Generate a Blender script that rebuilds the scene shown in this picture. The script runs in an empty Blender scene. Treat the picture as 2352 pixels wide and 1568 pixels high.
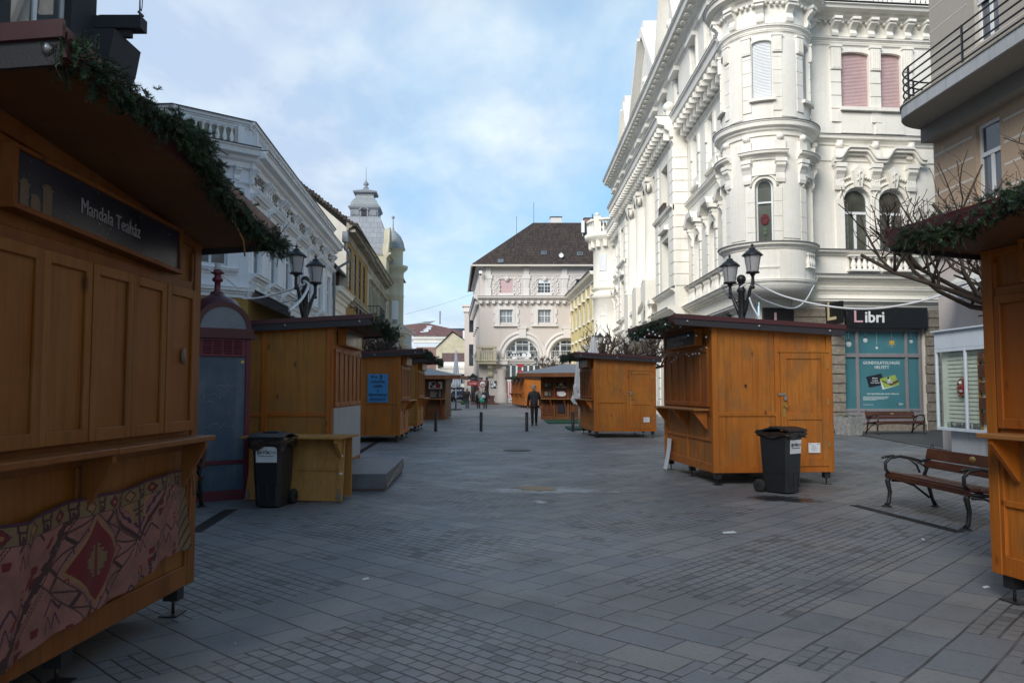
import bpy, bmesh, math, random
from math import sin, cos, pi, radians as R, sqrt, atan2, tan
from mathutils import Vector, Matrix
rnd = random.Random(7)
SC = bpy.context.scene
COL = SC.collection
# ---- camera constants (28 mm equivalent lens, eye at 1.55 m) ----
F = 1829.0; CU, CV = 1176.0, 784.0; CAMZ = 1.55; PITCH = math.atan(111.0 / F)
cP, sP = cos(PITCH), sin(PITCH)
def ray(u, v):
    dx = (u - CU) / F; dz = (CV - v) / F
    return Vector((dx, cP - dz * sP, sP + dz * cP))
def W(u, v, Y):                      # world point seen at (u,v) at forward distance Y
    d = ray(u, v); t = Y / d.y
    return Vector((d.x * t, Y, CAMZ + d.z * t))
def G(u, v, z=0.0):                  # world point seen at (u,v) on the level z
    d = ray(u, v); t = (z - CAMZ) / d.z
    return Vector((d.x * t, d.y * t, z))
class Plane:                         # a vertical facade plane: pixel -> (distance along, height)
    def __init__(s, P, deg):
        s.P = Vector((P[0], P[1])); s.d = Vector((cos(R(deg)), sin(R(deg)))); s.deg = deg
    def __call__(s, u, v):
        d = ray(u, v); n = Vector((-s.d.y, s.d.x))
        t = s.P.dot(n) / Vector((d.x, d.y)).dot(n)
        return (Vector((d.x * t, d.y * t)) - s.P).dot(s.d), CAMZ + d.z * t
    def pt(s, x, z=0.0): return Vector((s.P.x + s.d.x * x, s.P.y + s.d.y * x, z))

# ---- objects ----
def tag(o, label, cat, group=None, kind=None):
    if label: o['label'] = label
    if cat: o['category'] = cat
    if group: o['group'] = group
    if kind: o['kind'] = kind
    return o
def empty(name, loc=(0, 0, 0), deg=0.0, label=None, cat=None, group=None):
    o = bpy.data.objects.new(name, None); COL.objects.link(o)
    o.location = loc; o.rotation_euler = (0, 0, R(deg)); o.empty_display_size = .2
    return tag(o, label, cat, group)
def link(name, me, parent=None):
    o = bpy.data.objects.new(name, me); COL.objects.link(o)
    if parent: o.parent = parent
    return o
def copy_tree(o, parent=None):
    c = o.copy(); COL.objects.link(c)
    if parent: c.parent = parent
    for ch in list(o.children): copy_tree(ch, c)
    return c

class MB:
    """collects geometry; build() links it as ONE mesh object"""
    def __init__(s, warp=None):
        s.v = []; s.f = []; s.fm = []; s.fs = []; s.warp = warp; s.M = Matrix.Identity(4); s.mi = 0; s.sm = False
    def add(s, vs, fs, M=None):
        n = len(s.v); T = s.M if M is None else s.M @ M
        for p in vs:
            q = T @ Vector(p)
            s.v.append(s.warp(q) if s.warp else q)
        for f in fs:
            s.f.append([i + n for i in f]); s.fm.append(s.mi); s.fs.append(s.sm)
        return s
    def quad(s, a, b, c, d): return s.add([a, b, c, d], [(0, 1, 2, 3)])
    def box(s, x0, x1, y0, y1, z0, z1, M=None, dx=None):
        n = 1 if not dx else max(1, int(math.ceil(abs(x1 - x0) / dx)))
        vs = []; fs = []
        for i in range(n + 1):
            x = x0 + (x1 - x0) * i / n
            vs += [(x, y0, z0), (x, y1, z0), (x, y1, z1), (x, y0, z1)]
        for i in range(n):
            a = 4 * i; b = a + 4
            for k in range(4):
                l = (k + 1) % 4
                fs.append((a + k, b + k, b + l, a + l))
        fs += [(0, 1, 2, 3), (4 * n + 3, 4 * n + 2, 4 * n + 1, 4 * n)]
        return s.add(vs, fs, M)
    def cbox(s, c, d, M=None): return s.box(c[0]-d[0]/2, c[0]+d[0]/2, c[1]-d[1]/2, c[1]+d[1]/2, c[2]-d[2]/2, c[2]+d[2]/2, M)
    def bar(s, p, q, w, h=None, up=(0, 0, 1)):
        p = Vector(p); q = Vector(q); d = q - p; L = d.length
        if L < 1e-6: return s
        d /= L; h = h or w; u = Vector(up)
        if abs(d.dot(u)) > .98: u = Vector((0, 1, 0))
        a = d.cross(u).normalized(); b = a.cross(d)
        vs = []
        for t in (p, q):
            for i, j in ((-1, -1), (1, -1), (1, 1), (-1, 1)):
                vs.append(t + a * (w / 2 * i) + b * (h / 2 * j))
        return s.add(vs, [(0, 1, 5, 4), (1, 2, 6, 5), (2, 3, 7, 6), (3, 0, 4, 7), (0, 3, 2, 1), (4, 5, 6, 7)])
    def tube(s, pts, r, n=8, cap=True):
        pts = [Vector(p) for p in pts]; m = len(pts)
        rs = r if isinstance(r, (list, tuple)) else [r] * m
        old = s.sm; s.sm = True
        t0 = (pts[1] - pts[0]).normalized()
        a = t0.cross(Vector((0, 0, 1)))
        if a.length < .05: a = t0.cross(Vector((0, 1, 0)))
        a.normalize(); vs = []; fs = []
        for i in range(m):
            t = (pts[min(i + 1, m - 1)] - pts[max(i - 1, 0)])
            if t.length < 1e-9: t = t0
            t.normalize()
            a = (a - t * a.dot(t)); 
            if a.length < 1e-6: a = t.orthogonal()
            a.normalize(); b = t.cross(a)
            for k in range(n):
                th = 2 * pi * k / n
                vs.append(pts[i] + (a * cos(th) + b * sin(th)) * rs[i])
        for i in range(m - 1):
            for k in range(n):
                l = (k + 1) % n
                fs.append((i * n + k, i * n + l, (i + 1) * n + l, (i + 1) * n + k))
        if cap: fs += [tuple(range(n - 1, -1, -1)), tuple((m - 1) * n + k for k in range(n))]
        s.add(vs, fs); s.sm = old; return s
    def lathe(s, prof, c=(0, 0, 0), n=16, a0=0.0, a1=2 * pi, M=None, smooth=True):
        full = abs(a1 - a0 - 2 * pi) < 1e-6; k = n if full else n + 1
        vs = []; fs = []
        for r, z in prof:
            for i in range(k):
                th = a0 + (a1 - a0) * i / n
                vs.append((c[0] + r * cos(th), c[1] + r * sin(th), c[2] + z))
        for j in range(len(prof) - 1):
            for i in range(n):
                l = (i + 1) % k
                fs.append((j * k + i, j * k + l, (j + 1) * k + l, (j + 1) * k + i))
        old = s.sm; s.sm = smooth; s.add(vs, fs, M); s.sm = old; return s
    def prism(s, poly, axis, a, b, M=None):   # polygon extruded along axis; poly in the two others (cyclic xyz order kept)
        n = len(poly); vs = []
        for t in (a, b):
            for p in poly:
                vs.append({'x': (t, p[0], p[1]), 'y': (p[0], t, p[1]), 'z': (p[0], p[1], t)}[axis])
        fs = [(i, (i + 1) % n, n + (i + 1) % n, n + i) for i in range(n)] + [tuple(range(n - 1, -1, -1)), tuple(range(n, 2 * n))]
        return s.add(vs, fs, M)
    def sweep(s, prof, x0, x1, dx=None):      # profile [(y,z)...] run along x
        n = 1 if not dx else max(1, int(math.ceil(abs(x1 - x0) / dx)))
        m = len(prof); vs = []; fs = []
        for i in range(n + 1):
            x = x0 + (x1 - x0) * i / n
            vs += [(x, p[0], p[1]) for p in prof]
        for i in range(n):
            for k in range(m):
                l = (k + 1) % m
                fs.append((i * m + k, i * m + l, (i + 1) * m + l, (i + 1) * m + k))
        fs += [tuple(range(m - 1, -1, -1)), tuple(n * m + k for k in range(m))]
        return s.add(vs, fs)
    def sphere(s, c, r, n=10, sz=1.0):
        prof = [(r * sin(pi * i / n) + 1e-5, -r * sz * cos(pi * i / n)) for i in range(n + 1)]
        return s.lathe(prof, c, n=max(8, n + 2))
    def disc(s, c, r, n=20, M=None, y=True):
        vs = [(c[0] + r * cos(2 * pi * i / n), c[1], c[2] + r * sin(2 * pi * i / n)) if y else
              (c[0] + r * cos(2 * pi * i / n), c[1] + r * sin(2 * pi * i / n), c[2]) for i in range(n)]
        return s.add(vs, [tuple(range(n))], M)
    def text(s, body, size, at=(0, 0, 0), M=None, align='CENTER', depth=.004, bold=0.0, sx=1.0, shear=0.0):
        cu = bpy.data.curves.new('lettering', 'FONT'); cu.body = body; cu.size = size
        cu.align_x = align; cu.align_y = 'CENTER'; cu.extrude = depth / 2; cu.offset = bold * size; cu.resolution_u = 2
        cu.shear = shear
        ob = bpy.data.objects.new('lettering', cu); COL.objects.link(ob)
        dg = bpy.context.evaluated_depsgraph_get()
        me = bpy.data.meshes.new_from_object(ob.evaluated_get(dg))
        T = Matrix.Translation(Vector(at)) @ Matrix.Rotation(pi / 2, 4, 'X') @ Matrix.Diagonal((sx, 1, 1, 1))
        if M is not None: T = M @ T
        s.add([v.co for v in me.vertices], [tuple(p.vertices) for p in me.polygons], T)
        bpy.data.objects.remove(ob); bpy.data.curves.remove(cu); bpy.data.meshes.remove(me)
        return s
    def mesh(s, name, mats, recalc=True):
        me = bpy.data.meshes.new(name)
        me.from_pydata([tuple(p) for p in s.v], [], s.f)
        for m in (mats if isinstance(mats, (list, tuple)) else [mats]): me.materials.append(m)
        me.polygons.foreach_set('material_index', s.fm)
        me.polygons.foreach_set('use_smooth', s.fs)
        if recalc:
            bm = bmesh.new(); bm.from_mesh(me); bmesh.ops.recalc_face_normals(bm, faces=bm.faces); bm.to_mesh(me); bm.free()
        me.update()
        return me
    def build(s, name, mats, parent=None, bevel=0.0, recalc=True):
        o = link(name, s.mesh(name, mats, recalc), parent)
        if bevel:
            b = o.modifiers.new('bevel', 'BEVEL'); b.width = bevel; b.segments = 1; b.limit_method = 'ANGLE'; b.angle_limit = R(50)
        return o
def RX(d): return Matrix.Rotation(R(d), 4, 'X')
def RY(d): return Matrix.Rotation(R(d), 4, 'Y')
def RZ(d): return Matrix.Rotation(R(d), 4, 'Z')
def TR(x, y, z): return Matrix.Translation(Vector((x, y, z)))
def thing1(mb, name, mats, label, cat, group=None, loc=None, deg=0, bevel=0, kind=None):
    o = mb.build(name, mats, None, bevel); tag(o, label, cat, group, kind)
    if loc is not None: o.location = loc
    o.rotation_euler = (0, 0, R(deg)); return o

# ---- walls with openings (facade frame: x along, y into the house, z up) ----
def arc_pts(xa, xb, zs, rise, n=10):
    return [((xa + xb) / 2 - (xb - xa) / 2 * cos(pi * i / n), zs + rise * sin(pi * i / n)) for i in range(n + 1)]
def wall(mb, x0, x1, z0, z1, ops=(), rev=.25, y=0.0, dx=None):
    xs = {x0, x1}; zs = {z0, z1}
    for o in ops: xs |= {max(x0, o[0]), min(x1, o[1])}; zs |= {max(z0, o[2]), min(z1, o[3])}
    xs = sorted(xs); zs = sorted(zs)
    if dx:
        e = [xs[0]]
        for a, b in zip(xs, xs[1:]):
            n = max(1, int(math.ceil((b - a) / dx))); e += [a + (b - a) * (i + 1) / n for i in range(n)]
        xs = e
    for xa, xb in zip(xs, xs[1:]):
        for za, zb in zip(zs, zs[1:]):
            cx, cz = (xa + xb) / 2, (za + zb) / 2
            if any(o[0] < cx < o[1] and o[2] < cz < o[3] for o in ops): continue
            mb.quad((xa, y, za), (xb, y, za), (xb, y, zb), (xa, y, zb))
    for o in ops:
        xa, xb, za, zb = o[:4]; rise = o[4] if len(o) > 4 else 0
        zt = zb - rise
        mb.quad((xa, y, za), (xa, y + rev, za), (xa, y + rev, zt), (xa, y, zt))
        mb.quad((xb, y, za), (xb, y, zt), (xb, y + rev, zt), (xb, y + rev, za))
        n = 4
        for i in range(n):
            p, q = xa + (xb - xa) * i / n, xa + (xb - xa) * (i + 1) / n
            mb.quad((p, y, za), (q, y, za), (q, y + rev, za), (p, y + rev, za))
            if not rise: mb.quad((p, y, zb), (p, y + rev, zb), (q, y + rev, zb), (q, y, zb))
        if rise:
            pts = arc_pts(xa, xb, zt, rise)
            for (ax, az), (bx, bz) in zip(pts, pts[1:]):
                mb.quad((ax, y, az), (bx, y, bz), (bx, y, zb), (ax, y, zb))
                mb.quad((ax, y, az), (ax, y + rev, az), (bx, y + rev, bz), (bx, y, bz))
    return mb
_win = {}
def window(parent, x0, x1, z0, z1, rise=0, y=.2, fm=None, gm=None, mull=1, trans=(.68,), fw=.07, grid=None, blind=None, warp=None, name='window', sash=True):
    """a window part: frame mesh with a pane (and blind) as sub-parts; equal sizes share their meshes"""
    w, h = x1 - x0, z1 - z0
    key = (round(w, 2), round(h, 2), round(rise, 2), fm.name, gm.name, mull, trans, fw, grid, blind and (blind[0], blind[1].name)) if not warp else None
    if key and key in _win: fme, pme, bme = _win[key]
    else:
        ox, oz = (0, 0) if key else ((x0 + x1) / 2, z0); oy = 0 if key else y
        m = MB(warp); xa, xb = ox - w / 2, ox + w / 2; zt = oz + h - rise
        m.box(xa, xa + fw, oy, oy + .06, oz, zt); m.box(xb - fw, xb, oy, oy + .06, oz, zt)
        m.box(xa + fw, xb - fw, oy, oy + .06, oz, oz + fw, dx=.25)
        if rise:
            po = arc_pts(xa, xb, zt, rise); pi_ = arc_pts(xa + fw, xb - fw, zt, rise - fw)
            for i in range(len(po) - 1):
                m.quad((po[i][0], oy, po[i][1]), (po[i+1][0], oy, po[i+1][1]), (pi_[i+1][0], oy, pi_[i+1][1]), (pi_[i][0], oy, pi_[i][1]))
                m.quad((pi_[i][0], oy, pi_[i][1]), (pi_[i+1][0], oy, pi_[i+1][1]), (pi_[i+1][0], oy + .06, pi_[i+1][1]), (pi_[i][0], oy + .06, pi_[i][1]))
        else: m.box(xa + fw, xb - fw, oy, oy + .06, oz + h - fw, oz + h, dx=.25)
        def top(x):
            if not rise: return oz + h - fw
            k = (x - ox) / (w / 2); return zt + (rise - fw * .5) * sqrt(max(0, 1 - k * k))
        tz = [oz + h * t for t in trans]
        for t in tz: m.box(xa + fw, xb - fw, oy - .012, oy + .05, t - fw * .55, t + fw * .55, dx=.25)
        lim = tz[0] - fw * .5 if tz else None
        for i in range(mull):
            x = xa + w * (i + 1) / (mull + 1)
            m.box(x - fw * .6, x + fw * .6, oy + .003, oy + .053, oz + fw, lim if (lim and mull == 1 and not grid) else top(x))
        if grid:
            nx, nz = grid
            for i in range(1, nx):
                x = xa + w * i / nx; m.box(x - .014, x + .014, oy + .02, oy + .045, oz + fw, top(x))
            for j in range(1, nz):
                z = oz + h * j / nz; m.box(xa + fw, xb - fw, oy + .022, oy + .043, z - .014, z + .014, dx=.25)
        fme = m.mesh(name + '_frame', fm)
        p = MB(warp); yy = oy + .035
        if rise:
            pts = arc_pts(xa + .01, xb - .01, zt, rise - .01)
            p.add([(xa + .01, yy, oz + .01)] + [(a, yy, b) for a, b in pts] + [(xb - .01, yy, oz + .01)], [tuple(range(len(pts) + 2))])
        else:
            n = 4 if warp else 1
            for i in range(n):
                a, b = xa + w * i / n, xa + w * (i + 1) / n
                p.quad((a, yy, oz + .01), (b, yy, oz + .01), (b, yy, oz + h - .01), (a, yy, oz + h - .01))
        pme = p.mesh('pane', gm); bme = None
        if blind:
            b = MB(warp); zb = oz + h - h * blind[0]; n = max(3, int(h * blind[0] / .055)); st = h * blind[0] / n
            nx = 4 if warp else 1
            for i in range(n):
                za = zb + st * i
                for k in range(nx):
                    a, c = xa + .02 + (w - .04) * k / nx, xa + .02 + (w - .04) * (k + 1) / nx
                    b.quad((a, oy - .035, za), (c, oy - .035, za), (c, oy - .012, za + st * .85), (a, oy - .012, za + st * .85))
                    b.quad((a, oy - .012, za + st * .85), (c, oy - .012, za + st * .85), (c, oy - .035, za + st), (a, oy - .035, za + st))
            b.box(xa + .02, xb - .02, oy - .045, oy - .01, zb - .03, zb + .02, dx=.2)
            bme = b.mesh('blind', blind[1])
        if key: _win[key] = (fme, pme, bme)
    o = link(name, fme, parent)
    if key: o.location = ((x0 + x1) / 2, y, z0)
    link('pane', pme, o)
    if bme: link('blind', bme, o)
    return o
def baluster_prof(h, r):
    return [(r * .9, 0), (r * .9, h * .07), (r * .5, h * .1), (r * .95, h * .3), (r * .8, h * .42), (r * .42, h * .7), (r * .45, h * .84), (r * .8, h * .88), (r * .8, h)]
def balustrade(mb, x0, x1, z0, z1, y, n, r=.08, half=False):
    for i in range(n):
        x = x0 + (x1 - x0) * (i + .5) / n
        mb.lathe(baluster_prof(z1 - z0, r), (x, y, z0), n=8)
def quoins(mb, x0, x1, z0, z1, y, h=.45, p=.05, gap=.035):
    z = z0
    while z < z1 - .05:
        zt = min(z + h, z1); mb.box(x0, x1, y - p, y, z + gap, zt); z += h
def cornice_prof(zt, h, p, y=0.0):    # classic stepped moulding, top zt, height h, projection p
    return [(y, zt - h), (y - p * .18, zt - h), (y - p * .22, zt - h * .72), (y - p * .45, zt - h * .62), (y - p * .5, zt - h * .45), (y - p * .85, zt - h * .38), (y - p * .9, zt - h * .12), (y - p, zt - h * .06), (y - p, zt), (y, zt)]
def console(mb, x, z1, h, w, d, y=0.0):   # scrolled bracket under z1
    mb.box(x - w / 2 - .03, x + w / 2 + .03, y - d, y, z1 - h * .16, z1)
    prof = [(y, z1 - h), (y - d * .35, z1 - h), (y - d * .42, z1 - h * .85), (y - d * .3, z1 - h * .6), (y - d * .55, z1 - h * .42), (y - d * .85, z1 - h * .3), (y - d * .85, z1 - h * .16), (y, z1 - h * .16)]
    mb.prism(prof, 'x', x - w / 2, x + w / 2)
# ================= materials =================
def new_mat(name):
    m = bpy.data.materials.new(name); m.use_nodes = True; nt = m.node_tree; nt.nodes.clear()
    out = nt.nodes.new('ShaderNodeOutputMaterial'); b = nt.nodes.new('ShaderNodeBsdfPrincipled')
    nt.links.new(b.outputs[0], out.inputs[0]); return m, nt, b
class NT:
    def __init__(s, nt): s.nt = nt
    def n(s, t, **k):
        x = s.nt.nodes.new('ShaderNode' + t)
        for a, b in k.items(): setattr(x, a, b)
        return x
    def l(s, a, b): s.nt.links.new(a, b)
    def math(s, op, a, b=None, c=None):
        x = s.n('Math', operation=op)
        for i, q in enumerate((a, b, c)):
            if q is None: continue
            if isinstance(q, (int, float)): x.inputs[i].default_value = q
            else: s.l(q, x.inputs[i])
        return x.outputs[0]
    def mix(s, fac, a, b, mode='MIX'):
        x = s.n('Mix', data_type='RGBA', blend_type=mode)
        for i, q in ((0, fac), (6, a), (7, b)):
            if isinstance(q, (int, float)): x.inputs[i].default_value = q
            elif isinstance(q, tuple): x.inputs[i].default_value = q if len(q) == 4 else q + (1,)
            else: s.l(q, x.inputs[i])
        return x.outputs[2]
    def coords(s, kind='Object', scale=(1, 1, 1), rot=(0, 0, 0)):
        t = s.n('TexCoord'); m = s.n('Mapping'); s.l(t.outputs[kind], m.inputs[0])
        m.inputs['Scale'].default_value = scale; m.inputs['Rotation'].default_value = rot
        return m.outputs[0]
    def noise(s, vec, sc, det=4, rough=.55, dist=0.0):
        x = s.n('TexNoise'); s.l(vec, x.inputs['Vector']); x.inputs['Scale'].default_value = sc
        x.inputs['Detail'].default_value = det; x.inputs['Roughness'].default_value = rough; x.inputs['Distortion'].default_value = dist
        return x.outputs[0]
    def ramp(s, fac, stops):
        x = s.n('ValToRGB'); s.l(fac, x.inputs[0]); e = x.color_ramp.elements
        while len(e) < len(stops): e.new(.5)
        for q, (p, c) in zip(e, stops):
            q.position = p; q.color = (c, c, c, 1) if isinstance(c, (int, float)) else (c if len(c) == 4 else c + (1,))
        return x.outputs[0]
    def bump(s, h, st, dist, b, normal=None):
        x = s.n('Bump'); x.inputs['Strength'].default_value = st; x.inputs['Distance'].default_value = dist
        s.l(h, x.inputs['Height'])
        if normal: s.l(normal, x.inputs['Normal'])
        s.l(x.outputs[0], b.inputs['Normal']); return x.outputs[0]
def plain(name, col, rough=.5, metal=0.0, var=.12, vs=6.0, bump=0.0, spec=.5):
    m, nt, b = new_mat(name); t = NT(nt)
    v = t.coords(); no = t.noise(v, vs, 5)
    c = t.mix(t.ramp(no, [(.3, 0.0), (.7, 1.0)]), tuple(x * (1 - var) for x in col), tuple(min(1, x * (1 + var)) for x in col))
    t.l(c, b.inputs['Base Color']); b.inputs['Metallic'].default_value = metal
    b.inputs['Specular IOR Level'].default_value = spec
    t.l(t.ramp(no, [(.2, max(0, rough - .1)), (.8, min(1, rough + .1))]), b.inputs['Roughness'])
    if bump: t.bump(t.noise(v, vs * 12, 3), bump, .01, b)
    return m
def stucco(name, col, dirt=(.25, .23, .2), amt=.35, streak=.35, sc=1.0, grain=.25, groove=0):
    m, nt, b = new_mat(name); t = NT(nt)
    v = t.coords(); big = t.noise(v, .35 * sc, 6, .62)
    st = t.noise(t.coords(scale=(1.6, 1.6, .09)), 1.3 * sc, 5, .6)
    fine = t.noise(v, 9 * sc, 6, .7); drip = t.noise(t.coords(scale=(7, 7, .3)), 1.1, 6, .7)
    c = t.mix(t.math('MULTIPLY', t.ramp(big, [(.45, 0.0), (.75, 1.0)]), amt), col, dirt)
    c = t.mix(t.math('MULTIPLY', t.ramp(st, [(.55, 0.0), (.8, 1.0)]), streak), c, dirt)
    c = t.mix(t.math('MULTIPLY', t.ramp(drip, [(.54, 0.0), (.74, 1.0)]), streak * .75), c, dirt)
    c = t.mix(t.math('MULTIPLY', t.ramp(fine, [(.35, 1.0), (.6, 0.0)]), .14), c, tuple(x * .6 for x in col))
    t.l(c, b.inputs['Base Color']); b.inputs['Roughness'].default_value = .9; b.inputs['Specular IOR Level'].default_value = .25
    t.bump(t.noise(v, 60, 3), grain, .006, b)
    return m
def wood(name, c1, c2, dark, rough=.42, weather=.5, ax='z', knots=True, sc=1.0):
    m, nt, b = new_mat(name); t = NT(nt)
    info = t.n('ObjectInfo'); tc = t.n('TexCoord'); add = t.n('VectorMath', operation='ADD')
    r = t.n('VectorMath', operation='SCALE'); t.l(info.outputs['Location'], r.inputs[0]); r.inputs['Scale'].default_value = 1.37
    t.l(tc.outputs['Object'], add.inputs[0]); t.l(r.outputs[0], add.inputs[1])
    def mp(a, l):
        q = t.n('Mapping'); t.l(add.outputs[0], q.inputs[0]); q.inputs['Scale'].default_value = {'z': (a, a, l), 'x': (l, a, a), 'y': (a, l, a)}[ax]; return q.outputs[0]
    g = t.noise(mp(14, .6), 2.2 * sc, 6, .7, 1.0); bl = t.noise(mp(1.3, .7), 1.9, 6, .68); st = t.noise(mp(7, .28), 1.5, 7, .75); big = t.noise(mp(.8, .5), 1.1, 4, .6)
    c = t.mix(t.ramp(g, [(.34, 0.0), (.66, 1.0)]), c1, c2)
    c = t.mix(t.math('MULTIPLY', t.ramp(big, [(.36, 1.0), (.58, 0.0)]), .55), c, (c1[0] * .92, c1[1] * .66, c1[2] * .5))
    grey = tuple(x * .30 + y * .70 for x, y in zip(c1, (.27, .135, .045)))
    c = t.mix(t.math('MULTIPLY', t.ramp(bl, [(.47, 0.0), (.60, 1.0)]), min(1.0, weather * 1.5)), c, grey)
    c = t.mix(t.math('MULTIPLY', t.ramp(st, [(.50, 0.0), (.64, 1.0)]), .35 + .6 * weather), c, tuple(x * .6 + y * .4 for x, y in zip(dark, c1)))
    c = t.mix(t.math('MULTIPLY', t.ramp(g, [(.60, 0.0), (.64, 1.0), (.68, 0.0)]), .45), c, dark)
    if knots:
        vo = t.n('TexVoronoi'); t.l(mp(1, .5), vo.inputs['Vector']); vo.inputs['Scale'].default_value = 3.4
        c = t.mix(t.math('MULTIPLY', t.ramp(vo.outputs['Distance'], [(.05, 1.0), (.11, 0.0)]), .8), c, dark)
    t.l(c, b.inputs['Base Color']); b.inputs['Specular IOR Level'].default_value = .28
    t.l(t.ramp(bl, [(.3, rough), (.7, rough + .2)]), b.inputs['Roughness'])
    t.bump(t.math('ADD', g, t.math('MULTIPLY', bl, .6)), .16, .005, b)
    return m
def glass(name, col=(.02, .025, .03), rough=.04):
    m, nt, b = new_mat(name); t = NT(nt)
    no = t.noise(t.coords(), .8, 2)
    c = t.mix(t.ramp(no, [(.35, 0.0), (.65, 1.0)]), col, tuple(x * 2.2 + .008 for x in col)); t.l(c, b.inputs['Base Color'])
    b.inputs['Roughness'].default_value = rough; b.inputs['Specular IOR Level'].default_value = .8
    t.bump(no, .06, .02, b)
    return m
def clear_glass(name, tint=(.86, .9, .9)):
    m, nt, b = new_mat(name); t = NT(nt); nt.nodes.remove(b)
    tr = t.n('BsdfTransparent'); tr.inputs[0].default_value = tint + (1,)
    gl = t.n('BsdfGlossy'); gl.inputs['Roughness'].default_value = .03
    lw = t.n('LayerWeight'); lw.inputs[0].default_value = .5
    mx = t.n('MixShader'); t.l(t.math('ADD', t.math('MULTIPLY', t.math('POWER', lw.outputs['Facing'], 4.0), .5), .05), mx.inputs[0]); t.l(tr.outputs[0], mx.inputs[1]); t.l(gl.outputs[0], mx.inputs[2])
    t.l(mx.outputs[0], [n for n in nt.nodes if n.type == 'OUTPUT_MATERIAL'][0].inputs[0])
    return m
def tiles(name, c1, c2, w=.25, h=.16, mortar=(.02, .018, .018), rough=.75, ax='x', bump=.6, ms=.012, coords='Object'):
    m, nt, b = new_mat(name); t = NT(nt)
    tc = t.n('TexCoord'); s = t.n('SeparateXYZ'); t.l(tc.outputs[coords], s.inputs[0]); cb = t.n('CombineXYZ')
    t.l(s.outputs[{'x': 0, 'y': 1}[ax]], cb.inputs[0]); t.l(s.outputs[2], cb.inputs[1])
    br = t.n('TexBrick'); t.l(cb.outputs[0], br.inputs['Vector']); br.inputs['Scale'].default_value = 1
    br.inputs['Brick Width'].default_value = w; br.inputs['Row Height'].default_value = h; br.inputs['Mortar Size'].default_value = ms
    br.inputs['Color1'].default_value = c1 + (1,); br.inputs['Color2'].default_value = c2 + (1,); br.inputs['Mortar'].default_value = mortar + (1,)
    no = t.noise(t.coords(coords), 1.5, 5); c = t.mix(t.math('MULTIPLY', t.ramp(no, [(.4, 0.0), (.75, 1.0)]), .5), br.outputs[0], tuple(x * .55 for x in c1))
    t.l(c, b.inputs['Base Color']); b.inputs['Roughness'].default_value = rough
    t.bump(t.math('ADD', t.math('MULTIPLY', br.outputs['Fac'], -1.0), t.math('MULTIPLY', t.noise(t.coords(coords), 12, 4), .5)), bump, .02, b)
    return m
def rough_stone(name, col):
    m, nt, b = new_mat(name); t = NT(nt); v = t.coords()
    n1 = t.noise(v, 9, 8, .75); n2 = t.noise(v, 40, 4, .7); n3 = t.noise(v, 1.2, 3)
    c = t.mix(t.ramp(n1, [(.32, 0.0), (.68, 1.0)]), tuple(x * .5 for x in col), tuple(x * 1.25 for x in col))
    c = t.mix(t.ramp(n3, [(.35, .4), (.65, 0.0)]), c, tuple(x * .5 for x in col))
    t.l(c, b.inputs['Base Color']); b.inputs['Roughness'].default_value = .95
    t.bump(t.math('ADD', n1, t.math('MULTIPLY', n2, .4)), .9, .05, b); return m
def gloss_metal(name, col, rough=.35, rust=0.0):
    m, nt, b = new_mat(name); t = NT(nt); v = t.coords()
    n = t.noise(v, 7, 6, .7); c = t.mix(t.math('MULTIPLY', t.ramp(n, [(.5, 0.0), (.7, 1.0)]), .3 + rust), col, tuple(x * .5 + .02 for x in col)); t.l(c, b.inputs['Base Color'])
    t.l(t.ramp(n, [(.2, rough - .08), (.8, rough + .2)]), b.inputs['Roughness']); b.inputs['Metallic'].default_value = .0
    t.bump(t.noise(v, 2.2, 3), .15, .03, b); return m

M = {}
M['wood_frame'] = wood('stall_frame_wood', (.40, .125, .014), (.52, .185, .028), (.08, .03, .01), .4, .2, knots=True)
M['wood_ply'] = wood('plywood', (.41, .13, .016), (.53, .205, .034), (.13, .055, .015), .42, .6, knots=True)
M['wood_red'] = wood('red_brown_wood', (.30, .088, .013), (.40, .135, .022), (.08, .025, .01), .38, .25)
M['wood_ply2'] = wood('dull_plywood', (.36, .165, .03), (.48, .25, .06), (.10, .05, .02), .5, .65)
M['wood_tea'] = wood('brown_panel_wood', (.20, .078, .013), (.28, .115, .022), (.07, .03, .012), .45, .4)  # stall wood darkened: the tea stall's shade is put into the colour
M['wood_tea2'] = wood('brown_rail_wood', (.16, .056, .010), (.23, .08, .016), (.05, .02, .008), .45, .3)  # same shade painted into its rails, counter and sign frame
M['wood_grey'] = wood('weathered_wood', (.42, .215, .058), (.50, .28, .085), (.16, .09, .03), .6, .4)
M['wood_top'] = wood('counter_top_wood', (.32, .13, .035), (.40, .19, .06), (.07, .03, .015), .35, .3, ax='x', knots=False)
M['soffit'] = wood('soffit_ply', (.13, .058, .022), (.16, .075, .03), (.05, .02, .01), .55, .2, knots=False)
M['maroon'] = gloss_metal('maroon_sheet', (.075, .018, .022), .38)
M['fascia'] = plain('dark_fascia', (.03, .028, .034), .5, bump=.1)
M['steel'] = plain('steel', (.35, .35, .34), .35, .8, bump=.05)
M['zinc'] = plain('zinc_sheet', (.20, .215, .235), .5, .35, .18, 3)
M['black'] = plain('black_iron', (.018, .018, .02), .42, 0, .2)
M['blackplast'] = plain('black_plastic', (.016, .017, .02), .48, 0, .15, 3)
M['bag'] = plain('bin_bag', (.03, .018, .014), .22, 0, .3, 14, .6)
M['rubber'] = plain('rubber', (.02, .02, .02), .8)
M['white'] = plain('white_paint', (.75, .76, .76), .5, var=.05)
M['teatext'] = plain('dim_letter', (.24, .24, .26), .5)  # grey letter colour darkened to stand for the shade on the tea sign
M['paper'] = plain('paper', (.72, .74, .76), .7, var=.05)
M['offwhite'] = plain('off_white', (.6, .6, .57), .55)
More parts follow.
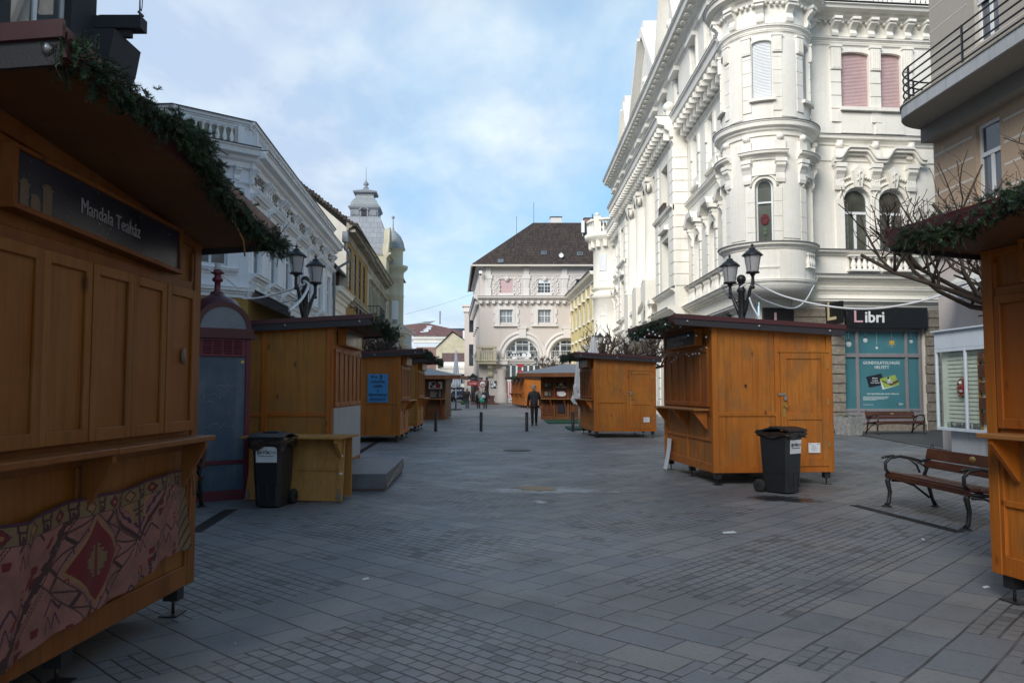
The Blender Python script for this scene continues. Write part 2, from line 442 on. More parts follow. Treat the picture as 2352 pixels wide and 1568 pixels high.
M['brass'] = plain('brass', (.45, .33, .12), .35, .8)
M['magenta'] = plain('booth_red', (.11, .013, .028), .42, 0, .2, 3, .05)
M['maroon_paint'] = plain('booth_roof', (.07, .015, .022), .45, 0, .2)
M['fanlight'] = plain('blue_frosted_glass', (.15, .19, .225), .3, var=.1)
M['boothglass'] = stucco('booth_scratched_glass', (.06, .10, .145), (.17, .2, .23), .9, .5, 4, .02)
M['boothglass'].node_tree.nodes['Principled BSDF'].inputs['Roughness'].default_value = .3
M['frost'] = plain('frosted_glass', (.44, .44, .45), .35, var=.05, vs=2)
M['grey_metal'] = plain('grey_sheet', (.125, .13, .145), .5, .3, .25, 2.5, .1)
M['mdf'] = stucco('white_board', (.46, .46, .47), (.3, .3, .32), .5, .3, 1.5, .05)
M['white_st'] = stucco('white_stucco', (.86, .835, .77), (.58, .54, .45), .38, .45, .8)
M['cream_st'] = stucco('cream_stucco', (.84, .81, .725), (.56, .52, .43), .4, .5)
M['lav_st'] = stucco('lavender_stucco', (.82, .835, .88), (.60, .59, .62), .3, .3)
M['lav_trim'] = stucco('lavender_trim', (.86, .87, .885), (.55, .53, .52), .3, .35)
M['pink_st'] = stucco('pinkish_stucco', (.58, .525, .49), (.40, .35, .31), .25, .15, .6, .15)
M['pink_trim'] = stucco('pale_trim', (.67, .64, .615), (.45, .42, .4), .25, .2)
M['yellow_st'] = stucco('yellow_stucco', (.72, .60, .30), (.55, .46, .25), .4, .3)
M['ochre_st'] = stucco('ochre_stucco', (.36, .22, .065), (.35, .26, .14), .4, .4)
M['grime_st'] = stucco('grimy_stucco', (.40, .37, .30), (.14, .13, .11), .8, .7, 2)
M['oldcream_st'] = stucco('old_cream_stucco', (.52, .48, .36), (.28, .25, .2), .5, .5)
M['gable_st'] = stucco('whitewashed_gable', (.66, .63, .56), (.40, .36, .29), .55, .5)
M['dark_st'] = stucco('dark_grey_stucco', (.055, .055, .06), (.03, .03, .03), .5, .4, 1, .5)
M['beige_st'] = stucco('beige_stucco', (.44, .33, .235), (.33, .26, .2), .3, .3, 1, .2)
M['beige_grey'] = stucco('grey_beige_stucco', (.38, .35, .31), (.27, .25, .23), .4, .3, 1, .2)
M['groove_st'] = stucco('pale_groove', (.62, .57, .5), (.4, .36, .3), .3, .3)
M['pinkwall_st'] = stucco('pale_pink_wall', (.6, .53, .49), (.45, .4, .37), .3, .3)
M['slab_st'] = stucco('balcony_concrete', (.40, .42, .44), (.2, .2, .2), .3, .7, 1.5)
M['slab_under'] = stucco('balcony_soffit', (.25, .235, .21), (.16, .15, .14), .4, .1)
M['pale_blue_st'] = stucco('pale_blue_stucco', (.60, .66, .72), (.45, .48, .5), .3, .3)
M['pale_green_st'] = stucco('pale_green_stucco', (.42, .50, .50), (.3, .33, .33), .4, .3)
M['cream_brick'] = tiles('cream_painted_brick', (.60, .55, .40), (.52, .47, .34), .5, .2, (.42, .38, .28), .9, bump=.4, ms=.02)
M['red_brick'] = tiles('red_brown_brick', (.20, .105, .085), (.26, .14, .11), .4, .16, (.3, .25, .22), .9, bump=.4, ms=.02)
M['flat_brick'] = tiles('brown_brick_mural', (.115, .072, .075), (.145, .09, .09), .6, .22, (.2, .15, .15), .9, bump=.3, ms=.025)
M['roof_dark'] = tiles('dark_roof_tile', (.036, .024, .019), (.078, .052, .039), .22, .42, (.008, .008, .008), .8, ms=.02)
M['roof_red'] = tiles('red_brown_roof_tile', (.15, .07, .06), (.2, .1, .085), .3, .4, (.06, .04, .04), .8)
M['roof_blue'] = plain('dark_blue_roof', (.03, .045, .065), .6)
M['lead'] = stucco('lead_sheet', (.25, .27, .30), (.10, .11, .12), .6, .6, 2, .1)
M['lead_courses'] = tiles('lead_roof_courses', (.27, .29, .32), (.22, .24, .27), .8, .6, (.12, .13, .14), .6, ms=.02, bump=.3)
M['slate_scale'] = tiles('scale_slate', (.34, .37, .39), (.28, .31, .33), .28, .2, (.14, .15, .16), .6, ms=.02)
M['dark_lead'] = plain('dark_flashing', (.07, .075, .085), .55, .1)
M['glass'] = glass('window_glass', (.02, .025, .03))
M['glass_pale'] = glass('window_glass_bright', (.09, .1, .11), .08)
M['glass_lit'] = glass('old_window_glass', (.05, .055, .06), .015)
M['glass_mirror'] = plain('sky_reflecting_glass', (.62, .66, .70), .03, 1.0, .15, .9, .02)
M['glass_stained'] = glass('leaded_glass', (.05, .055, .045), .12)
M['clear'] = clear_glass('clear_pane')
M['curtain'] = plain('curtain', (.16, .18, .18), .9, var=.3)
M['winwhite'] = plain('white_window_paint', (.68, .70, .71), .45, var=.06)
M['wingrey'] = plain('grey_frame_paint', (.25, .235, .25), .45, var=.08)
M['winbrown'] = plain('brown_window_paint', (.06, .03, .02), .5)
M['blind_pink'] = plain('pink_blind', (.56, .41, .415), .6, var=.06)
M['blind_white'] = plain('white_blind', (.70, .72, .74), .6, var=.04)
M['rust_stone'] = rough_stone('rough_hewn_stone', (.36, .31, .25))
M['concrete'] = rough_stone('exposed_aggregate', (.42, .42, .40))
M['signblack'] = plain('black_sign', (.009, .009, .011), .45, var=.2)
M['pinkletter'] = plain('pink_letter', (.62, .36, .42), .5, var=.04)
M['creamletter'] = plain('cream_letter', (.66, .57, .34), .5, var=.04)
M['letterwhite'] = plain('white_letter', (.78, .80, .82), .5, var=.03)
M['teal'] = plain('teal_poster', (.06, .19, .225), .38, var=.12, vs=.8)
M['posterwhite'] = plain('poster_white', (.68, .75, .76), .5, var=.03)
M['yellow'] = plain('bulb_yellow', (.62, .42, .06), .5)
M['bluepaper'] = plain('blue_poster', (.045, .24, .52), .5, var=.06)
M['ink'] = plain('ink', (.012, .012, .025), .6)
M['green_card'] = plain('lime_green', (.30, .42, .08), .5)
M['brown'] = plain('brown_print', (.13, .05, .025), .5)
M['redprint'] = plain('red_print', (.42, .03, .03), .5)
M['purpleprint'] = plain('purple_print', (.16, .045, .09), .5)
M['navy'] = plain('navy_sign', (.014, .016, .028), .32, var=.4, vs=2.5)
M['greyletter'] = plain('grey_letter', (.42, .42, .44), .5)
M['sandstone'] = plain('printed_sandstone', (.12, .085, .06), .5)
M['cable'] = plain('white_hose', (.72, .74, .76), .4, var=.04)
M['darkcable'] = plain('dark_cable', (.02, .02, .022), .5)
M['bulb'] = plain('led_bulb', (.75, .8, .85), .25, var=.02)
M['bark'] = plain('bark', (.062, .045, .035), .85, 0, .45, 14, .6)
M['bark2'] = plain('bark_tip', (.11, .075, .055), .8, 0, .35, 20, .4)
M['needle'] = plain('fir_needle', (.022, .055, .028), .5, 0, .5, 3)
M['needle2'] = plain('fir_needle_light', (.04, .085, .035), .5, 0, .45, 3)
M['twig'] = plain('fir_twig', (.045, .03, .018), .8)
M['leaf'] = plain('green_leaf', (.04, .10, .03), .5, 0, .5, 20)
M['benchwood'] = wood('bench_slat_wood', (.07, .026, .018), (.095, .036, .025), (.04, .015, .012), .33, .2, ax='x', knots=False)
M['umbrella'] = plain('umbrella_cloth', (.62, .63, .64), .8, var=.06, vs=3)
M['umbrella_blue'] = plain('umbrella_cloth_blue', (.50, .54, .62), .8, var=.06, vs=3)
M['slatboard'] = plain('pale_green_board', (.80, .83, .68), .6, var=.06)
M['turf'] = plain('green_turf', (.015, .07, .035), .9, var=.3, vs=20)
M['redstone'] = plain('red_granite', (.13, .06, .05), .5, var=.2)
M['awning'] = plain('black_awning', (.022, .022, .022), .8)
M['carblue'] = plain('car_paint', (.10, .14, .20), .25, .3, .05)
M['skin'] = plain('skin', (.42, .23, .16), .5, var=.08)
M['hairgrey'] = plain('grey_hair', (.30, .30, .30), .7, var=.3, vs=60, bump=.5)
M['jacket'] = plain('black_jacket', (.012, .012, .014), .6, var=.3, vs=9, bump=.3)
M['jacket_blue'] = plain('navy_jacket', (.018, .024, .038), .6, var=.3, vs=9, bump=.3)
M['trouser'] = plain('black_trousers', (.012, .011, .012), .8, var=.25, vs=10)
M['jeans'] = plain('blue_jeans', (.04, .055, .09), .85, var=.25, vs=12)
M['shoe'] = plain('brown_shoe', (.035, .024, .02), .5)
M['coat_grey'] = plain('grey_coat', (.26, .26, .24), .85, var=.15)
M['coat_olive'] = plain('dark_coat', (.045, .045, .042), .85, var=.2)
M['baggreen'] = plain('green_plastic', (.06, .34, .26), .35, var=.3, vs=9, bump=.4)
M['silver'] = plain('silver_bag', (.55, .56, .60), .4)
M['kilim_pink'] = plain('kilim_pink', (.22, .10, .085), .95, var=.22, vs=9, bump=.5)
M['kilim_red'] = plain('kilim_red', (.13, .014, .018), .95, var=.2, vs=9, bump=.5)
M['kilim_dark'] = plain('kilim_dark', (.05, .022, .022), .95, bump=.5)
M['kilim_cream'] = plain('kilim_cream', (.155, .105, .055), .95, var=.15, bump=.5)
M['kilim_tan'] = plain('kilim_tan', (.22, .12, .055), .95, var=.2, bump=.5)
M['kilim_purple'] = plain('kilim_purple', (.055, .02, .045), .95, bump=.5)
M['drain'] = plain('drain_grate', (.03, .024, .022), .6, .2, .25, 9)
M['blueglass'] = plain('blue_shop', (.10, .17, .25), .4)
M['brownwood2'] = wood('brown_frame_wood', (.15, .055, .02), (.20, .08, .03), (.05, .02, .01), .45, .25)
M['brownwood'] = wood('dark_brown_wood', (.10, .035, .016), (.14, .05, .022), (.03, .012, .008), .45, .25)
# ================= ground =================
def paving():
    m, nt, b = new_mat('stone_paving'); t = NT(nt)
    tc = t.n('TexCoord'); mp = t.n('Mapping'); t.l(tc.outputs['Object'], mp.inputs[0]); mp.inputs['Rotation'].default_value = (0, 0, R(-47))
    wob = t.n('TexNoise'); t.l(mp.outputs[0], wob.inputs['Vector']); wob.inputs['Scale'].default_value = .5
    av = t.n('VectorMath', operation='SCALE'); t.l(wob.outputs['Color'], av.inputs[0]); av.inputs['Scale'].default_value = .10
    ad = t.n('VectorMath', operation='ADD'); t.l(mp.outputs[0], ad.inputs[0]); t.l(av.outputs[0], ad.inputs[1])
    s = t.n('SeparateXYZ'); t.l(ad.outputs[0], s.inputs[0]); X, Y = s.outputs[0], s.outputs[1]
    q = [t.math('MULTIPLY', t.math('ADD', t.math('FLOOR', t.math('DIVIDE', a, 2.4)), .5), 2.4) for a in (X, Y)]
    wx = t.math('SUBTRACT', t.math('MULTIPLY', q[0], cos(R(47))), t.math('MULTIPLY', q[1], sin(R(47))))
    swp = t.math('LESS_THAN', wx, .9)      # rows turn by a right angle on the left half of the street
    mx_ = lambda a, b: t.math('ADD', t.math('MULTIPLY', a, t.math('SUBTRACT', 1.0, swp)), t.math('MULTIPLY', b, swp))
    X, Y = mx_(X, Y), mx_(Y, X)
    def fr(a): return t.math('FRACT', a)
    def fl(a): return t.math('FLOOR', a)
    def bricks(w, h, off, seed, ja, jb):
        row = fl(t.math('DIVIDE', Y, h))
        odd = t.math('MULTIPLY', t.math('FRACT', t.math('MULTIPLY', row, .5)), 2 * off)
        xo = t.math('ADD', t.math('DIVIDE', X, w), odd); col = fl(xo)
        fx = t.math('MULTIPLY', fr(xo), w); fy = t.math('MULTIPLY', fr(t.math('DIVIDE', Y, h)), h)
        dx = t.math('MINIMUM', fx, t.math('SUBTRACT', w, fx)); dy = t.math('MINIMUM', fy, t.math('SUBTRACT', h, fy))
        cb = t.n('CombineXYZ'); t.l(col, cb.inputs[0]); t.l(row, cb.inputs[1]); cb.inputs[2].default_value = seed
        wn = t.n('TexWhiteNoise', noise_dimensions='3D'); t.l(cb.outputs[0], wn.inputs['Vector'])
        d = t.math('MINIMUM', t.math('MULTIPLY', dx, 1.5), dy)
        j = t.n('MapRange', interpolation_type='SMOOTHSTEP'); t.l(d, j.inputs[0]); j.inputs[1].default_value = ja; j.inputs[2].default_value = jb
        return wn, j.outputs[0]
    sw, sj = bricks(.13, .1, .5, 1.3, .003, .011)
    bw, bj = bricks(.45, .3, .5, 7.1, .003, .011)
    # fields of small setts framed by bands of large slabs, with odd repairs
    gy = fl(t.math('DIVIDE', Y, .3)); gx = fl(t.math('DIVIDE', X, .45))
    fy = fr(t.math('DIVIDE', t.math('ADD', gy, .5), 8.0)); fx = fr(t.math('DIVIDE', t.math('ADD', gx, .5), 12.0))
    msk = t.math('MULTIPLY', t.math('LESS_THAN', fy, .63), t.math('LESS_THAN', fx, .82))
    cb = t.n('CombineXYZ'); t.l(gx, cb.inputs[0]); t.l(gy, cb.inputs[1]); wn = t.n('TexWhiteNoise', noise_dimensions='2D'); t.l(cb.outputs[0], wn.inputs['Vector'])
    flip = t.math('LESS_THAN', wn.outputs['Value'], .07)
    msk = t.math('ABSOLUTE', t.math('SUBTRACT', msk, flip))
    rv = t.mix(msk, bw.outputs['Value'], sw.outputs['Value']); jn = t.mix(msk, bj, sj)
    rc = t.mix(msk, bw.outputs['Color'], sw.outputs['Color'])
    v = mp.outputs[0]
    big = t.noise(v, .22, 5, .6); mid = t.noise(v, 1.3, 5, .65); sp = t.noise(v, 95, 3, .8); sp2 = t.noise(v, 28, 4, .7)
    base = t.mix(t.ramp(rv, [(0.0, 0.0), (1.0, 1.0)]), (.19, .20, .215), (.255, .26, .268))
    base = t.mix(t.math('MULTIPLY', t.ramp(rv, [(.0, 1.0), (.07, 1.0), (.09, 0.0)]), t.math('MULTIPLY', msk, .6)), base, (.085, .082, .08))
    hue = t.ramp(bw.outputs['Value'], [(0.0, (.92, .97, 1.06)), (.5, (1.0, 1.0, 1.0)), (1.0, (1.07, 1.0, .93))])
    base = t.mix(.55, base, t.mix(1.0, base, hue, 'MULTIPLY'))
    base = t.mix(t.math('MULTIPLY', t.ramp(big, [(.40, 0.0), (.66, 1.0)]), .55), base, (.095, .092, .088))
    base = t.mix(t.math('MULTIPLY', t.ramp(mid, [(.5, 0.0), (.75, 1.0)]), .4), base, (.075, .072, .07))
    base = t.mix(t.math('MULTIPLY', t.ramp(sp, [(.5, 0.0), (.72, 1.0)]), .45), base, (.30, .30, .29))
    base = t.mix(t.math('MULTIPLY', t.ramp(sp2, [(.3, 1.0), (.48, 0.0)]), .35), base, (.05, .05, .05))
    vo = t.n('TexVoronoi'); t.l(v, vo.inputs['Vector']); vo.inputs['Scale'].default_value = 2.2
    dots = t.math('MULTIPLY', t.ramp(vo.outputs['Distance'], [(.045, 1.0), (.07, 0.0)]), t.math('GREATER_THAN', t.noise(v, 1.1, 2), .5))
    base = t.mix(t.math('MULTIPLY', dots, .6), base, (.05, .048, .046))
    jm = t.math('ADD', t.math('MULTIPLY', jn, .87), .13)
    gap = t.noise(v, 2.5, 3)
    jm = t.math('MAXIMUM', jm, t.math('MULTIPLY', t.ramp(gap, [(.45, 0.0), (.62, 1.0)]), .6))
    col = t.mix(jm, (.032, .030, .028), base)
    t.l(col, b.inputs['Base Color']); b.inputs['Specular IOR Level'].default_value = .45
    t.l(t.ramp(mid, [(.25, .46), (.75, .68)]), b.inputs['Roughness'])
    h = t.math('ADD', t.math('MULTIPLY', jn, 1.0), t.math('ADD', t.math('MULTIPLY', sp2, .25), t.math('MULTIPLY', rv, .25)))
    t.bump(h, .55, .012, b)
    return m
M['paving'] = paving()
M['asphalt'] = plain('dark_sidewalk', (.075, .073, .07), .8, var=.25, vs=3, bump=.4)
g = MB(); g.quad((-400, -200, 0), (400, -200, 0), (400, 700, 0), (-400, 700, 0))
o = g.build('ground', M['paving']); o['kind'] = 'structure'
# dark pavement strip along the bookshop and a brick kerb line
pv = MB(); pts = [G(1905, 992), (9.6, 29.7, 0), (21, 30.9, 0), (21, 24.5, 0), G(2170, 1028)]
pv.add([(p[0], p[1], .004) for p in pts], [(0, 4, 3, 2, 1)])
o = pv.build('pavement', M['asphalt']); o['kind'] = 'structure'
def strip(name, a, b, w, mat, z=.005, label=None, cat='drain', n=8, group=None):
    m = MB(); a = Vector((a[0], a[1], 0)); b = Vector((b[0], b[1], 0)); d = (b - a).normalized(); q = Vector((-d.y, d.x, 0)) * w / 2
    m.box(0, (b - a).length, -w / 2, w / 2, 0, .006)
    k = max(2, int((b - a).length / .06)); m.mi = 1
    for i in range(k):
        x = (b - a).length * (i + .3) / k; m.box(x, x + .025, -w * .35, w * .35, .0062, .008)
    o = m.build(name, [mat, M['rubber']]); o.location = (a.x, a.y, z - .004); o.rotation_euler = (0, 0, atan2(d.y, d.x))
    return tag(o, label, cat, group)
strip('drain_channel', G(1962, 1160), G(2205, 1222), .13, M['drain'], label='long narrow drain grate in the paving in front of the near right bench', group='drain channels in the paving')
strip('drain_channel', G(446, 1222), G(530, 1170), .16, M['drain'], label='dark drain grate in shadow beside the rug stall', group='drain channels in the paving')
strip('drain_channel', G(820, 1042), G(870, 1012), .16, M['drain'], label='dark drain grate between platform and stall with blue notice', group='drain channels in the paving')
strip('drain_channel', G(1895, 985), G(2168, 1033), .10, M['drain'], label='thin drain line along the pavement edge before the bookshop', group='drain channels in the paving')
# manhole cover
c = G(1188, 1034); m = MB(); m.lathe([(.001, .008), (.36, .008), (.37, .0), (.37, -.002)], n=32)
m.mi = 1
for i in range(-4, 5):
    for j in range(-4, 5):
        if i * i + j * j < 19: m.box(i * .075 - .025, i * .075 + .025, j * .075 - .025, j * .075 + .025, .0085, .011)
thing1(m, 'manhole_cover', [M['drain'], M['fascia']], 'round iron manhole cover in the middle of the street beyond the puddle', 'manhole', loc=(c.x, c.y, .002))
def blob(name, c, rx, ry, mat, z, seed, n=40, amp=.12, kind='structure'):
    r = random.Random(seed); ph = [r.uniform(0, 6.28) for _ in range(6)]
    m = MB(); vs = [(0, 0, 0)]
    for i in range(n):
        a = 2 * pi * i / n; k = 1 + sum(amp / (q + 1) * sin((q + 2) * a + ph[q]) for q in range(6))
        vs.append((rx * k * cos(a), ry * k * sin(a), 0))
    m.add(vs, [(0, i + 1, (i + 1) % n + 1) for i in range(n)])
    o = m.build(name, mat); o.location = (c[0], c[1], z); o['kind'] = kind; return o
def ragged(name, c1, c2, rough, sc, soft):   # a stain whose edge frays out into the stone
    m, nt, b = new_mat(name); t = NT(nt); v = t.coords(); no = t.noise(v, sc, 6, .65)
    t.l(t.mix(no, c1, c2), b.inputs['Base Color']); b.inputs['Roughness'].default_value = rough; b.inputs['Specular IOR Level'].default_value = .6
    uv = t.n('VertexColor', layer_name='edge'); k = t.math('ADD', uv.outputs['Color'], t.math('MULTIPLY', t.math('SUBTRACT', no, .5), 1.1))
    f = t.ramp(k, [(.5 - soft, 0.0), (.5 + soft, 1.0)]); tr = t.n('BsdfTransparent'); mx = t.n('MixShader')
    t.l(f, mx.inputs[0]); t.l(tr.outputs[0], mx.inputs[1]); t.l(b.outputs[0], mx.inputs[2]); t.l(mx.outputs[0], [n for n in nt.nodes if n.type == 'OUTPUT_MATERIAL'][0].inputs[0]); return m
def fade(o):
    ca = o.data.color_attributes.new('edge', 'FLOAT_COLOR', 'POINT')
    for i in range(len(o.data.vertices)): q = 1.0 if i == 0 else 0.0; ca.data[i].color = (q, q, q, 1)
wet = ragged('wet_stone', (.17, .19, .225), (.26, .285, .32), .34, 3.0, .30)
sand = ragged('wet_sand', (.25, .17, .085), (.40, .29, .155), .7, 6.0, .06)
c = G(1255, 1126); fade(blob('puddle', (c.x + .12, c.y), 1.55, .85, wet, .004, 3, amp=.16))
c = G(1232, 1122); fade(blob('sand_patch', (c.x, c.y), .64, .56, sand, .008, 5))
c = G(1240, 1152); fade(blob('puddle', (c.x, c.y), .16, .34, wet, .004, 9))
darkwet = ragged('dark_wet_stone', (.02, .02, .022), (.04, .04, .042), .25, 4.0, .2)
c = G(1800, 1148); fade(blob('wet_patch', (c.x, c.y + .12), .66, .62, darkwet, .004, 11, amp=.2))
# litter
for k, (u, v, dg, lab) in enumerate([(1675, 1224, 10, 'small white paper scrap lying on the open paving right of centre'), (840, 1331, 40, 'tiny pale paper scrap on the paving near the rug stall'), (2120, 1240, 70, 'tiny scrap of paper beside the near bench drain'), (2265, 1350, 20, 'small pale scrap at the foot of the right edge stall')]):
    c = G(u, v); s = .075 if k == 0 else .03; m = MB(); m.add([(-s, -s * .4, 0), (s, -s * .5, .004), (s * .9, s * .4, .012), (-s * .9, s * .5, .006), (0, 0, .002)], [(0, 1, 4), (1, 2, 4), (2, 3, 4), (3, 0, 4)])
    thing1(m, 'paper_scrap', M['paper'], lab, 'litter', 'paper scraps on the paving', loc=(c.x, c.y, .005), deg=dg)
# fallen seed husks: many tiny pale flecks
m = MB(); r = random.Random(5)
for i in range(60):
    x, y = r.uniform(-3, 6), r.uniform(4.2, 16); s = r.uniform(.005, .010); a = r.uniform(0, 3)
    m.add([(x, y, .004), (x + s * cos(a), y + s * sin(a), .010), (x + s * cos(a + 1.3), y + s * sin(a + 1.3), .006)], [(0, 1, 2)])
o = m.build('fallen_flecks', M['paper']); tag(o, 'tiny pale flecks of litter scattered over the near paving', 'litter', kind='stuff')
# ================= buildings =================
def frame(o, P, deg): return TR(P[0] - o.location.x, P[1] - o.location.y, 0) @ RZ(deg)
def place(o, T, x=0, y=0, z=0): o.matrix_local = T @ TR(x, y, z); return o
def win(parent, T, x0, x1, z0, z1, **k):
    w = window(parent, x0, x1, z0, z1, **k)
    loc = w.location.copy(); w.matrix_local = T @ Matrix.Translation(loc); return w
GL, WW = M['glass'], M['winwhite']

# ---------- white palace with corner turret ----------
PB = (9.7, 30.0)
wb = empty('corner_palace', (9.3, 30.0, 0), 0, 'big cream white palace with round corner turret, columns and pediments lining the right side', 'building')
S = Plane(PB, 5.5); TN = frame(wb, PB, 5.5)
zz = lambda v, u=2000: S(u, v)[1]
def sx(u, v=500): return S(u, v)[0]
zledge, zfl2, zcor = zz(577), 11.3, 16.3
ZC = 16.0
XE = 9.5
ops = []
for ua, ub, va, vb in ((1944.7, 1997.5, 580, 430.6), (2025, 2078, 580, 432)):
    ops.append((sx(ua) - .1, sx(ub) + .06, zz(va), zz(vb), (sx(ub) - sx(ua)) * .5 + .08))
for ua, ub in ((1931, 1997), (2010.5, 2071)):
    ops.append((sx(ua, 190), sx(ub, 190), zz(250), zz(121), .12))
dxw = ops[1][0] - ops[0][0]
for k in (0, 1):
    o_ = ops[k]; ops.append((o_[0] + 4.6, o_[1] + 4.6, o_[2], o_[3], o_[4]))
xs0, xs1 = sx(1940, 850), sx(2124, 850)
shop = (xs0, xs1, .25, zz(752, 2030))
m = MB(); m.M = TN
zb1 = zz(709, 2030)
wall(m, -.35, XE, zb1, zcor, ops, .3)
wall(m, -.35, XE, 0, zb1, [shop], .35, y=.0)
m.build('wall', M['white_st'], wb)
# attic storey, flat roof and rear mass
m = MB(); m.M = TN
m.box(2.4, XE, 1.2, 14, zcor + .02, 20.3); m.box(XE, XE + .1, 0, 14, 0, zcor)
m.build('attic', M['white_st'], wb)
# mouldings of the near facade
m = MB(); m.M = TN
m.sweep(cornice_prof(zcor, .42, .75), 1.2, XE); m.sweep(cornice_prof(zcor - 1.05, .2, .14), 1.2, XE)
m.sweep(cornice_prof(zcor - 1.32, .08, .07), 1.2, XE)
m.sweep(cornice_prof(zfl2 + .02, .34, .3), 1.2, XE); m.sweep([(0, zfl2 - .95), (-.05, zfl2 - .95), (-.05, zfl2 - .45), (0, zfl2 - .45)], 1.3, XE)
m.sweep(cornice_prof(zledge, .2, .28), 1.2, XE)
zb = zz(637)
m.sweep(cornice_prof(zb + .04, .3, .45), 1.0, XE); m.sweep(cornice_prof(zb - .42, .22, .22), .9, XE); m.sweep(cornice_prof(zb - .85, .3, .3), .9, XE)
x0p = sx(1932); 
m.box(ops[0][0] - .34, ops[0][0] - .02, -.09, 0, zledge + .02, ops[0][3] - .5); m.box(ops[1][1] + .02, ops[1][1] + .34, -.09, 0, zledge + .02, ops[0][3] - .5)
m.box(ops[0][1] + .03, ops[1][0] - .03, -.07, 0, zledge + .02, ops[0][3] - .45)
# wavy hood over the paired windows
hz = zz(372, 2015); xc0, xc1 = sx(1912), sx(2122)
n = 48; pr = []
def hood(t):
    a = (t * 2) % 1.0; a = min(a, 1 - a); q = min(1, max(0, (a - .10) / .22)); return .42 * q * q * (3 - 2 * q)
for i in range(n):
    t0, t1 = i / n, (i + 1) / n; xa, xb = xc0 + (xc1 - xc0) * t0, xc0 + (xc1 - xc0) * t1
    za, zb_ = hz - .12 + hood(t0), hz - .12 + hood(t1)
    for (p, h0, h1) in ((.42, .12, .2), (.34, 0, .12), (.2, -.1, 0)):
        m.add([(xa, 0, za + h0), (xb, 0, zb_ + h0), (xb, -p, zb_ + h0), (xa, -p, za + h0), (xa, 0, za + h1), (xb, 0, zb_ + h1), (xb, -p, zb_ + h1), (xa, -p, za + h1)],
              [(0, 1, 2, 3), (4, 5, 6, 7), (3, 2, 6, 7), (0, 3, 7, 4), (1, 2, 6, 5)])
for x in (ops[0][0] - .2, (ops[0][1] + ops[1][0]) / 2, ops[1][1] + .2):
    console(m, x, hz - .15, 1.0, .36, .32); m.box(x - .2, x + .2, -.2, 0, hz + .1, hz + .42); m.sphere((x, -.15, hz + .58), .15, 10)
    m.box(x - .12, x + .12, -.2, 0, hz + .70, hz + .76)
for k in (0, 1):
    xc = (ops[k][0] + ops[k][1]) / 2; zt = ops[k][3]
    m.prism([(xc - .14, zt - .03), (xc + .14, zt - .03), (xc + .22, zt + .62), (xc, zt + .82), (xc - .22, zt + .62)], 'y', -.16, 0) if False else m.add(
        [(xc - .14, -.16, zt - .03), (xc + .14, -.16, zt - .03), (xc + .22, -.2, zt + .62), (xc, -.2, zt + .82), (xc - .22, -.2, zt + .62), (xc - .14, 0, zt - .03), (xc + .14, 0, zt - .03), (xc + .22, 0, zt + .62), (xc, 0, zt + .82), (xc - .22, 0, zt + .62)],
        [(0, 1, 2, 3, 4), (0, 1, 6, 5), (1, 2, 7, 6), (2, 3, 8, 7), (3, 4, 9, 8), (4, 0, 5, 9)])
    m.tube([(xc, -.22, zt + .05), (xc, -.22, zt + .6)], .018, 5); m.tube([(xc - .1, -.22, zt + .2), (xc + .08, -.22, zt + .32), (xc - .08, -.22, zt + .44), (xc + .1, -.22, zt + .56)], .02, 5)
    for sgn in (-1, 1):
        for j in range(5): m.sphere((xc + sgn * (.32 + .1 * j), -.07, zt + .36 - .035 * j), .06, 6)
    for i in range(9):   # voussoirs
        a = pi * (i + .5) / 9; rr = (ops[k][1] - ops[k][0]) / 2
        m.cbox((xc + (rr + .14) * cos(a), -.025, zt - rr + (rr + .14) * sin(a)), (.27, .05, .09 * rr / .5 * 2.1), None) if False else None
    pts = arc_pts(ops[k][0] - .2, ops[k][1] + .2, zt - ops[k][4], ops[k][4] + .2, 12)
    m.tube([(a, -.02, b) for a, b in pts], .05, 6)
# upper window surrounds
for k in (2, 3):
    o_ = ops[k]
    for x in (o_[0] - .22, o_[1] + .22):
        if k == 3 and x < o_[0]: continue
        m.box(x - .2, x + .2, -.12, 0, o_[3] - .75, o_[3] + .12); m.box(x - .24, x + .24, -.16, 0, o_[3] + .12, o_[3] + .2)
        for j in (-.12, -.04, .04, .12): m.box(x + j - .02, x + j + .02, -.145, -.12, o_[3] - .7, o_[3] + .08)
        quoins(m, x - .2, x + .2, o_[2] - .6, o_[3] - .8, 0, .52, .07)
    m.sweep(cornice_prof(o_[2], .16, .2), o_[0] - .06, o_[1] + .06) if False else m.box(o_[0] - .1, o_[1] + .1, -.2, .02, o_[2] - .14, o_[2] - .01)
    m.box(o_[0] - .05, o_[1] + .05, -.05, 0, o_[2] - 1.0, o_[2] - .2)
# corbels under the cornice
for i in range(9):
    x = sx(2148 - 41.5 * i, 60) if False else sx(1912.5 + 41.6 * i, 60)
    if x < XE: console(m, x, zcor - .4, .64, .26, .5)
for i in range(5): m.sphere((sx(1920 + 41.6 * i, 60), -.55, zz(58)), .001, 3) if False else None
i = 0; x = 1.5
while x < XE: m.sphere((x, -.12, zcor - .5), .07, 5); x += .24
m.build('moulding', M['white_st'], wb)
m = MB(); m.M = TN; m.mi = 0
for ua, ub in ((1950, 2013.6), (2030, 2096)):
    xa, xb = sx(ua, 605), sx(ub, 605); m.box(xa, xb, -.02, -.012, zz(621), zz(591)); 
m.mi = 1
for ua, ub in ((1950, 2013.6), (2030, 2096)):
    xa, xb = sx(ua, 605), sx(ub, 605); balustrade(m, xa, xb, zz(621), zz(591), -.13, 5, .13)
    m.box(xa - .1, xb + .1, -.26, 0, zz(591), zz(588)); m.box(xa - .1, xb + .1, -.26, 0, zz(625), zz(621))
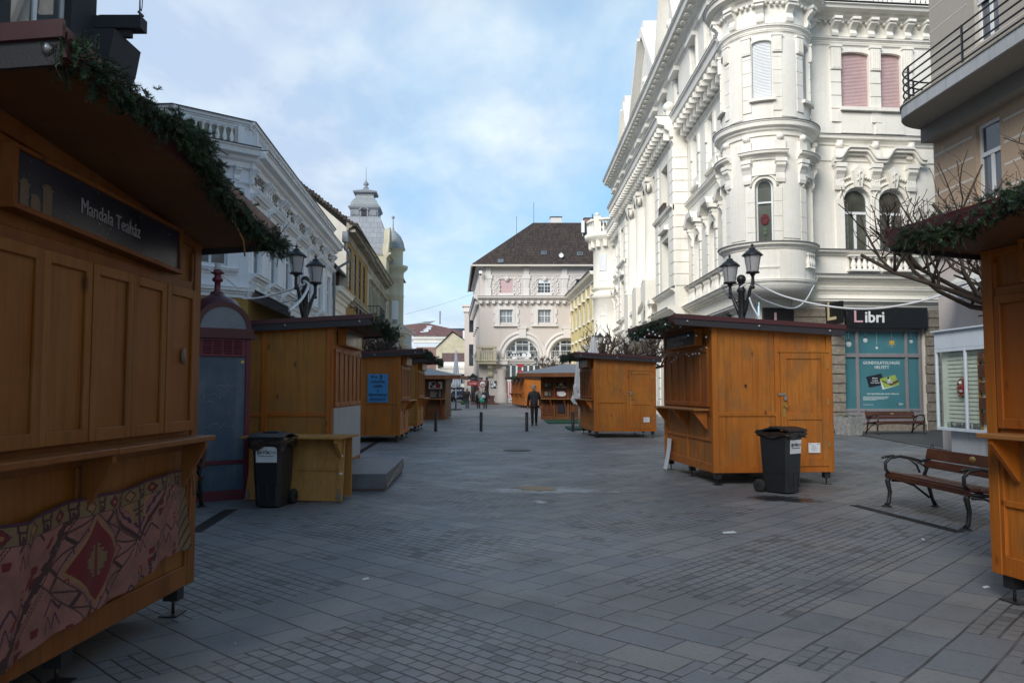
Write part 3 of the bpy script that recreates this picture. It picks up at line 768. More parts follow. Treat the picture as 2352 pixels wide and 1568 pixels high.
for ua, ub in ((1900, 1970), (1988, 2050), (2070, 2140)):
    xa, xb = sx(ua, 8), sx(ub, 8); balustrade(m, xa, xb, zcor + .25, zcor + 1.15, -.25, 6, .13)
m.box(1.2, XE, -.4, -.05, zcor + 1.15, zcor + 1.35); m.box(1.2, XE, -.4, -.05, zcor + .05, zcor + .25); m.box(1.2, XE, -.04, .0, zcor, zcor + 1.2)
for u in (1978, 2060): m.box(sx(u, 8) - .25, sx(u, 8) + .25, -.38, -.06, zcor + .25, zcor + 1.15)
m.build('balustrade', [M['grime_st'], M['white_st']], wb)
m = MB(); m.M = TN   # dark metal flashings on ledges
for z, p in ((zcor + .052, .77), (zfl2 + .022, .32), (zledge + .002, .3), (zb + .042, .47)): m.box(1.2, XE, -p, 0, z, z + .025)
m.build('flashing', M['dark_lead'], wb)
for k, o_ in enumerate(ops):
    if k in (2, 3): win(wb, TN, *o_[:4], y=.18, fm=WW, gm=GL, blind=(.97, M['blind_pink']), trans=())
    else:
        win(wb, TN, *o_[:4], rise=o_[4], y=.2, fm=WW, gm=M['glass_stained'], trans=(.615,), fw=.09)
        cm = MB(); cm.M = TN
        w0 = o_[0] + .12
        for j in range(10): cm.box(w0 + j * .035, w0 + j * .035 + .02, .228 + .004 * (j % 2), .234, o_[2] + .1, o_[2] + 1.95) if j < 4 or k == 0 and j < 5 else None
        cm.build('curtain', M['curtain'], wb)
# rough stone ground floor
m = MB(); m.M = TN
def stones(xa, xb, za, zt, y=-.1):
    z = za; h = (zt - za) / max(1, round((zt - za) / .36)); r = random.Random(int(xa * 10))
    while z < zt - .02:
        m.box(xa + r.uniform(-.02, .02), xb + r.uniform(-.02, .02), y - r.uniform(0, .05), 0, z + .025, z + h - .02); z += h
m.box(xs0, xs1, -.03, .3, 0, .25); m.build('plinth', M['rust_stone'], wb)
for a_, b_ in ((sx(1905, 850), xs0 - .03), (xs1 + .03, xs1 + 1.1), (.1, .9), (.92, 2.3), (xs1 + 4.4, xs1 + 5.2)):
    m = MB(); m.M = TN; stones(a_, b_, 0, zb1); m.build('stone_pier', M['rust_stone'], wb)
# shop front with printed panels
sf = MB(); sf.M = TN
X = lambda px: sx((3350 + px / 3.137) / 1.7415, 850)
Z = lambda py: zz((1250 + py / 3.137) / 1.7415, 2030)
for a, b in ((82, 108), (246, 284), (866, 900), (1040, 1068)): sf.box(X(a), X(b), .05, .18, .3, Z(205))
for a, b in ((205, 240), (512, 560), (1205, 1240)): sf.box(X(84), X(1066), .045, .17, Z(b), Z(a))
sf.box(X(84), X(1066), .06, .2, .25, Z(1240) - .02)
for a, b in ((130, 270), (310, 575), (600, 885), (910, 1060)): sf.box(X(a), X(b), .03, .07, Z(1390), Z(1250))
sh = sf.build('shop_window', M['wingrey'], wb, bevel=.01)
pn = MB(); pn.M = TN
for a, b in ((108, 246), (284, 866), (900, 1040)):
    pn.quad((X(a), .12, Z(512)), (X(b), .12, Z(512)), (X(b), .12, Z(240)), (X(a), .12, Z(240)))
    pn.quad((X(a), .12, Z(1205)), (X(b), .12, Z(1205)), (X(b), .12, Z(560)), (X(a), .12, Z(560)))
pn.build('poster', M['teal'], sh)
lt = MB(); lt.M = TN; y = .112
hS = Z(0) - Z(100)
xm = (X(295) + X(866)) / 2
lt.text('GONDOLATOLVASÁS', hS * .53, ((X(322) + X(828)) / 2, y, Z(630)), depth=.003, bold=.012, sx=.93)
lt.text('HELYETT', hS * .53, ((X(468) + X(686)) / 2, y, Z(686)), depth=.003, bold=.012, sx=.9)
lt.text('Libri Ajándékkártyák minden alkalomra', hS * .31, ((X(332) + X(836)) / 2, y, Z(1018)), depth=.003, bold=.008, sx=.86)
lt.text('ibri', hS * .42, ((X(768) + X(845)) / 2, y, Z(1146)), depth=.003, bold=.006)
for i, (a, b) in enumerate(((332, 652), (332, 645), (332, 610), (332, 508), (336, 455))):
    zq = (1056, 1069, 1082, 1095, 1155)[i]; r = random.Random(i); xx = X(a)
    while xx < X(b):
        w = r.uniform(.03, .11); lt.box(xx, min(X(b), xx + w), y - .002, y, Z(zq + 3), Z(zq - 3)); xx += w + .02
lt.text('L', hS * .42, (X(752), y, Z(1146)), depth=.003, bold=.004) if False else None
lt.build('lettering', M['posterwhite'], sh)
art = MB(); art.M = TN
def cardq(pts, mi, yy): art.mi = mi; art.add([(X(a), yy, Z(b)) for a, b in pts], [tuple(range(len(pts)))])
cardq(((376, 805), (570, 762), (615, 900), (412, 940)), 0, .116)
cardq(((552, 850), (580, 965), (792, 905), (740, 780)), 1, .1145); cardq(((548, 828), (742, 778), (794, 905), (602, 945)), 2, .113)
cardq(((575, 850), (690, 880), (775, 840), (780, 870), (690, 915), (580, 865)), 3, .112); cardq(((630, 850), (700, 850), (712, 885), (640, 890)), 4, .1115)
art.mi = 1; art.disc((X(665), .1112, Z(838)), hS * .22, 14); art.mi = 0; art.disc((X(655), .1108, Z(818)), hS * .15, 12)
for s_ in (652, 680): art.disc((X(s_), .1106, Z(838)), hS * .06, 8)
art.mi = 1
for s_, q in (('Minden', 822), ('hozzánk', 852), ('tesz valamit', 878)): art.text(s_, hS * .24, (X(488), .113, Z(q)), depth=.002, bold=.01, M=None)
bulbs = ((170, 395, 34, 335), (380, 345, 28, 300), (522, 440, 17, 420), (714, 375, 33, 320), (958, 357, 22, 322))
for i, (a, b, r_, tp) in enumerate(bulbs):
    rr = hS * r_ / 100; art.mi = 5 if i == 3 else 1; art.disc((X(a), .1165, Z(b)), rr, 18); art.mi = 6; art.box(X(a) - rr * .4, X(a) + rr * .4, .115, .117, Z(b) + rr * .85, Z(b) + rr * 1.9)
    art.mi = 1; art.box(X(a) - .004, X(a) + .004, .116, .118, Z(b) + rr * 1.9, Z(240)); art.mi = 0
    art.tube([(X(a) + rr * .55 * cos(q), .1155, Z(b) - rr * .1 + rr * .5 * sin(q)) for q in [pi + pi * j / 8 for j in range(9)]], .005, 4)
    if i == 3:
        art.mi = 1
        for j in range(12):
            a_ = 2 * pi * j / 12; art.bar((X(a) + rr * 1.35 * cos(a_), .116, Z(b) + rr * 1.35 * sin(a_)), (X(a) + rr * 2.0 * cos(a_), .116, Z(b) + rr * 2.0 * sin(a_)), .008, .004)
art.mi = 7; art.text('L', hS * .42, (X(752), y, Z(1146)), depth=.003)
art.build('artwork', [M['ink'], M['posterwhite'], M['green_card'], M['brown'], M['pale_green_st'], M['yellow'], M['grey_metal'], M['brown']], sh)

# turret
RT = 1.62
CT = Vector((PB[0] - 9.3 + .05, PB[1] - 30.0 + .1, 0))
def twarp(p):
    a = p.x / RT; r = RT - p.y
    return Vector((CT.x + sin(a) * r, CT.y - cos(a) * r, p.z))
def tz(v): return W(1765, v, 28.5)[2]
zt0, ztl, zts, ztc = tz(655), zledge, zfl2, 15.9
A = lambda d: R(d) * RT
tops = []
for ang in (-21, 50, -92):
    tops.append((A(ang) - .33, A(ang) + .33, tz(566), tz(408), .3)); tops.append((A(ang) - .36, A(ang) + .36, tz(224), tz(90), .1))
m = MB(twarp); wall(m, A(-150), A(110), zt0, 20.4, tops, .28, dx=.16)
# base bowl
prof = [(.0, zt0 - .32), (RT * .75, zt0 - .3), (RT * .97, zt0 - .12), (RT, zt0 + .02)]
m2 = MB(); m2.lathe(prof, (CT.x, CT.y, 0), n=40)
tw = m.build('turret', M['white_st'], wb)
m2.build('turret_base', M['white_st'], tw)
m = MB(twarp)
xa, xb = A(-150), A(110)
for zt, h, p in ((ztl, .22, .22), (zts, .5, .34), (ztc + .35, .5, .62), (14.95, .2, .12), (14.7, .08, .06), (tz(640), .2, .12), (tz(612), .08, .05)): m.sweep(cornice_prof(zt, h, p), xa, xb, dx=.16)
for k in range(0, 6, 2):
    o_ = tops[k]; xc = (o_[0] + o_[1]) / 2; zt = o_[3]
    # hood
    m.sweep(cornice_prof(zt + .98, .3, .34), xc - .78, xc + .78, dx=.15)
    for x in (xc - .56, xc + .56):
        console(m, x, zt + .68, .85, .3, .26); m.box(x - .17, x + .17, -.16, 0, zt + 1.0, zt + 1.35)
        m.sphere((x, -.13, zt + 1.48), .13, 8)
    m.sweep([(0, zt + .1), (-.08, zt + .1), (-.08, zt + .4), (0, zt + .4)], xc - .4, xc + .4, dx=.12)
    m.tube([(a, -.02, b) for a, b in arc_pts(o_[0] - .14, o_[1] + .14, zt - .3, .44, 10)], .045, 6)
    for x in (xc - .47, xc + .47): quoins(m, x - .15, x + .15, o_[2], zt - .35, 0, .55, .035, .015)
    u_ = tops[k + 1]
    for x in (xc - .54, xc + .54):
        m.box(x - .16, x + .16, -.1, 0, u_[3] - .5, u_[3] + .1); m.box(x - .19, x + .19, -.13, 0, u_[3] + .1, u_[3] + .17)
        for j in (-.1, -.03, .04, .11): m.box(x + j - .015, x + j + .015, -.12, -.1, u_[3] - .45, u_[3] + .05)
        quoins(m, x - .16, x + .16, u_[2] - .5, u_[3] - .55, 0, .5, .045, .02)
    m.box(xc - .44, xc + .44, -.16, 0, u_[2] - .12, u_[2] - .01, dx=.12)
for i in range(-4, 4):
    console(m, A(14 + 36 * i), ztc - .12, .75, .26, .4)
x = xa
while x < xb: m.sphere((x, -.12, ztc - .22), .07, 5); x += .2
for ang in (14, -58): m.box(A(ang) - .35, A(ang) + .35, -.03, 0, ztl + .15, zts - .7, dx=.12); m.box(A(ang) - .32, A(ang) + .32, -.03, 0, zts + .2, tz(90), dx=.12)
for ang in (14, -58, 84): m.box(A(ang) - .5, A(ang) + .5, -.05, 0, zt0 + .25, ztl - .3, dx=.12)
m.build('turret_moulding', M['white_st'], tw)
m = MB(twarp); balustrade(m, A(46) - .28, A(46) + .28, tz(612), tz(578), -.06, 4, .09); m.build('turret_balustrade', M['white_st'], tw)
m = MB(twarp)
for z, p in ((ztl + .002, .24), (zts + .002, .36), (ztc + .352, .64)): m.sweep([(0, z), (-p, z), (-p, z + .025), (0, z + .025)], xa, xb, dx=.16)
m.build('turret_flashing', M['dark_lead'], tw)
for k, o_ in enumerate(tops[:4]):
    if k % 2: window(tw, *o_[:4], y=.14, fm=WW, gm=GL, blind=(.97, M['blind_white']), trans=(), warp=twarp, rise=o_[4])
    else: window(tw, *o_[:4], rise=o_[4], y=.2, fm=WW, gm=M['glass_stained'], trans=(.66,), mull=0, warp=twarp, fw=.06)
# red stained-glass rose in the turret window
m = MB(twarp); xr = A(-21); zr = tz(500)
for j in range(7):
    a = 2 * pi * j / 7; m.disc((xr + .1 * cos(a), .218, zr + .12 * sin(a)), .085, 8)
m.mi = 1
for zq in (zr - .5, zr - .35): m.disc((xr, .219, zq), .08, 6)
m.mi = 2
for j in range(8):
    a = 2 * pi * j / 8; m.tube([(xr, .216, zr), (xr + .19 * cos(a), .216, zr + .22 * sin(a))], .007, 4)
m.tube([(xr, .216, zr - .2), (xr, .216, tz(562))], .007, 4)
m.build('rose_glass', [M['kilim_red'], M['leaf'], M['grey_metal']], tw)
# the bowl over the rounded corner above the cornice
m = MB(); m.lathe([(RT + .1, ztc + .4), (RT + .05, 20.4), (RT * .9, 21.2), (.4, 23), (.05, 24)], (CT.x, CT.y, 0), n=32); m.build('turret_roof', M['lead'], tw)

# street facade of the palace: x = 72.5 - Y, outward is -X
PS = (9.3, 72.5); TS = frame(wb, PS, -90)
ys = lambda Y: 72.5 - Y
def floor_ops(Ys, z0, z1, w, rise): return [(ys(Y) - w / 2, ys(Y) + w / 2, z0, z1, rise) for Y in Ys]
near, far = (39.7, 36.6, 33.6), (65.2, 68.2, 70.8)
z1a, z1b = zledge + .02, 9.35
so = floor_ops(near, z1a, z1b, 1.25, .62) + floor_ops(far, z1a, z1b, 1.1, .55) + floor_ops(near + far, 12.3, 14.45, 1.25, .1)
so += floor_ops((49.2, 52.9, 56.6), z1a, 9.6, 1.5, .75) + floor_ops((49.2, 52.9, 56.6), 11.6, 14.0, 1.4, 0)
ao = floor_ops(near + (44.1, 47.5, 50.6, 53.7, 57, 61, 64.5, 68, 70.8), 17.7, 19.3, 1.1, 0)
go = floor_ops((39, 35.2), .3, 4.0, 2.6, 0) + floor_ops((50, 56, 66, 70), .3, 4.0, 2.6, 0)
m = MB(); m.M = TS
wall(m, 0, 42.5, 0, ZC, so + go, .32)
wall(m, .7, 42.3, ZC, 20.1, ao, .25)
for a, b in ((41.5, 46.7), (59.1, 63.0)):   # projecting pier blocks
    xa, xb = ys(b), ys(a); wd = .9
    cx = (xa + xb) / 2
    wall(m, xa, xb, 0, ZC, [(cx - wd, cx + wd, 6.9, 9.9, 0), (cx - wd, cx + wd, 11.3, 14.0, 0), (cx - .8, cx + .8, .3, 4, 0)], .7, y=-.75)
    m.quad((xa, -.75, 0), (xa, 0, 0), (xa, 0, ZC), (xa, -.75, ZC)); m.quad((xb, -.75, 0), (xb, 0, 0), (xb, 0, ZC), (xb, -.75, ZC))
m.box(.7, 42.3, .3, 14, 20.1, 20.3)
m.build('wall', M['cream_st'], wb)
m = MB(); m.M = TS
secs = ((0.0, ys(63), 0.0), (ys(63), ys(59.1), -.75), (ys(59.1), ys(46.7), -.75), (ys(46.7), ys(41.5), -.75), (ys(41.5), 42.6, 0.0))
for a, b, y in secs:
    m.sweep(cornice_prof(ZC + .05, 1.1, .95, y), a, b); m.sweep(cornice_prof(ZC - 1.2, .2, .12, y), a, b)
    if y == 0 or b - a < 6: m.sweep(cornice_prof(zfl2 + .02, .32, .25, y), a, b)
    m.sweep(cornice_prof(zledge, .2, .28, y), a, b); m.sweep(cornice_prof(zb + .04, .3, .45, y), a, b); m.sweep(cornice_prof(zb - .85, .3, .3, y), a, b)
    x = a + .3
    while x < b - .1:
        m.box(x, x + .26, y - .8, y - .1, ZC - .75, ZC - .5); m.box(x + .03, x + .23, y - .45, y, ZC - 1.15, ZC - .75); x += .72
m.sweep(cornice_prof(20.6, .95, 1.0), .5, 42.4); m.sweep(cornice_prof(19.75, .25, .15), .7, 42.3); m.sweep(cornice_prof(16.9, .2, .15), .7, 42.3)
x = .8
while x < 42: m.box(x, x + .32, -.75, 0, 20.05, 20.1); x += .85
for a, b in ((41.5, 46.7), (59.1, 63.0)):
    xa, xb = ys(b), ys(a)
    for p, q in ((xa, xa + .95), (xb - .95, xb)):
        quoins(m, p, q, zledge + .1, 14.4, -.75, .62, .07, .05); quoins(m, p, q, .4, zb - 1, -.75, .6, .07, .05)
    for xx, d in ((xa, -1), (xb, 1)):
        z = zledge + .1
        while z < 14.3: m.box(xx if d > 0 else xx - .05, xx + .05 if d > 0 else xx, -.72, -.02, z + .05, z + .62); z += .62
    m.box((xa + xb) / 2 - 1.0, (xa + xb) / 2 + 1.0, -1.0, -.7, 10.3, 10.55)
for Y in near + far:
    xc = ys(Y)
    for sgn in (-1, 1):
        console(m, xc + sgn * .85, 9.75, .9, .3, .3); quoins(m, xc + sgn * .8 - .14, xc + sgn * .8 + .14, z1a, 8.8, 0, .5, .06, .03)
        m.box(xc + sgn * .8 - .14, xc + sgn * .8 + .14, -.1, 0, 13.3, 14.25); quoins(m, xc + sgn * .8 - .12, xc + sgn * .8 + .12, 11.3, 13.2, 0, .5, .06, .03)
        m.box(xc + sgn * .72 - .12, xc + sgn * .72 + .12, -.1, 0, 17.2, 19.3)
    nn = 14
    for i in range(nn):
        t0, t1 = i / nn, (i + 1) / nn; xa, xb = xc - 1.15 + 2.3 * t0, xc - 1.15 + 2.3 * t1
        h0, h1 = hood(t0 * .5), hood(t1 * .5)
        m.add([(xa, 0, 9.78 + h0), (xb, 0, 9.78 + h1), (xb, -.42, 9.78 + h1), (xa, -.42, 9.78 + h0), (xa, 0, 10.02 + h0), (xb, 0, 10.02 + h1), (xb, -.46, 10.02 + h1), (xa, -.46, 10.02 + h0)],
              [(0, 1, 2, 3), (4, 5, 6, 7), (3, 2, 6, 7), (0, 3, 7, 4), (1, 2, 6, 5)])
    m.box(xc - .8, xc + .8, -.18, 0, 11.7, 11.85); m.sphere((xc - .9, -.15, 10.4), .2, 6)
    m.box(xc - .75, xc + .75, -.32, 0, 17.1, 17.38); m.box(xc - .8, xc + .8, -.3, 0, 19.3, 19.5)
for Y in (44.1, 47.5, 50.6, 53.7, 57, 61):
    xc = ys(Y); m.box(xc - .7, xc + .7, -.32, 0, 17.1, 17.38); m.box(xc - .8, xc + .8, -.3, 0, 19.3, 19.55); m.sphere((xc + 1.5, -.75, 16.9), .32, 8); m.box(xc + 1.15, xc + 1.85, -.95, -.05, ZC + .08, 16.6)
m.build('moulding', M['white_st'], wb)
m = MB(); m.M = TS   # giant columns
for Y in (48.4, 52.0, 55.6):
    x = ys(Y); prof = [(.8, 8.15), (.8, 8.35), (.68, 8.4), (.7, 8.55), (.6, 8.65), (.6, 10), (.52, 13.4), (.54, 13.5)]
    m.lathe(prof, (x, -.55, 0), n=20); m.box(x - .85, x + .85, -1.3, 0, zledge - 1.2, 8.15); m.box(x - .66, x + .66, -1.2, 0, 14.2, 14.45)
    for sx_ in (-.48, .48):
        for k_ in range(2): m.lathe([(.02, -.12), (.26, -.12), (.26, .12), (.02, .12)], n=12, M=TR(x + sx_, -1.0, 13.85 - .02 * k_) @ RX(90))
    m.lathe([(.52, 13.5), (.64, 13.8), (.72, 14.2)], (x, -.55, 0), n=14)
m.box(ys(59.1), ys(46.7), -1.2, 0, 4.9, zledge - 1.2); m.box(ys(59.1), ys(46.7), -.75, 0, 14.4, ZC - .5)
m.build('column', M['cream_st'], wb)
m = MB(); m.M = TS   # roof pediments
def pediment(Ya, Yb, zp, zb0=20.55, block=1.4):
    xa, xb = ys(Yb), ys(Ya); xc = (xa + xb) / 2
    for p, g in ((-.2, 0), (-.45, 1)):
        if g == 0: poly = [(xa + .2, zb0), (xb - .2, zb0), (xc + block / 2, zp - .3), (xc - block / 2, zp - .3)]
        else: poly = None
        if poly: m.add([(a, p, b) for a, b in poly] + [(a, 1.0, b) for a, b in poly], [(0, 1, 2, 3), (7, 6, 5, 4), (0, 4, 5, 1), (1, 5, 6, 2), (2, 6, 7, 3), (3, 7, 4, 0)])
    for a, b in (((xa, zb0 + .1), (xc - block / 2, zp)), ((xb, zb0 + .1), (xc + block / 2, zp))):
        m.bar((a[0], -.1, a[1]), (b[0], -.1, b[1]), 1.3, .4)
    m.box(xc - block / 2 - .2, xc + block / 2 + .2, -.6, 1.2, zp - .1, zp + .6)
    for j in range(5): m.sphere((xc + (j - 2) * .5, -.25, zb0 + .7 + .5 * (2 - abs(j - 2))), .32, 6)
pediment(41.2, 46.9, 25.2); pediment(47.0, 57.8, 25.4); pediment(58.9, 63.3, 23.6)
m.build('pediment', M['white_st'], wb)
m = MB(); m.M = TS
for a, b, y in secs:
    m.box(a, b, y - .97, y, ZC + .052, ZC + .08)
    m.box(a, b, y - .3, y, zledge + .002, zledge + .025)
m.box(.5, 42.4, -1.02, 0, 20.602, 20.63)
m.build('flashing', M['dark_lead'], wb)
m = MB(); m.M = TS
for a, b, y in (secs[0], secs[4]):
    x = a + .5
    while x < b - 1.2: balustrade(m, x, x + 1.1, zledge - 1.0, zledge - .2, y - .1, 4, .12); x += 1.55
balustrade(m, ys(59), ys(46.8), zledge - 1.15, zledge - .25, -1.05, 24, .13); m.box(ys(59.1), ys(46.7), -1.2, -.9, zledge - .25, zledge)
m.build('balustrade', M['white_st'], wb)
for o_ in so:
    bl = (.97, M['blind_white']) if 12 < o_[2] < 13 else None
    win(wb, TS, *o_[:4], rise=o_[4], y=.22, fm=WW, gm=GL, blind=bl, trans=(.62,) if not bl else (), fw=.08)
for o_ in ao: win(wb, TS, *o_[:4], y=.18, fm=WW, gm=GL, trans=(.65,), blind=(.5, M['blind_white']))
for a, b in ((41.5, 46.7), (59.1, 63.0)):
    cx = (ys(a) + ys(b)) / 2
    for za, zb_ in ((6.9, 9.9), (11.3, 14.0)):
        win(wb, TS, cx - .9, cx + .9, za, zb_, y=-.12, fm=WW, gm=GL)
m = MB(); m.M = TS
for o_ in go: m.quad((o_[0], .3, o_[2]), (o_[1], .3, o_[2]), (o_[1], .3, o_[3]), (o_[0], .3, o_[3]))
m.build('shop_window', M['glass'], wb)
m = MB(); m.M = TS; cx = (ys(41.5) + ys(46.7)) / 2
m.box(cx - .85, cx + .85, -.95, -.78, 11.35, 11.6)
for i in range(8): m.box(cx - .8 + .2 * i, cx - .72 + .2 * i, -.95, -.77, 11.6, 11.85)
m.build('flower_box', M['winbrown'], wb)
m = MB(); m.M = TS; m.lathe([(.02, 0), (.3, .03), (.44, .1)], n=18, M=TR(ys(47.6), -1.5, 6.4) @ RZ(-20) @ RX(70)); m.tube([(ys(47.6), -.9, 6.2), (ys(47.6), -1.45, 6.4)], .03, 6)
m.build('satellite_dish', M['offwhite'], wb)
# far round corner
m = MB(); cf = (9.25 - 9.3, 73.3 - 30.0, 0); rf = 1.7
m.lathe([(rf, 0), (rf, 5.4), (rf + .3, 5.6), (rf, 5.8), (rf, 9.9), (rf + .35, 10.1), (rf, 10.3), (rf, 10.7), (rf + .25, 10.8), (rf, 11), (rf, 14.4), (rf + .2, 14.6), (rf + .3, 15.2), (rf + .75, 15.4), (rf + .8, 15.8), (.1, 15.85)], cf, n=40)
ft = m.build('turret', M['cream_st'], wb)
m = MB()
for i in range(26):
    a = pi * .75 + pi * 1.2 * i / 26; m.lathe(baluster_prof(1.0, .13), (cf[0] + (rf + .4) * cos(a), cf[1] + (rf + .4) * sin(a), 15.9), n=6)
m.lathe([(rf + .2, 16.9), (rf + .6, 16.9), (rf + .6, 17.1), (rf + .2, 17.1), (rf + .2, 16.9)], cf, n=40)
for a in (pi * .8, pi * 1.25): m.box(cf[0] + (rf + .4) * cos(a) - .3, cf[0] + (rf + .4) * cos(a) + .3, cf[1] + (rf + .4) * sin(a) - .3, cf[1] + (rf + .4) * sin(a) + .3, 15.8, 17.3); m.sphere((cf[0] + (rf + .4) * cos(a), cf[1] + (rf + .4) * sin(a), 17.5), .2, 8)
for i in range(9):
    a = pi * .75 + pi * 1.1 * i / 9; m.cbox((cf[0] + (rf + .25) * cos(a), cf[1] + (rf + .25) * sin(a), 14.9), (.35, .35, .7))
m.build('turret_balustrade', M['cream_st'], ft)
def fwarp(p):
    a = p.x / rf; r = rf - p.y; return Vector((cf[0] + sin(a) * r, cf[1] - cos(a) * r, p.z))
for ang in (-35,):
    x = R(ang) * rf
    window(ft, x - .38, x + .38, 6.6, 9.3, rise=.35, y=-.03, fm=WW, gm=GL, trans=(.62,), mull=0, warp=fwarp)
    window(ft, x - .38, x + .38, 11.4, 13.9, y=-.03, fm=WW, gm=GL, blind=(.6, M['blind_white']), trans=(.62,), mull=0, warp=fwarp)

# ---------- signs on the bookshop ----------
m = MB(); m.M = TN @ TR(0, 0, 0)
def sign_at(m): m.M = TR(9.3, 30, 0) @ TN
m = MB(); sign_at(m); xa, xb = sx(1937, 730), sx(2121, 730); za, zb_ = zz(755, 2030), zz(707, 2030)
m.box(xa, xb, -.28, -.02, za, zb_); so_ = m.build('shop_sign', M['signblack'], None, bevel=.01); tag(so_, 'long black shop fascia sign reading Libri over the teal display window', 'sign')
lt = MB(); sign_at(lt); hh = zb_ - za
lt.text('ibri', hh * .74, (sx(1999.5, 730), -.29, (za + zb_) / 2 + .0), depth=.03, bold=.016, sx=1.02); lt.build('lettering', M['letterwhite'], so_)
lt = MB(); sign_at(lt); x = sx(1953, 730); w = sx(1972, 730) - x; zL0, zL1 = za + hh * .27, za + hh * .82
lt.box(x, x + w * .22, -.31, -.282, zL0, zL1); lt.box(x + w * .22, x + w, -.31, -.282, zL0, zL0 + w * .2); lt.build('letter', M['pinkletter'], so_)
m = MB(); sign_at(m); x = sx(1896, 720); m.box(x - .06, x + .06, -1.25, -.1, zz(748), zz(700)); so_ = m.build('blade_sign', M['signblack']); tag(so_, 'black projecting box sign with cream letter L beside the shop fascia', 'sign')
lt = MB(); sign_at(lt); zq = zz(739)
lt.box(x - .085, x - .062, -.42, -.30, zq, zq + .7); lt.box(x - .085, x - .062, -.92, -.42, zq, zq + .11)
lt.build('letter', M['creamletter'], so_)
m = MB(); sign_at(m); m.box(sx(1750, 725), sx(1818, 725), -.2, -.02, zz(760), zz(710)); so_ = m.build('wall_sign', M['signblack']); tag(so_, 'black square sign with pink letter L under the corner turret', 'sign')
lt = MB(); sign_at(lt); x = sx(1773, 725); lt.box(x, x + .09, -.22, -.202, zz(755), zz(721)); lt.box(x + .09, x + .38, -.22, -.202, zz(755), zz(755) + .1); lt.build('letter', M['pinkletter'], so_)
m = MB(); m.M = TS @ TR(0, 0, 0); m.M = TR(9.3, 30, 0) @ TS; m.box(ys(36.5), ys(33.6), -.2, -.02, 3.9, 4.75); tag(m.build('wall_sign', M['signblack']), 'black shop sign along the street side under the balustrade, above the right stall roof', 'sign')

# ---------- beige house with rounded balcony on the right edge ----------
bh = empty('beige_house', (11.3, 21, 0), 0, 'beige rendered house with white grooves and a rounded steel railed balcony at right edge', 'building')
PBG = (11.3, 21.0); TB = frame(bh, PBG, -90 + 1.9); SB = Plane(PBG, -88.1)
z0b = 5.2; wx0, wx1 = SB(2262, 400)[0], SB(2340, 300)[0]
o1 = (SB(2243, 380)[0], SB(2300, 380)[0], 5.75, SB(2262, 288)[1] + .1)
o2 = (SB(2238, 40)[0], SB(2294, 40)[0], SB(2275, 82)[1], SB(2275, 82)[1] + 1.9); o3 = (o1[0] + 6, o1[1] + 6, o1[2], o1[3]); o4 = (o1[0] + 6, o1[1] + 6, 9.1, 11.1)
m = MB(); m.M = TB
wall(m, 0, 34, z0b, 8.55, [o1, o3], .28); m.quad((0, 0, 0), (0, 12, 0), (0, 12, 19), (0, 0, 19))
m.build('wall', M['beige_st'], bh)
m = MB(); m.M = TB; wall(m, 0, 34, 8.55, 19, [o2, o4], .25); m.box(0, 34, .3, 12, 18.8, 19); m.build('upper_wall', M['beige_grey'], bh)
m = MB(); m.M = TB; wall(m, 0, 34, 0, z0b, [(6, 9, .4, 3.4), (11, 14, .4, 3.4)], .3); m.box(-.05, 34, -.12, 0, z0b - .15, z0b + .1); m.build('ground_floor', M['pinkwall_st'], bh)
m = MB(); m.M = TB
z = z0b + .5
def clear(z, os_): return [o for o in os_ if o[2] - .02 < z < o[3] + .02]
while z < 8.5:
    cuts = sorted([(o[0] - .12, o[1] + .12) for o in clear(z, (o1, o3))]); x = 0.0
    for a, b in cuts + [(34, 34)]: m.box(x, a, -.006, 0, z - .028, z + .028); x = b
    z += .52
z = 9.3
while z < 18:
    cuts = sorted([(o[0] - .3, o[1] + .3) for o in clear(z, (o2, o4))]); x = 0.0
    for a, b in cuts + [(34, 34)]: m.box(x, a, -.006, 0, z - .012, z + .012); x = b
    z += .62
m.build('groove', M['groove_st'], bh)
for o_ in (o1, o3): win(bh, TB, *o_, y=.1, fm=WW, gm=M['glass_lit'], trans=(.66,), fw=.09, mull=1)
for o_ in (o2, o4): win(bh, TB, *o_, y=.12, fm=WW, gm=M['glass_lit'], trans=(), blind=(.45, M['blind_white']), fw=.08)
# balcony slab with rounded end
def slab_poly(p, x0, x1, y0, n=14):   # rounded far end at x0
    pts = [(x0 + p * .85 - p * .85 * sin(pi / 2 * i / n), y0 - p + p * (1 - cos(pi / 2 * i / n))) for i in range(n + 1)]
    return [(x1, y0), (x1, y0 - p)] + pts + [(x0, y0)]
zs0 = 8.55; Lb = 13.5; x0b = -.1
m = MB(); m.M = TB; m.prism(slab_poly(1.25, x0b, Lb, 0), 'z', zs0, zs0 + .3); bal = m.build('balcony', M['slab_st'], bh)
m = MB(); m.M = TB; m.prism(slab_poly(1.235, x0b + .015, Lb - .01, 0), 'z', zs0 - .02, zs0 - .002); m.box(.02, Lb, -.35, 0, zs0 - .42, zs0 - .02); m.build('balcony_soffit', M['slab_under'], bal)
m = MB(); m.M = TB; m.prism(slab_poly(1.28, x0b - .03, Lb, 0), 'z', zs0 + .302, zs0 + .34); m.build('coping', M['grime_st'], bal)
m = MB(); m.M = TB
path = [(q[0], q[1]) for q in slab_poly(1.18, x0b + .06, Lb, 0)][1:]
for i in range(5):
    z = zs0 + .46 + .2 * i; m.tube([(a, b, z) for a, b in path], .022, 6)
for x in (1.0, 3.3, 5.6, 7.9, 10.2, 12.5): m.box(x - .02, x + .02, -1.2, -1.16, zs0 + .34, zs0 + 1.28)
m.box(x0b + .05, x0b + .09, -.5, -.46, zs0 + .34, zs0 + 1.28)
m.build('railing', M['black'], bal)
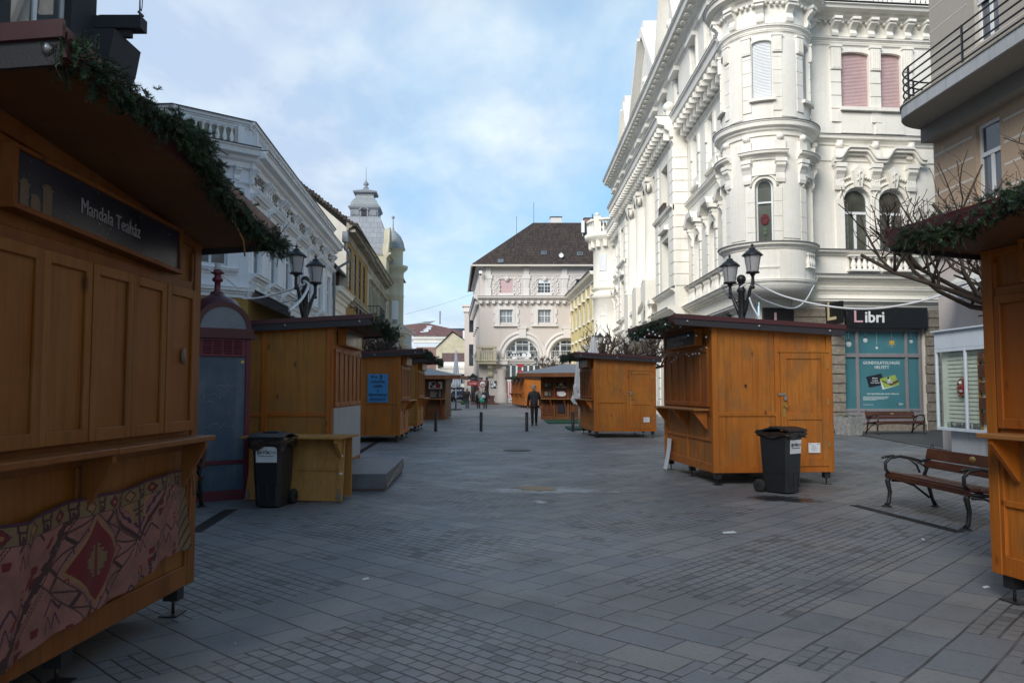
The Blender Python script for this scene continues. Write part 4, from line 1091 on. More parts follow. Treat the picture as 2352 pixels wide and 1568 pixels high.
# awning on its ground floor and a street plate, a small camera
m = MB(); sh0 = TR(11.3, 21, 0) @ TB; m.M = sh0
for k, (zq, pr) in enumerate(((4.45, .5), (4.15, .95))):
    m.add([(1.2, -.02, zq), (8.0, -.02, zq), (8.0, -pr, zq - .28), (1.2, -pr, zq - .28), (1.2, -.02, zq - .06), (8.0, -.02, zq - .06), (8.0, -pr, zq - .36), (1.2, -pr, zq - .36)], [(0, 1, 2, 3), (4, 5, 6, 7), (3, 2, 6, 7), (0, 3, 7, 4), (1, 2, 6, 5)])
m.build('canopy', M['offwhite']); tag(bpy.data.objects['canopy'], 'white folded awning above the display case, behind bare branches', 'awning')
a, b = SB(2192, 640)[0], SB(2224, 640)[0]; c_ = SB(2208, 672)[1]
m = MB(); m.M = sh0; m.box(a, b, -.03, -.004, c_ - .2, c_ + .2); pl = m.build('street_plate', M['letterwhite']); tag(pl, 'small white street name plate on the pale wall behind branches', 'sign')
m = MB(); m.M = sh0
m.box(a + .02, b - .02, -.034, -.031, c_ - .18, c_ - .165); m.box(a + .02, b - .02, -.034, -.031, c_ + .165, c_ + .18); m.disc((a + (b - a) * .38, -.034, c_ + .1), .03, 10)
m.text('BELVÁROS', .07, ((a + b) / 2 + .03, -.033, c_ + .1), depth=.003, sx=.5); m.text('KISS ERNŐ U.', .11, ((a + b) / 2, -.033, c_ - .01), depth=.003, sx=.5); m.text('5 - 17', .08, ((a + b) / 2, -.033, c_ - .12), depth=.003, sx=.6); m.build('lettering', M['ink'], pl)

# ---------- dark house at the near left ----------
PD = (-8.9, -14.0); dh = empty('dark_house', (PD[0], PD[1], 0), 0, 'dark grey rendered house with corner balcony at the upper left, nearest on that side', 'building')
TD = frame(dh, PD, 90); SD = Plane(PD, 90); LD = 30.6
zw0, zw1 = SD(45, 60)[1] - .3, SD(45, 5)[1] + 1.3
wa, wb_ = SD(24, 40)[0], SD(68, 40)[0]
do = [(wa, wa + 1.9, zw0, zw1)]
for k in range(1, 6): do.append((wa - 4.2 * k, wa - 4.2 * k + 1.5, zw0, zw1))
m = MB(); m.M = TD; wall(m, 0, LD, 0, 21, do + [(o[0], o[1], o[2] + 4.6, o[3] + 4.6) for o in do], .35); m.box(0, LD, 12, 12.1, 0, 21); m.box(0, LD, .4, 12, 20.8, 21); m.quad((LD, 0, 0), (LD, 12, 0), (LD, 12, 21), (LD, 0, 21)); m.quad((0, 0, 0), (0, 12, 0), (0, 12, 21), (0, 0, 21))
m.build('wall', M['dark_st'], dh)
for o_ in do: win(dh, TD, *o_, y=.15, fm=WW, gm=M['glass_lit'], trans=(), fw=.1)
m = MB(); m.M = TD
for o_ in do: m.box(o_[0] - .25, o_[1] + .25, -.22, 0, o_[3] + .15, o_[3] + .4); m.box(o_[0] - .15, o_[1] + .15, -.15, 0, o_[2] - .2, o_[2] - .02)
m.build('moulding', M['dark_st'], dh)
# corner bay balcony: slab, bracket and iron railing
bx0 = SD(214, 60)[0]; bz = W(260, 75, 16.5)[2] + .25
m = MB(); m.M = TD; m.box(bx0, LD + .2, -1.0, 0, bz - .15, bz + .12); m.box(bx0 + .1, LD + .1, -.75, 0, bz - .3, bz - .15); m.box(bx0 + .7, LD - .1, -.4, 0, bz - .55, bz - .3)
m.prism([(0, bz - 1.7), (-.1, bz - 1.7), (-.5, bz - .9), (-.6, bz - .3), (0, bz - .3)], 'x', bx0 + .9, LD - .4); db = m.build('balcony', M['dark_st'], dh)
m = MB(); m.M = TD
for z in (bz + .2, bz + .95): m.box(bx0 + .05, LD + .15, -.95, -.91, z, z + .04); m.box(LD + .11, LD + .15, -.95, 0, z, z + .04)
x = bx0 + .1
while x < LD + .1:
    m.box(x - .01, x + .01, -.94, -.92, bz + .12, bz + .95); m.tube([(x + .06 + .05 * cos(q), -.93, bz + .5 + .22 * sin(q)) for q in [2 * pi * j / 10 for j in range(11)]], .011, 4); x += .17
m.build('railing', M['black'], db)
# ================= left row =================
QL = (-9.0, 27.0); L = Plane(QL, 94)
# ---------- pale lavender corner house ----------
lh = empty('corner_house', (QL[0], QL[1], 0), 0, 'pale lavender two storey house with balustraded parapet and cut off corner on the left side', 'building')
TL = frame(lh, QL, 94); LE = 18.3
xcs = [1.0 + 2.63 * i for i in range(7)]
b1o = [(x - .62, x + .62, 5.55, 7.75) for x in xcs]
C1 = (-11.0, 25.3); dch = atan2(QL[1] - C1[1], QL[0] - C1[0]); cw = (Vector(QL) - Vector(C1)).length
TC = frame(lh, C1, math.degrees(dch))
cho = [(cw * .3, cw * .72, 5.7, 7.7)]
Csd = (-23.0, 25.9); dsd = atan2(C1[1] - Csd[1], C1[0] - Csd[0]); sw = (Vector(C1) - Vector(Csd)).length
TSD = frame(lh, Csd, math.degrees(dsd))
m = MB(); m.M = TL; wall(m, 0, LE, 4.9, 10.5, b1o, .22); m.box(0, LE, .35, 9, 10.2, 10.4)
m.M = TC; wall(m, 0, cw, 4.9, 10.5, cho, .2); m.M = TSD; wall(m, 0, sw, 0, 10.5, [(sw - 3, sw - 1.8, 5.7, 7.7), (sw - 6, sw - 4.8, 5.7, 7.7)], .2)
m.build('wall', M['lav_st'], lh)
m = MB(); m.M = TL; wall(m, 0, LE, 0, 4.9, [(1, 4.2, .3, 3.6), (5.4, 8.6, .3, 3.6), (10, 13, .3, 3.6), (14.4, 17.4, .3, 3.6)], .3); m.M = TC; wall(m, 0, cw, 0, 4.9, [(.6, cw - .6, .2, 3.4)], .3); m.build('ground_floor', M['ochre_st'], lh)
m = MB(); m.M = TL
for a in (1, 5.4, 10, 14.4): m.quad((a, .25, .3), (a + 3.2, .25, .3), (a + 3.2, .25, 3.6), (a, .25, 3.6))
m.M = TC; m.quad((.6, .25, .2), (cw - .6, .25, .2), (cw - .6, .25, 3.4), (.6, .25, 3.4)); m.build('shop_window', GL, lh)
m = MB()
for T, x0, x1 in ((TL, -.15, LE), (TC, -.1, cw + .1), (TSD, 0, sw + .15)):
    m.M = T
    m.sweep(cornice_prof(9.72, .62, .62), x0, x1); m.sweep(cornice_prof(8.62, .12, .1), x0, x1); m.sweep(cornice_prof(10.72, .24, .16), x0, x1)
    m.sweep(cornice_prof(5.0, .35, .22), x0, x1)
m.M = TL
for i, x in enumerate(xcs):
    m.sweep(cornice_prof(8.3, .26, .3), x - 1.0, x + 1.0); m.box(x - .82, x - .66, -.06, 0, 5.55, 8.04); m.box(x + .66, x + .82, -.06, 0, 5.55, 8.04); m.box(x - .66, x + .66, -.05, 0, 7.78, 8.04)
    m.sweep(cornice_prof(5.53, .3, .32), x - .95, x + .95)
    for s_ in (-.6, .6): console(m, x + s_, 5.25, .5, .2, .22)
    m.box(x - .75, x + .75, -.05, 0, 4.95, 5.2)
for i in range(8):
    x = 1.0 + 2.63 * (i - .5)
    for d in (-.35, 0, .35):
        if 0 < x + d < LE: console(m, x + d, 9.12, .48, .2, .3)
    if x > 0: m.box(x - .12, x + .12, -.05, 0, 5, 8.5) if False else None
m.M = TC
for d in (.5, .95, cw - .95, cw - .5): console(m, d, 9.12, .48, .2, .3)
m.sweep(cornice_prof(8.35, .26, .3), .35, cw - .3); m.sweep(cornice_prof(5.6, .2, .22), .5, cw - .4)
m.build('moulding', M['lav_trim'], lh)
# floral frieze relief panels between the brackets
m = MB(); m.M = TL; r = random.Random(3)
for x in xcs:
    for k in range(22):
        a = r.uniform(0, 6.28); px, pz = x + r.uniform(-.75, .75), r.uniform(8.7, 9.05)
        m.tube([(px, -.02, pz), (px + .08 * cos(a), -.05, pz + .07 * sin(a)), (px + .13 * cos(a + .8), -.03, pz + .11 * sin(a + .8))], [.03, .035, .02], 5)
m.build('frieze', M['grime_st'], lh)
m = MB(); m.M = TL
for T, x0, x1 in ((TL, 0, LE), (TC, 0, cw), (TSD, 0, sw)):
    m.M = T; m.sweep([(.05, 9.722), (-.64, 9.722), (-.64, 9.76), (.05, 9.80)], x0 - .12, x1 + .12); m.sweep([(.3, 10.722), (-.19, 10.722), (-.19, 10.76), (.3, 10.80)], x0 - .1, x1 + .1)
m.build('flashing', M['dark_lead'], lh)
m = MB()
m.M = TL
for x in xcs:
    m.mi = 1; m.box(x - .55, x + .55, -.012, 0, 9.85, 10.42); m.mi = 0; balustrade(m, x - .52, x + .52, 9.86, 10.42, -.09, 5, .085)
    for s_ in (-.7, .7): m.box(x + s_ - .08, x + s_ + .08, -.16, 0, 9.8, 10.5)
m.M = TC; xc = cw / 2; m.mi = 1; m.box(xc - .75, xc + .75, -.012, 0, 9.85, 10.42); m.mi = 0; balustrade(m, xc - .72, xc + .72, 9.86, 10.42, -.09, 6, .09)
for s_ in (-.9, .9): m.box(xc + s_ - .1, xc + s_ + .1, -.16, 0, 9.8, 10.5)
m.build('balustrade', [M['lav_trim'], M['grime_st']], lh)
for o_ in b1o: win(lh, TL, *o_, y=.08, fm=WW, gm=M['glass_pale'], trans=(.62,), fw=.075)
for o_ in cho: win(lh, TC, *o_, y=.08, fm=WW, gm=M['glass_pale'], trans=(), fw=.075)
m = MB(); m.M = TL   # rain pipe with hopper at the far end
x = LE - .05; m.box(x - .15, x + .2, -.85, -.55, 10.0, 10.6)
m.tube([(x, -.7, 10.0), (x, -.7, 9.6), (x, -.95, 9.35), (x, -.95, 8.9), (x, -.3, 8.5), (x, -.12, 8.2), (x, -.12, 0)], .075, 8)
m.build('rain_pipe', M['zinc'], lh)
m = MB(); m.M = TL; m.prism([(.4, 10.4), (9, 10.4), (5.5, 13.2)], 'x', 4, LE); m.build('roof', M['roof_dark'], lh)
# awning with scalloped valance
aw = MB(); aw.M = TL @ TR(0, 0, 0)
aw.M = TR(QL[0], QL[1], 0) @ TL
aw.add([(.1, -.05, 5.05), (9.2, -.05, 5.05), (9.2, -1.35, 4.35), (.1, -1.35, 4.35), (.1, -.05, 4.98), (9.2, -.05, 4.98), (9.2, -1.35, 4.28), (.1, -1.35, 4.28)], [(0, 1, 2, 3), (7, 6, 5, 4), (0, 3, 7, 4), (1, 5, 6, 2), (3, 2, 6, 7)])
ao_ = aw.build('shop_awning', M['awning']); tag(ao_, 'dark shop awning with white scalloped edge on the pale lavender house', 'awning')
v = MB(); v.M = TR(QL[0], QL[1], 0) @ TL; n = 90
for i in range(n):
    xa, xb = .1 + 9.1 * i / n, .1 + 9.1 * (i + 1) / n; h = lambda x: .16 + .07 * abs(sin(x * 5)); ya = lambda x: -1.37 - .03 * sin(x * 17)
    v.quad((xa, ya(xa), 4.33), (xb, ya(xb), 4.33), (xb, ya(xb) - .03, 4.33 - h(xb)), (xa, ya(xa) - .03, 4.33 - h(xa)))
v.tube([(.1, -1.36, 4.36), (9.2, -1.36, 4.36)], .035, 6); v.build('valance', M['offwhite'], ao_)
m = MB(); m.lathe([(.01, 0), (.28, .03), (.4, .1)], n=18, M=TR(-9.0 + .75, 31.3, 5.15) @ RZ(-40) @ RX(80)); m.tube([(-9.2, 31.5, 5.0), (-8.3, 31.35, 5.15)], .03, 5)
thing1(m, 'satellite_dish', M['offwhite'], 'white round satellite dish above the shop awning', 'dish')
# pigeons on the parapet
def pigeon(T, lab):
    m = MB(); m.M = T
    m.lathe([(.005, -.16), (.045, -.1), (.07, 0), (.06, .07), (.03, .13), (.004, .15)], n=10, M=RX(-62)); m.sphere((0, .12, .14), .035, 7); m.tube([(0, .06, .05), (0, .12, .14)], [.045, .028], 7)
    m.bar((0, .145, .14), (0, .18, .13), .01); m.bar((0, -.1, -.04), (0, -.24, -.1), .06, .012)
    for s_ in (-.02, .02): m.tube([(s_, 0, -.05), (s_, .01, -.12)], .006, 4)
    o = m.build('pigeon', M['fascia']); tag(o, lab, 'bird', 'pigeons on the parapet')
BT = TR(QL[0], QL[1], 0) @ TL
pigeon(BT @ TR(9.0, 0, 10.93) @ RZ(30), 'grey pigeon on the lavender parapet, the nearer of the two'); pigeon(BT @ TR(11.0, 0, 10.93) @ RZ(-70), 'grey pigeon on the lavender parapet, the farther of the two')

# ---------- narrow low house between ----------
nh = empty('narrow_house', L.pt(LE, 0), 0, 'narrow low cream house with dark wooden attic between the lavender and ochre houses', 'building')
TN2 = frame(nh, L.pt(LE), 94); W2 = 5.6
m = MB(); m.M = TN2; wall(m, 0, W2, 0, 7.3, [(1.3, 2.2, 4.4, 5.9), (3.4, 4.3, 4.4, 5.9), (1, 4.6, .3, 3.2)], .2); m.build('wall', M['cream_st'], nh)
m = MB(); m.M = TN2; m.sweep(cornice_prof(7.5, .7, .55), 0, W2); m.sweep(cornice_prof(6.3, .12, .08), 0, W2); m.build('moulding', M['cream_st'], nh)
m = MB(); m.M = TN2; m.box(0, W2, .5, 6, 7.3, 9.1)
for i in range(9): m.box(.1 + i * .65, .22 + i * .65, .42, .5, 7.5, 9.0)
m.build('attic', M['winbrown'], nh)
m = MB(); m.M = TN2; m.prism([(.1, 8.95), (6, 11.5), (6, 11.2), (.1, 8.8)], 'x', 0, W2); m.tube([(0, .05, 8.85), (W2 + .1, .05, 8.85)], .11, 8); m.build('roof', M['fascia'], nh)
for o_ in ((1.3, 2.2, 4.4, 5.9), (3.4, 4.3, 4.4, 5.9)): win(nh, TN2, *o_, y=.06, fm=M['winbrown'], gm=M['glass_lit'], trans=(.6,))

# ---------- ochre house and grimy cream house (one eaves line) ----------
def ups(x): return L.pt(x)
oh = empty('ochre_house', L.pt(23.9, 0), 0, 'ochre house with tall glinting windows and a whitewashed gable rising above its neighbour', 'building')
TO = frame(oh, L.pt(23.9), 94); W3 = 12.4
oo = [(1.0 + 2.75 * i, 2.35 + 2.75 * i, 8.15, 11.0) for i in range(4)]
m = MB(); m.M = TO; wall(m, 0, W3, 0, 12.0, oo + [(1.2, 3.2, .3, 3.6), (5, 7, .3, 3.6), (8.6, 11, .3, 3.6)], .12); m.build('wall', M['ochre_st'], oh)
m = MB(); m.M = TO; m.sweep(cornice_prof(12.3, .5, .7), -.1, W3); m.box(0, W3, -.04, 0, 11.25, 11.8); m.sweep(cornice_prof(7.7, .55, .35), 0, W3)
for i in range(34): m.box(.05 + i * .37, .22 + i * .37, -.55, 0, 11.72, 11.9)
for i in range(2):
    x = 2.2 + 4.3 * i; m.sweep(cornice_prof(5.9, .4, .5), x - 1.3, x + 1.3); console(m, x - .9, 5.5, .9, .35, .35); console(m, x + .9, 5.5, .9, .35, .35)
m.build('moulding', M['grime_st'], oh)
for o_ in oo: win(oh, TO, *o_, y=.03, fm=M['winbrown'], gm=M['glass_mirror'], trans=(.5,), fw=.06, grid=(2, 6), mull=0)
m = MB(); m.M = TO; r = random.Random(9)   # gable firewall with ragged tile edge
gp = [(0.0, 0), (0.0, 12.0), (5.2, 16.35), (9, 13.4), (9, 0)]
m.add([(0, a, b) for a, b in gp] + [(.35, a, b) for a, b in gp], [(0, 1, 2, 3, 4), (9, 8, 7, 6, 5), (0, 5, 6, 1), (1, 6, 7, 2), (2, 7, 8, 3)]); m.build('gable_wall', M['gable_st'], oh)
m = MB(); m.M = TO
m.add([(-.12, -.75, 11.95), (W3, -.75, 12.3), (W3, 5.2, 16.5), (-.12, 5.2, 16.5), (W3, 11, 12.3), (-.12, 11, 12.0)], [(0, 1, 2, 3), (3, 2, 4, 5)])
m.box(-.12, .35, 4.6, 5.8, 16.4, 17.1)
k = 0
while k < 30: t = k / 30; m.box(-.18, .2, -.6 + 5.8 * t, -.38 + 5.8 * t, 12.05 + 4.45 * t, 12.2 + 4.45 * t + r.uniform(0, .1)); k += 1
m.build('roof', M['roof_dark'], oh)
# hanging lanterns / iron bits on ochre wall
m = MB(); m.M = TO
for i in range(5): m.box(2 + 2 * i, 2.1 + 2 * i, -.5, 0, 7.0, 7.06); m.box(1.95 + 2 * i, 2.15 + 2 * i, -.55, -.4, 6.6, 7.0)
m.build('wall_lamp', M['black'], oh)
gh = empty('grimy_house', L.pt(23.9 + W3, 0), 0, 'grimy cream house with many narrow hooded windows and iron balcony', 'building')
TG = frame(gh, L.pt(23.9 + W3), 94); W4 = 16.6
gy = [(1.2 + 2.3 * i, 2.3 + 2.3 * i, 7.7, 10.0) for i in range(7)]
m = MB(); m.M = TG; wall(m, 0, W4, 0, 11.8, gy + [(o[0], o[1], 4.2, 6.0) for o in gy[2:]] + [(2, 5, .3, 3.4), (7, 10, .3, 3.4), (12, 15, .3, 3.4)], .18); m.box(0, W4, .4, 9, 11.6, 11.8); m.build('wall', M['oldcream_st'], gh)
m = MB(); m.M = TG; m.sweep(cornice_prof(12.2, .6, .75), 0, W4); m.box(0, W4, -.04, 0, 11.0, 11.5); m.sweep(cornice_prof(7.3, .35, .25), 0, W4)
for o_ in gy: m.sweep(cornice_prof(10.5, .22, .28), o_[0] - .3, o_[1] + .3); m.box(o_[0] - .2, o_[0] - .04, -.06, 0, 7.6, 10.3); m.box(o_[1] + .04, o_[1] + .2, -.06, 0, 7.6, 10.3)
for i in range(44): m.box(.05 + i * .37, .2 + i * .37, -.5, 0, 11.65, 11.8)
m.build('moulding', M['grime_st'], gh)
for o_ in gy: win(gh, TG, *o_, y=.06, fm=WW, gm=M['glass_pale'], trans=(.62,))
m = MB(); m.M = TG; m.add([(0, -.8, 12.2), (W4, -.8, 12.2), (W4, 5, 16), (0, 5, 16)], [(0, 1, 2, 3)]); m.build('roof', M['roof_dark'], gh)
m = MB(); m.M = TG; bz_ = 7.2
m.box(.2, 4.2, -1.0, 0, bz_ - .15, bz_)
for x in [.2 + .25 * i for i in range(17)]:
    m.box(x - .015, x + .015, -1.0, -.97, bz_, bz_ + 1.05); m.tube([(x + .12 + .09 * cos(q), -.985, bz_ + .55 + .3 * sin(q)) for q in [2 * pi * j / 8 for j in range(9)]], .02, 4)
for q in range(5): m.box(.2, .23, -1 + .25 * q, -.97 + .25 * q, bz_, bz_ + 1.05)
for z in (bz_ + .1, bz_ + 1.0): m.box(.2, 4.2, -1.02, -.97, z, z + .06); m.box(.18, .24, -1, 0, z, z + .06)
m.build('balcony', M['black'], gh)

# ---------- corner house with turret and domed tower ----------
XT = 23.9 + W3 + W4
th = empty('tower_house', L.pt(XT, 0), 0, 'old cream house with slim domed corner turret and tall lead covered tower', 'building')
TT = frame(th, L.pt(XT), 94); W5 = 7.5
c = Vector(((900 - 1176) / F * 84.5, 84.5, 0)); cl = (c.x - th.location.x, c.y - th.location.y, 0)
m = MB(); m.M = TT; wall(m, 0, W5 - .6, 0, 15.2, [(1.4, 2.5, 8, 10.3), (4, 5.1, 8, 10.3), (1.4, 2.5, 11.5, 13.6), (4, 5.1, 11.5, 13.6)], .2); m.box(0, W5, .3, 12, 15, 15.2); m.quad((0, 0, 0), (0, 12, 0), (0, 12, 15.2), (0, 0, 15.2)); m.quad((W5, 0, 0), (W5, 12, 0), (W5, 12, 15.2), (W5, 0, 15.2))
# curved gable with volutes
gpts = [(0.2, 15.2), (.5, 16.3), (1.3, 16.6), (1.5, 17.6), (2.3, 18.3), (3.1, 17.6), (3.3, 16.6), (4.4, 16.2), (5.0, 15.2)]
m.prism(gpts, 'y', -.1, .4); m.build('wall', M['oldcream_st'], th)
m = MB(); m.M = TT; m.sweep(cornice_prof(15.4, .5, .5), 0, W5 - .4); m.sweep(cornice_prof(7.4, .4, .3), 0, W5 - .4); m.tube([(a, -.12, b) for a, b in gpts], .14, 5); m.sweep(cornice_prof(11.2, .2, .2), 0, W5 - .4); m.build('moulding', M['oldcream_st'], th)
for o_ in ((1.4, 2.5, 8, 10.3), (4, 5.1, 8, 10.3), (1.4, 2.5, 11.5, 13.6), (4, 5.1, 11.5, 13.6)): win(th, TT, *o_, y=.06, fm=WW, gm=M['glass_pale'])
m = MB(); RT5 = 1.18
m.lathe([(RT5, 0), (RT5, 6.9), (RT5 + .35, 7.2), (RT5 + .4, 7.6), (RT5, 7.7), (RT5, 11.4), (RT5 + .06, 11.5), (RT5, 11.6), (RT5, 13.2), (RT5 + .1, 13.3), (RT5, 13.4), (RT5, 14.0), (RT5 + .4, 14.4), (RT5 + .45, 14.7), (RT5 - .1, 14.8), (RT5 - .1, 16.3), (RT5 + .12, 16.45), (RT5 + .12, 16.55), (.1, 16.6)], cl, n=28)
tu = m.build('turret', M['oldcream_st'], th)
m = MB(); m.lathe([(RT5 + .16, 16.5), (RT5 + .08, 16.7), (RT5 * .95, 17.3), (RT5 * .72, 17.9), (RT5 * .4, 18.3), (.14, 18.6), (.06, 19.0), (.05, 19.9)], cl, n=24); m.sphere((cl[0], cl[1], 20.0), .17, 8); m.build('dome', M['slate_scale'], tu)
def w5(p):
    a = p.x / RT5; r = RT5 - p.y; return Vector((cl[0] + sin(a) * r, cl[1] - cos(a) * r, p.z))
for zq in ((8.3, 10.9), (4.2, 6.6)):
    window(tu, R(22) * RT5 - .36, R(22) * RT5 + .36, zq[0], zq[1], y=-.05, fm=WW, gm=M['glass_pale'], blind=(.75, M['blind_white']), trans=(.66,), mull=0, warp=w5)
# tower on the roof
tc = Vector(((836 - 1176) / F * 88, 88, 0)); tl = (tc.x - th.location.x, tc.y - th.location.y, 0)
m = MB(); Rq = RZ(45 - 4)
tzf = lambda z: z if z < 20.4 else 20.4 + (z - 20.4) * .48
def sq(prof, m, n=4): prof = [(a_ * (.86 if z_ > 20.3 else 1), tzf(z_)) for a_, z_ in prof]; m.lathe(prof, (0, 0, 0), n=4, M=TR(*tl) @ RZ(45 + 4), smooth=False)
q = 1.414
sq([(4.3 * q, 14.0), (3.2 * q, 16.2), (2.4 * q, 18.6), (2.0 * q, 20.6)], m)
low = m.build('tower_roof', M['lead_courses'], th)
m = MB(); a = 1.75
sq([(a * q, 20.4), (a * q, 22.3), (1.05 * a * q, 22.4), (1.15 * a * q, 22.8), (1.15 * a * q, 23.1), (.9 * a * q, 23.1)], m)
m.M = TR(tl[0], tl[1], 20.4 * .52) @ RZ(4) @ Matrix.Diagonal((.86, .86, .48, 1))
for s_ in (-1.1, 1.1): m.box(s_ - .45, s_ + .45, -a - .08, -a, 21.0, 22.1)
m.tube([(.55 * cos(pi * k / 8), -a - .12, 22.0 + .8 * sin(pi * k / 8)) for k in range(9)], .14, 5)
m.box(-.55, -.35, -a - .12, -a, 20.7, 22.1); m.box(.35, .55, -a - .12, -a, 20.7, 22.1)
m.build('tower_storey', M['lead'], low)
m = MB(); m.M = TR(tl[0], tl[1], 20.4 * .52) @ RZ(4) @ Matrix.Diagonal((.86, .86, .48, 1)); m.box(-.33, .33, -a - .1, -a - .02, 20.8, 22.1); m.disc((0, -a - .1, 22.1), .33, 14); m.build('tower_window', M['ink'], low)
m = MB(); sq([(.98 * a * q, 23.1), (.99 * a * q, 23.7), (.9 * a * q, 24.4), (.75 * a * q, 25.0), (.66 * a * q, 25.3), (.6 * a * q, 26.3)], m); m.build('tower_dome', M['slate_scale'], low)
m = MB(); sq([(.6 * a * q, 26.2), (.84 * a * q, 26.5), (.86 * a * q, 26.8), (.45 * a * q, 27.3), (.2 * a * q, 27.6), (.16 * a * q, 28.0)], m); m.lathe([(a_ * .7, tzf(z_)) for a_, z_ in ((.3, 27.9), (.5, 28.05), (.28, 28.25), (.2, 28.5), (.42, 28.8), (.46, 29.0), (.3, 29.35), (.1, 29.7), (.05, 30.2), (.03, 33.0))], tl, n=12); m.build('finial', M['lead'], low)

# ---------- pale green street front farther on ----------
fh = empty('pale_front', (-14.4, 92, 0), 0, 'pale green blue house front with white window hoods beyond the turret', 'building')
PF = (-14.4, 88.0); fh.location = (PF[0], PF[1], 0); TF = frame(fh, PF, 90.5); SF = Plane(PF, 90.5)
fo = [(2 + 3.2 * i, 3.3 + 3.2 * i, 5.0, 7.0) for i in range(8)]
m = MB(); m.M = TF; wall(m, 0, 28, 0, 9.6, fo, .15); m.quad((0, 0, 0), (0, 9, 0), (0, 9, 9.6), (0, 0, 9.6)); m.quad((28, 0, 0), (28, 9, 0), (28, 9, 9.6), (28, 0, 9.6)); m.build('wall', M['pale_green_st'], fh)
m = MB(); m.M = TF; m.sweep(cornice_prof(9.9, .5, .6), -.3, 28.3)
for o_ in fo: m.sweep(cornice_prof(7.6, .3, .4), o_[0] - .4, o_[1] + .4); m.box(o_[0] - .3, o_[1] + .3, -.2, 0, 4.7, 4.9)
m.build('moulding', M['white_st'], fh)
for o_ in fo: win(fh, TF, *o_, y=.05, fm=WW, gm=M['glass_pale'])
m = MB(); m.M = TF; m.prism([(-.5, 9.92), (9, 9.92), (4.5, 11.2)], 'x', 0, 28); m.build('roof', M['lead'], fh)

# ---------- pinkish house closing the street ----------
PK = (-4.0, 97.0); ph = empty('pinkish_house', (PK[0], PK[1], 0), 0, 'pinkish beige house with scrolled stucco panels, big arches and dark hip roof closing the street', 'building')
K = Plane(PK, 0); TK = TR(0, 0, 0); KW = 20
k3 = lambda x, y: K(1079.5 + .18305 * x, 459.4 + .18305 * y); k4 = lambda x, y: K(1079.5 + .18305 * x, 717.8 + .18305 * y)
zE = k3(800, 818)[1]; zC = k3(800, 1215)[1]
pat = k3(375, 990), k3(535, 1165); px0, px1 = pat[0][0], pat[1][0]; bay = k3(850, 0)[0] - k3(375, 0)[0]
up = [(px0 + bay * i, px1 + bay * i, pat[1][1], pat[0][1]) for i in range(4)]
md = [(px0 + bay * i, px1 + bay * i, k3(0, 1540)[1], k3(0, 1378)[1]) for i in range(4)]
ax0, ax1, az0, az1 = k4(440, 0)[0], k4(875, 0)[0], k4(0, 585)[1], k4(0, 330)[1]; abay = k4(1215, 0)[0] - k4(658, 0)[0]
ar = [(ax0 + abay * i, ax1 + abay * i, az0, az1, (az1 - az0) * .96) for i in range(2)]
gz = k4(0, 645)[1]; gr = [(ax0 + abay * i, ax1 + abay * i, .2, gz) for i in range(2)]
m = MB(); wall(m, 0, KW, 0, zE, up + md + ar + gr, .4)
m.M = frame(ph, (-5.9, 121), -atan2(24, 1.9) * 180 / pi); lw = sqrt(24**2 + 1.9**2)
so2 = [(lw - 4 - 3.6 * i, lw - 2.7 - 3.6 * i, a, b) for i in range(5) for a, b in ((md[0][2], md[0][3]), (up[0][2], up[0][3]), (6.6, 8.8))]
wall(m, 0, lw, 0, zE, so2, .2); TKS = m.M.copy()
m.build('wall', M['pink_st'], ph)
m = MB()
for T, w in ((TK, KW), (TKS, lw)):
    m.M = T
    m.sweep(cornice_prof(zC + .1, .75, .8), -.2, w + .2)
    x = 0
    while x < w: m.box(x, x + .38, -.5, 0, zC - .85, zC - .5); x += .78
    m.sweep(cornice_prof(zC - .85, .12, .1), 0, w)
    m.sweep(cornice_prof(zE, .3, .4), -.2, w)
m.M = TK
for i in range(5):      # tapered pilasters
    xc = k3(232, 0)[0] + bay * i
    zt, zb_ = zE - .3, zC + .15
    m.add([(xc - .27, -.14, zb_ + .9), (xc + .27, -.14, zb_ + .9), (xc + .42, -.14, zt - 1.4), (xc - .42, -.14, zt - 1.4), (xc - .27, 0, zb_ + .9), (xc + .27, 0, zb_ + .9), (xc + .42, 0, zt - 1.4), (xc - .42, 0, zt - 1.4)], [(0, 1, 2, 3), (0, 1, 5, 4), (1, 2, 6, 5), (2, 3, 7, 6), (3, 0, 4, 7)])
    m.box(xc - .36, xc + .36, -.2, 0, zb_, zb_ + .9); m.box(xc - .5, xc + .5, -.2, 0, zt - 1.4, zt - .9); m.box(xc - .33, xc + .33, -.18, 0, zt - .9, zt)
    for j in (-.18, -.06, .06, .18): m.box(xc + j - .02, xc + j + .02, -.17, -.14, zb_ + 1.0, zt - 1.5)
for o_ in md:
    for d, p in ((.62, .1), (.3, .16)):
        m.box(o_[0] - d, o_[0] - .02, -p, 0, o_[2] - .3, o_[3] + d); m.box(o_[1] + .02, o_[1] + d, -p, 0, o_[2] - .3, o_[3] + d); m.box(o_[0] - .02, o_[1] + .02, -p, 0, o_[3] + .02, o_[3] + d)
    m.box(o_[0] - .8, o_[1] + .8, -.3, 0, o_[2] - .45, o_[2] - .28)
    for s_ in (o_[0] - .66, o_[1] + .66):
        for zq in (o_[2] + .3, o_[3] - .2): m.box(s_ - .12, s_ + .12, -.12, 0, zq - .3, zq + .3)
for o_ in up: m.box(o_[0] - .15, o_[1] + .15, -.2, 0, o_[2] - .3, o_[2] - .05)
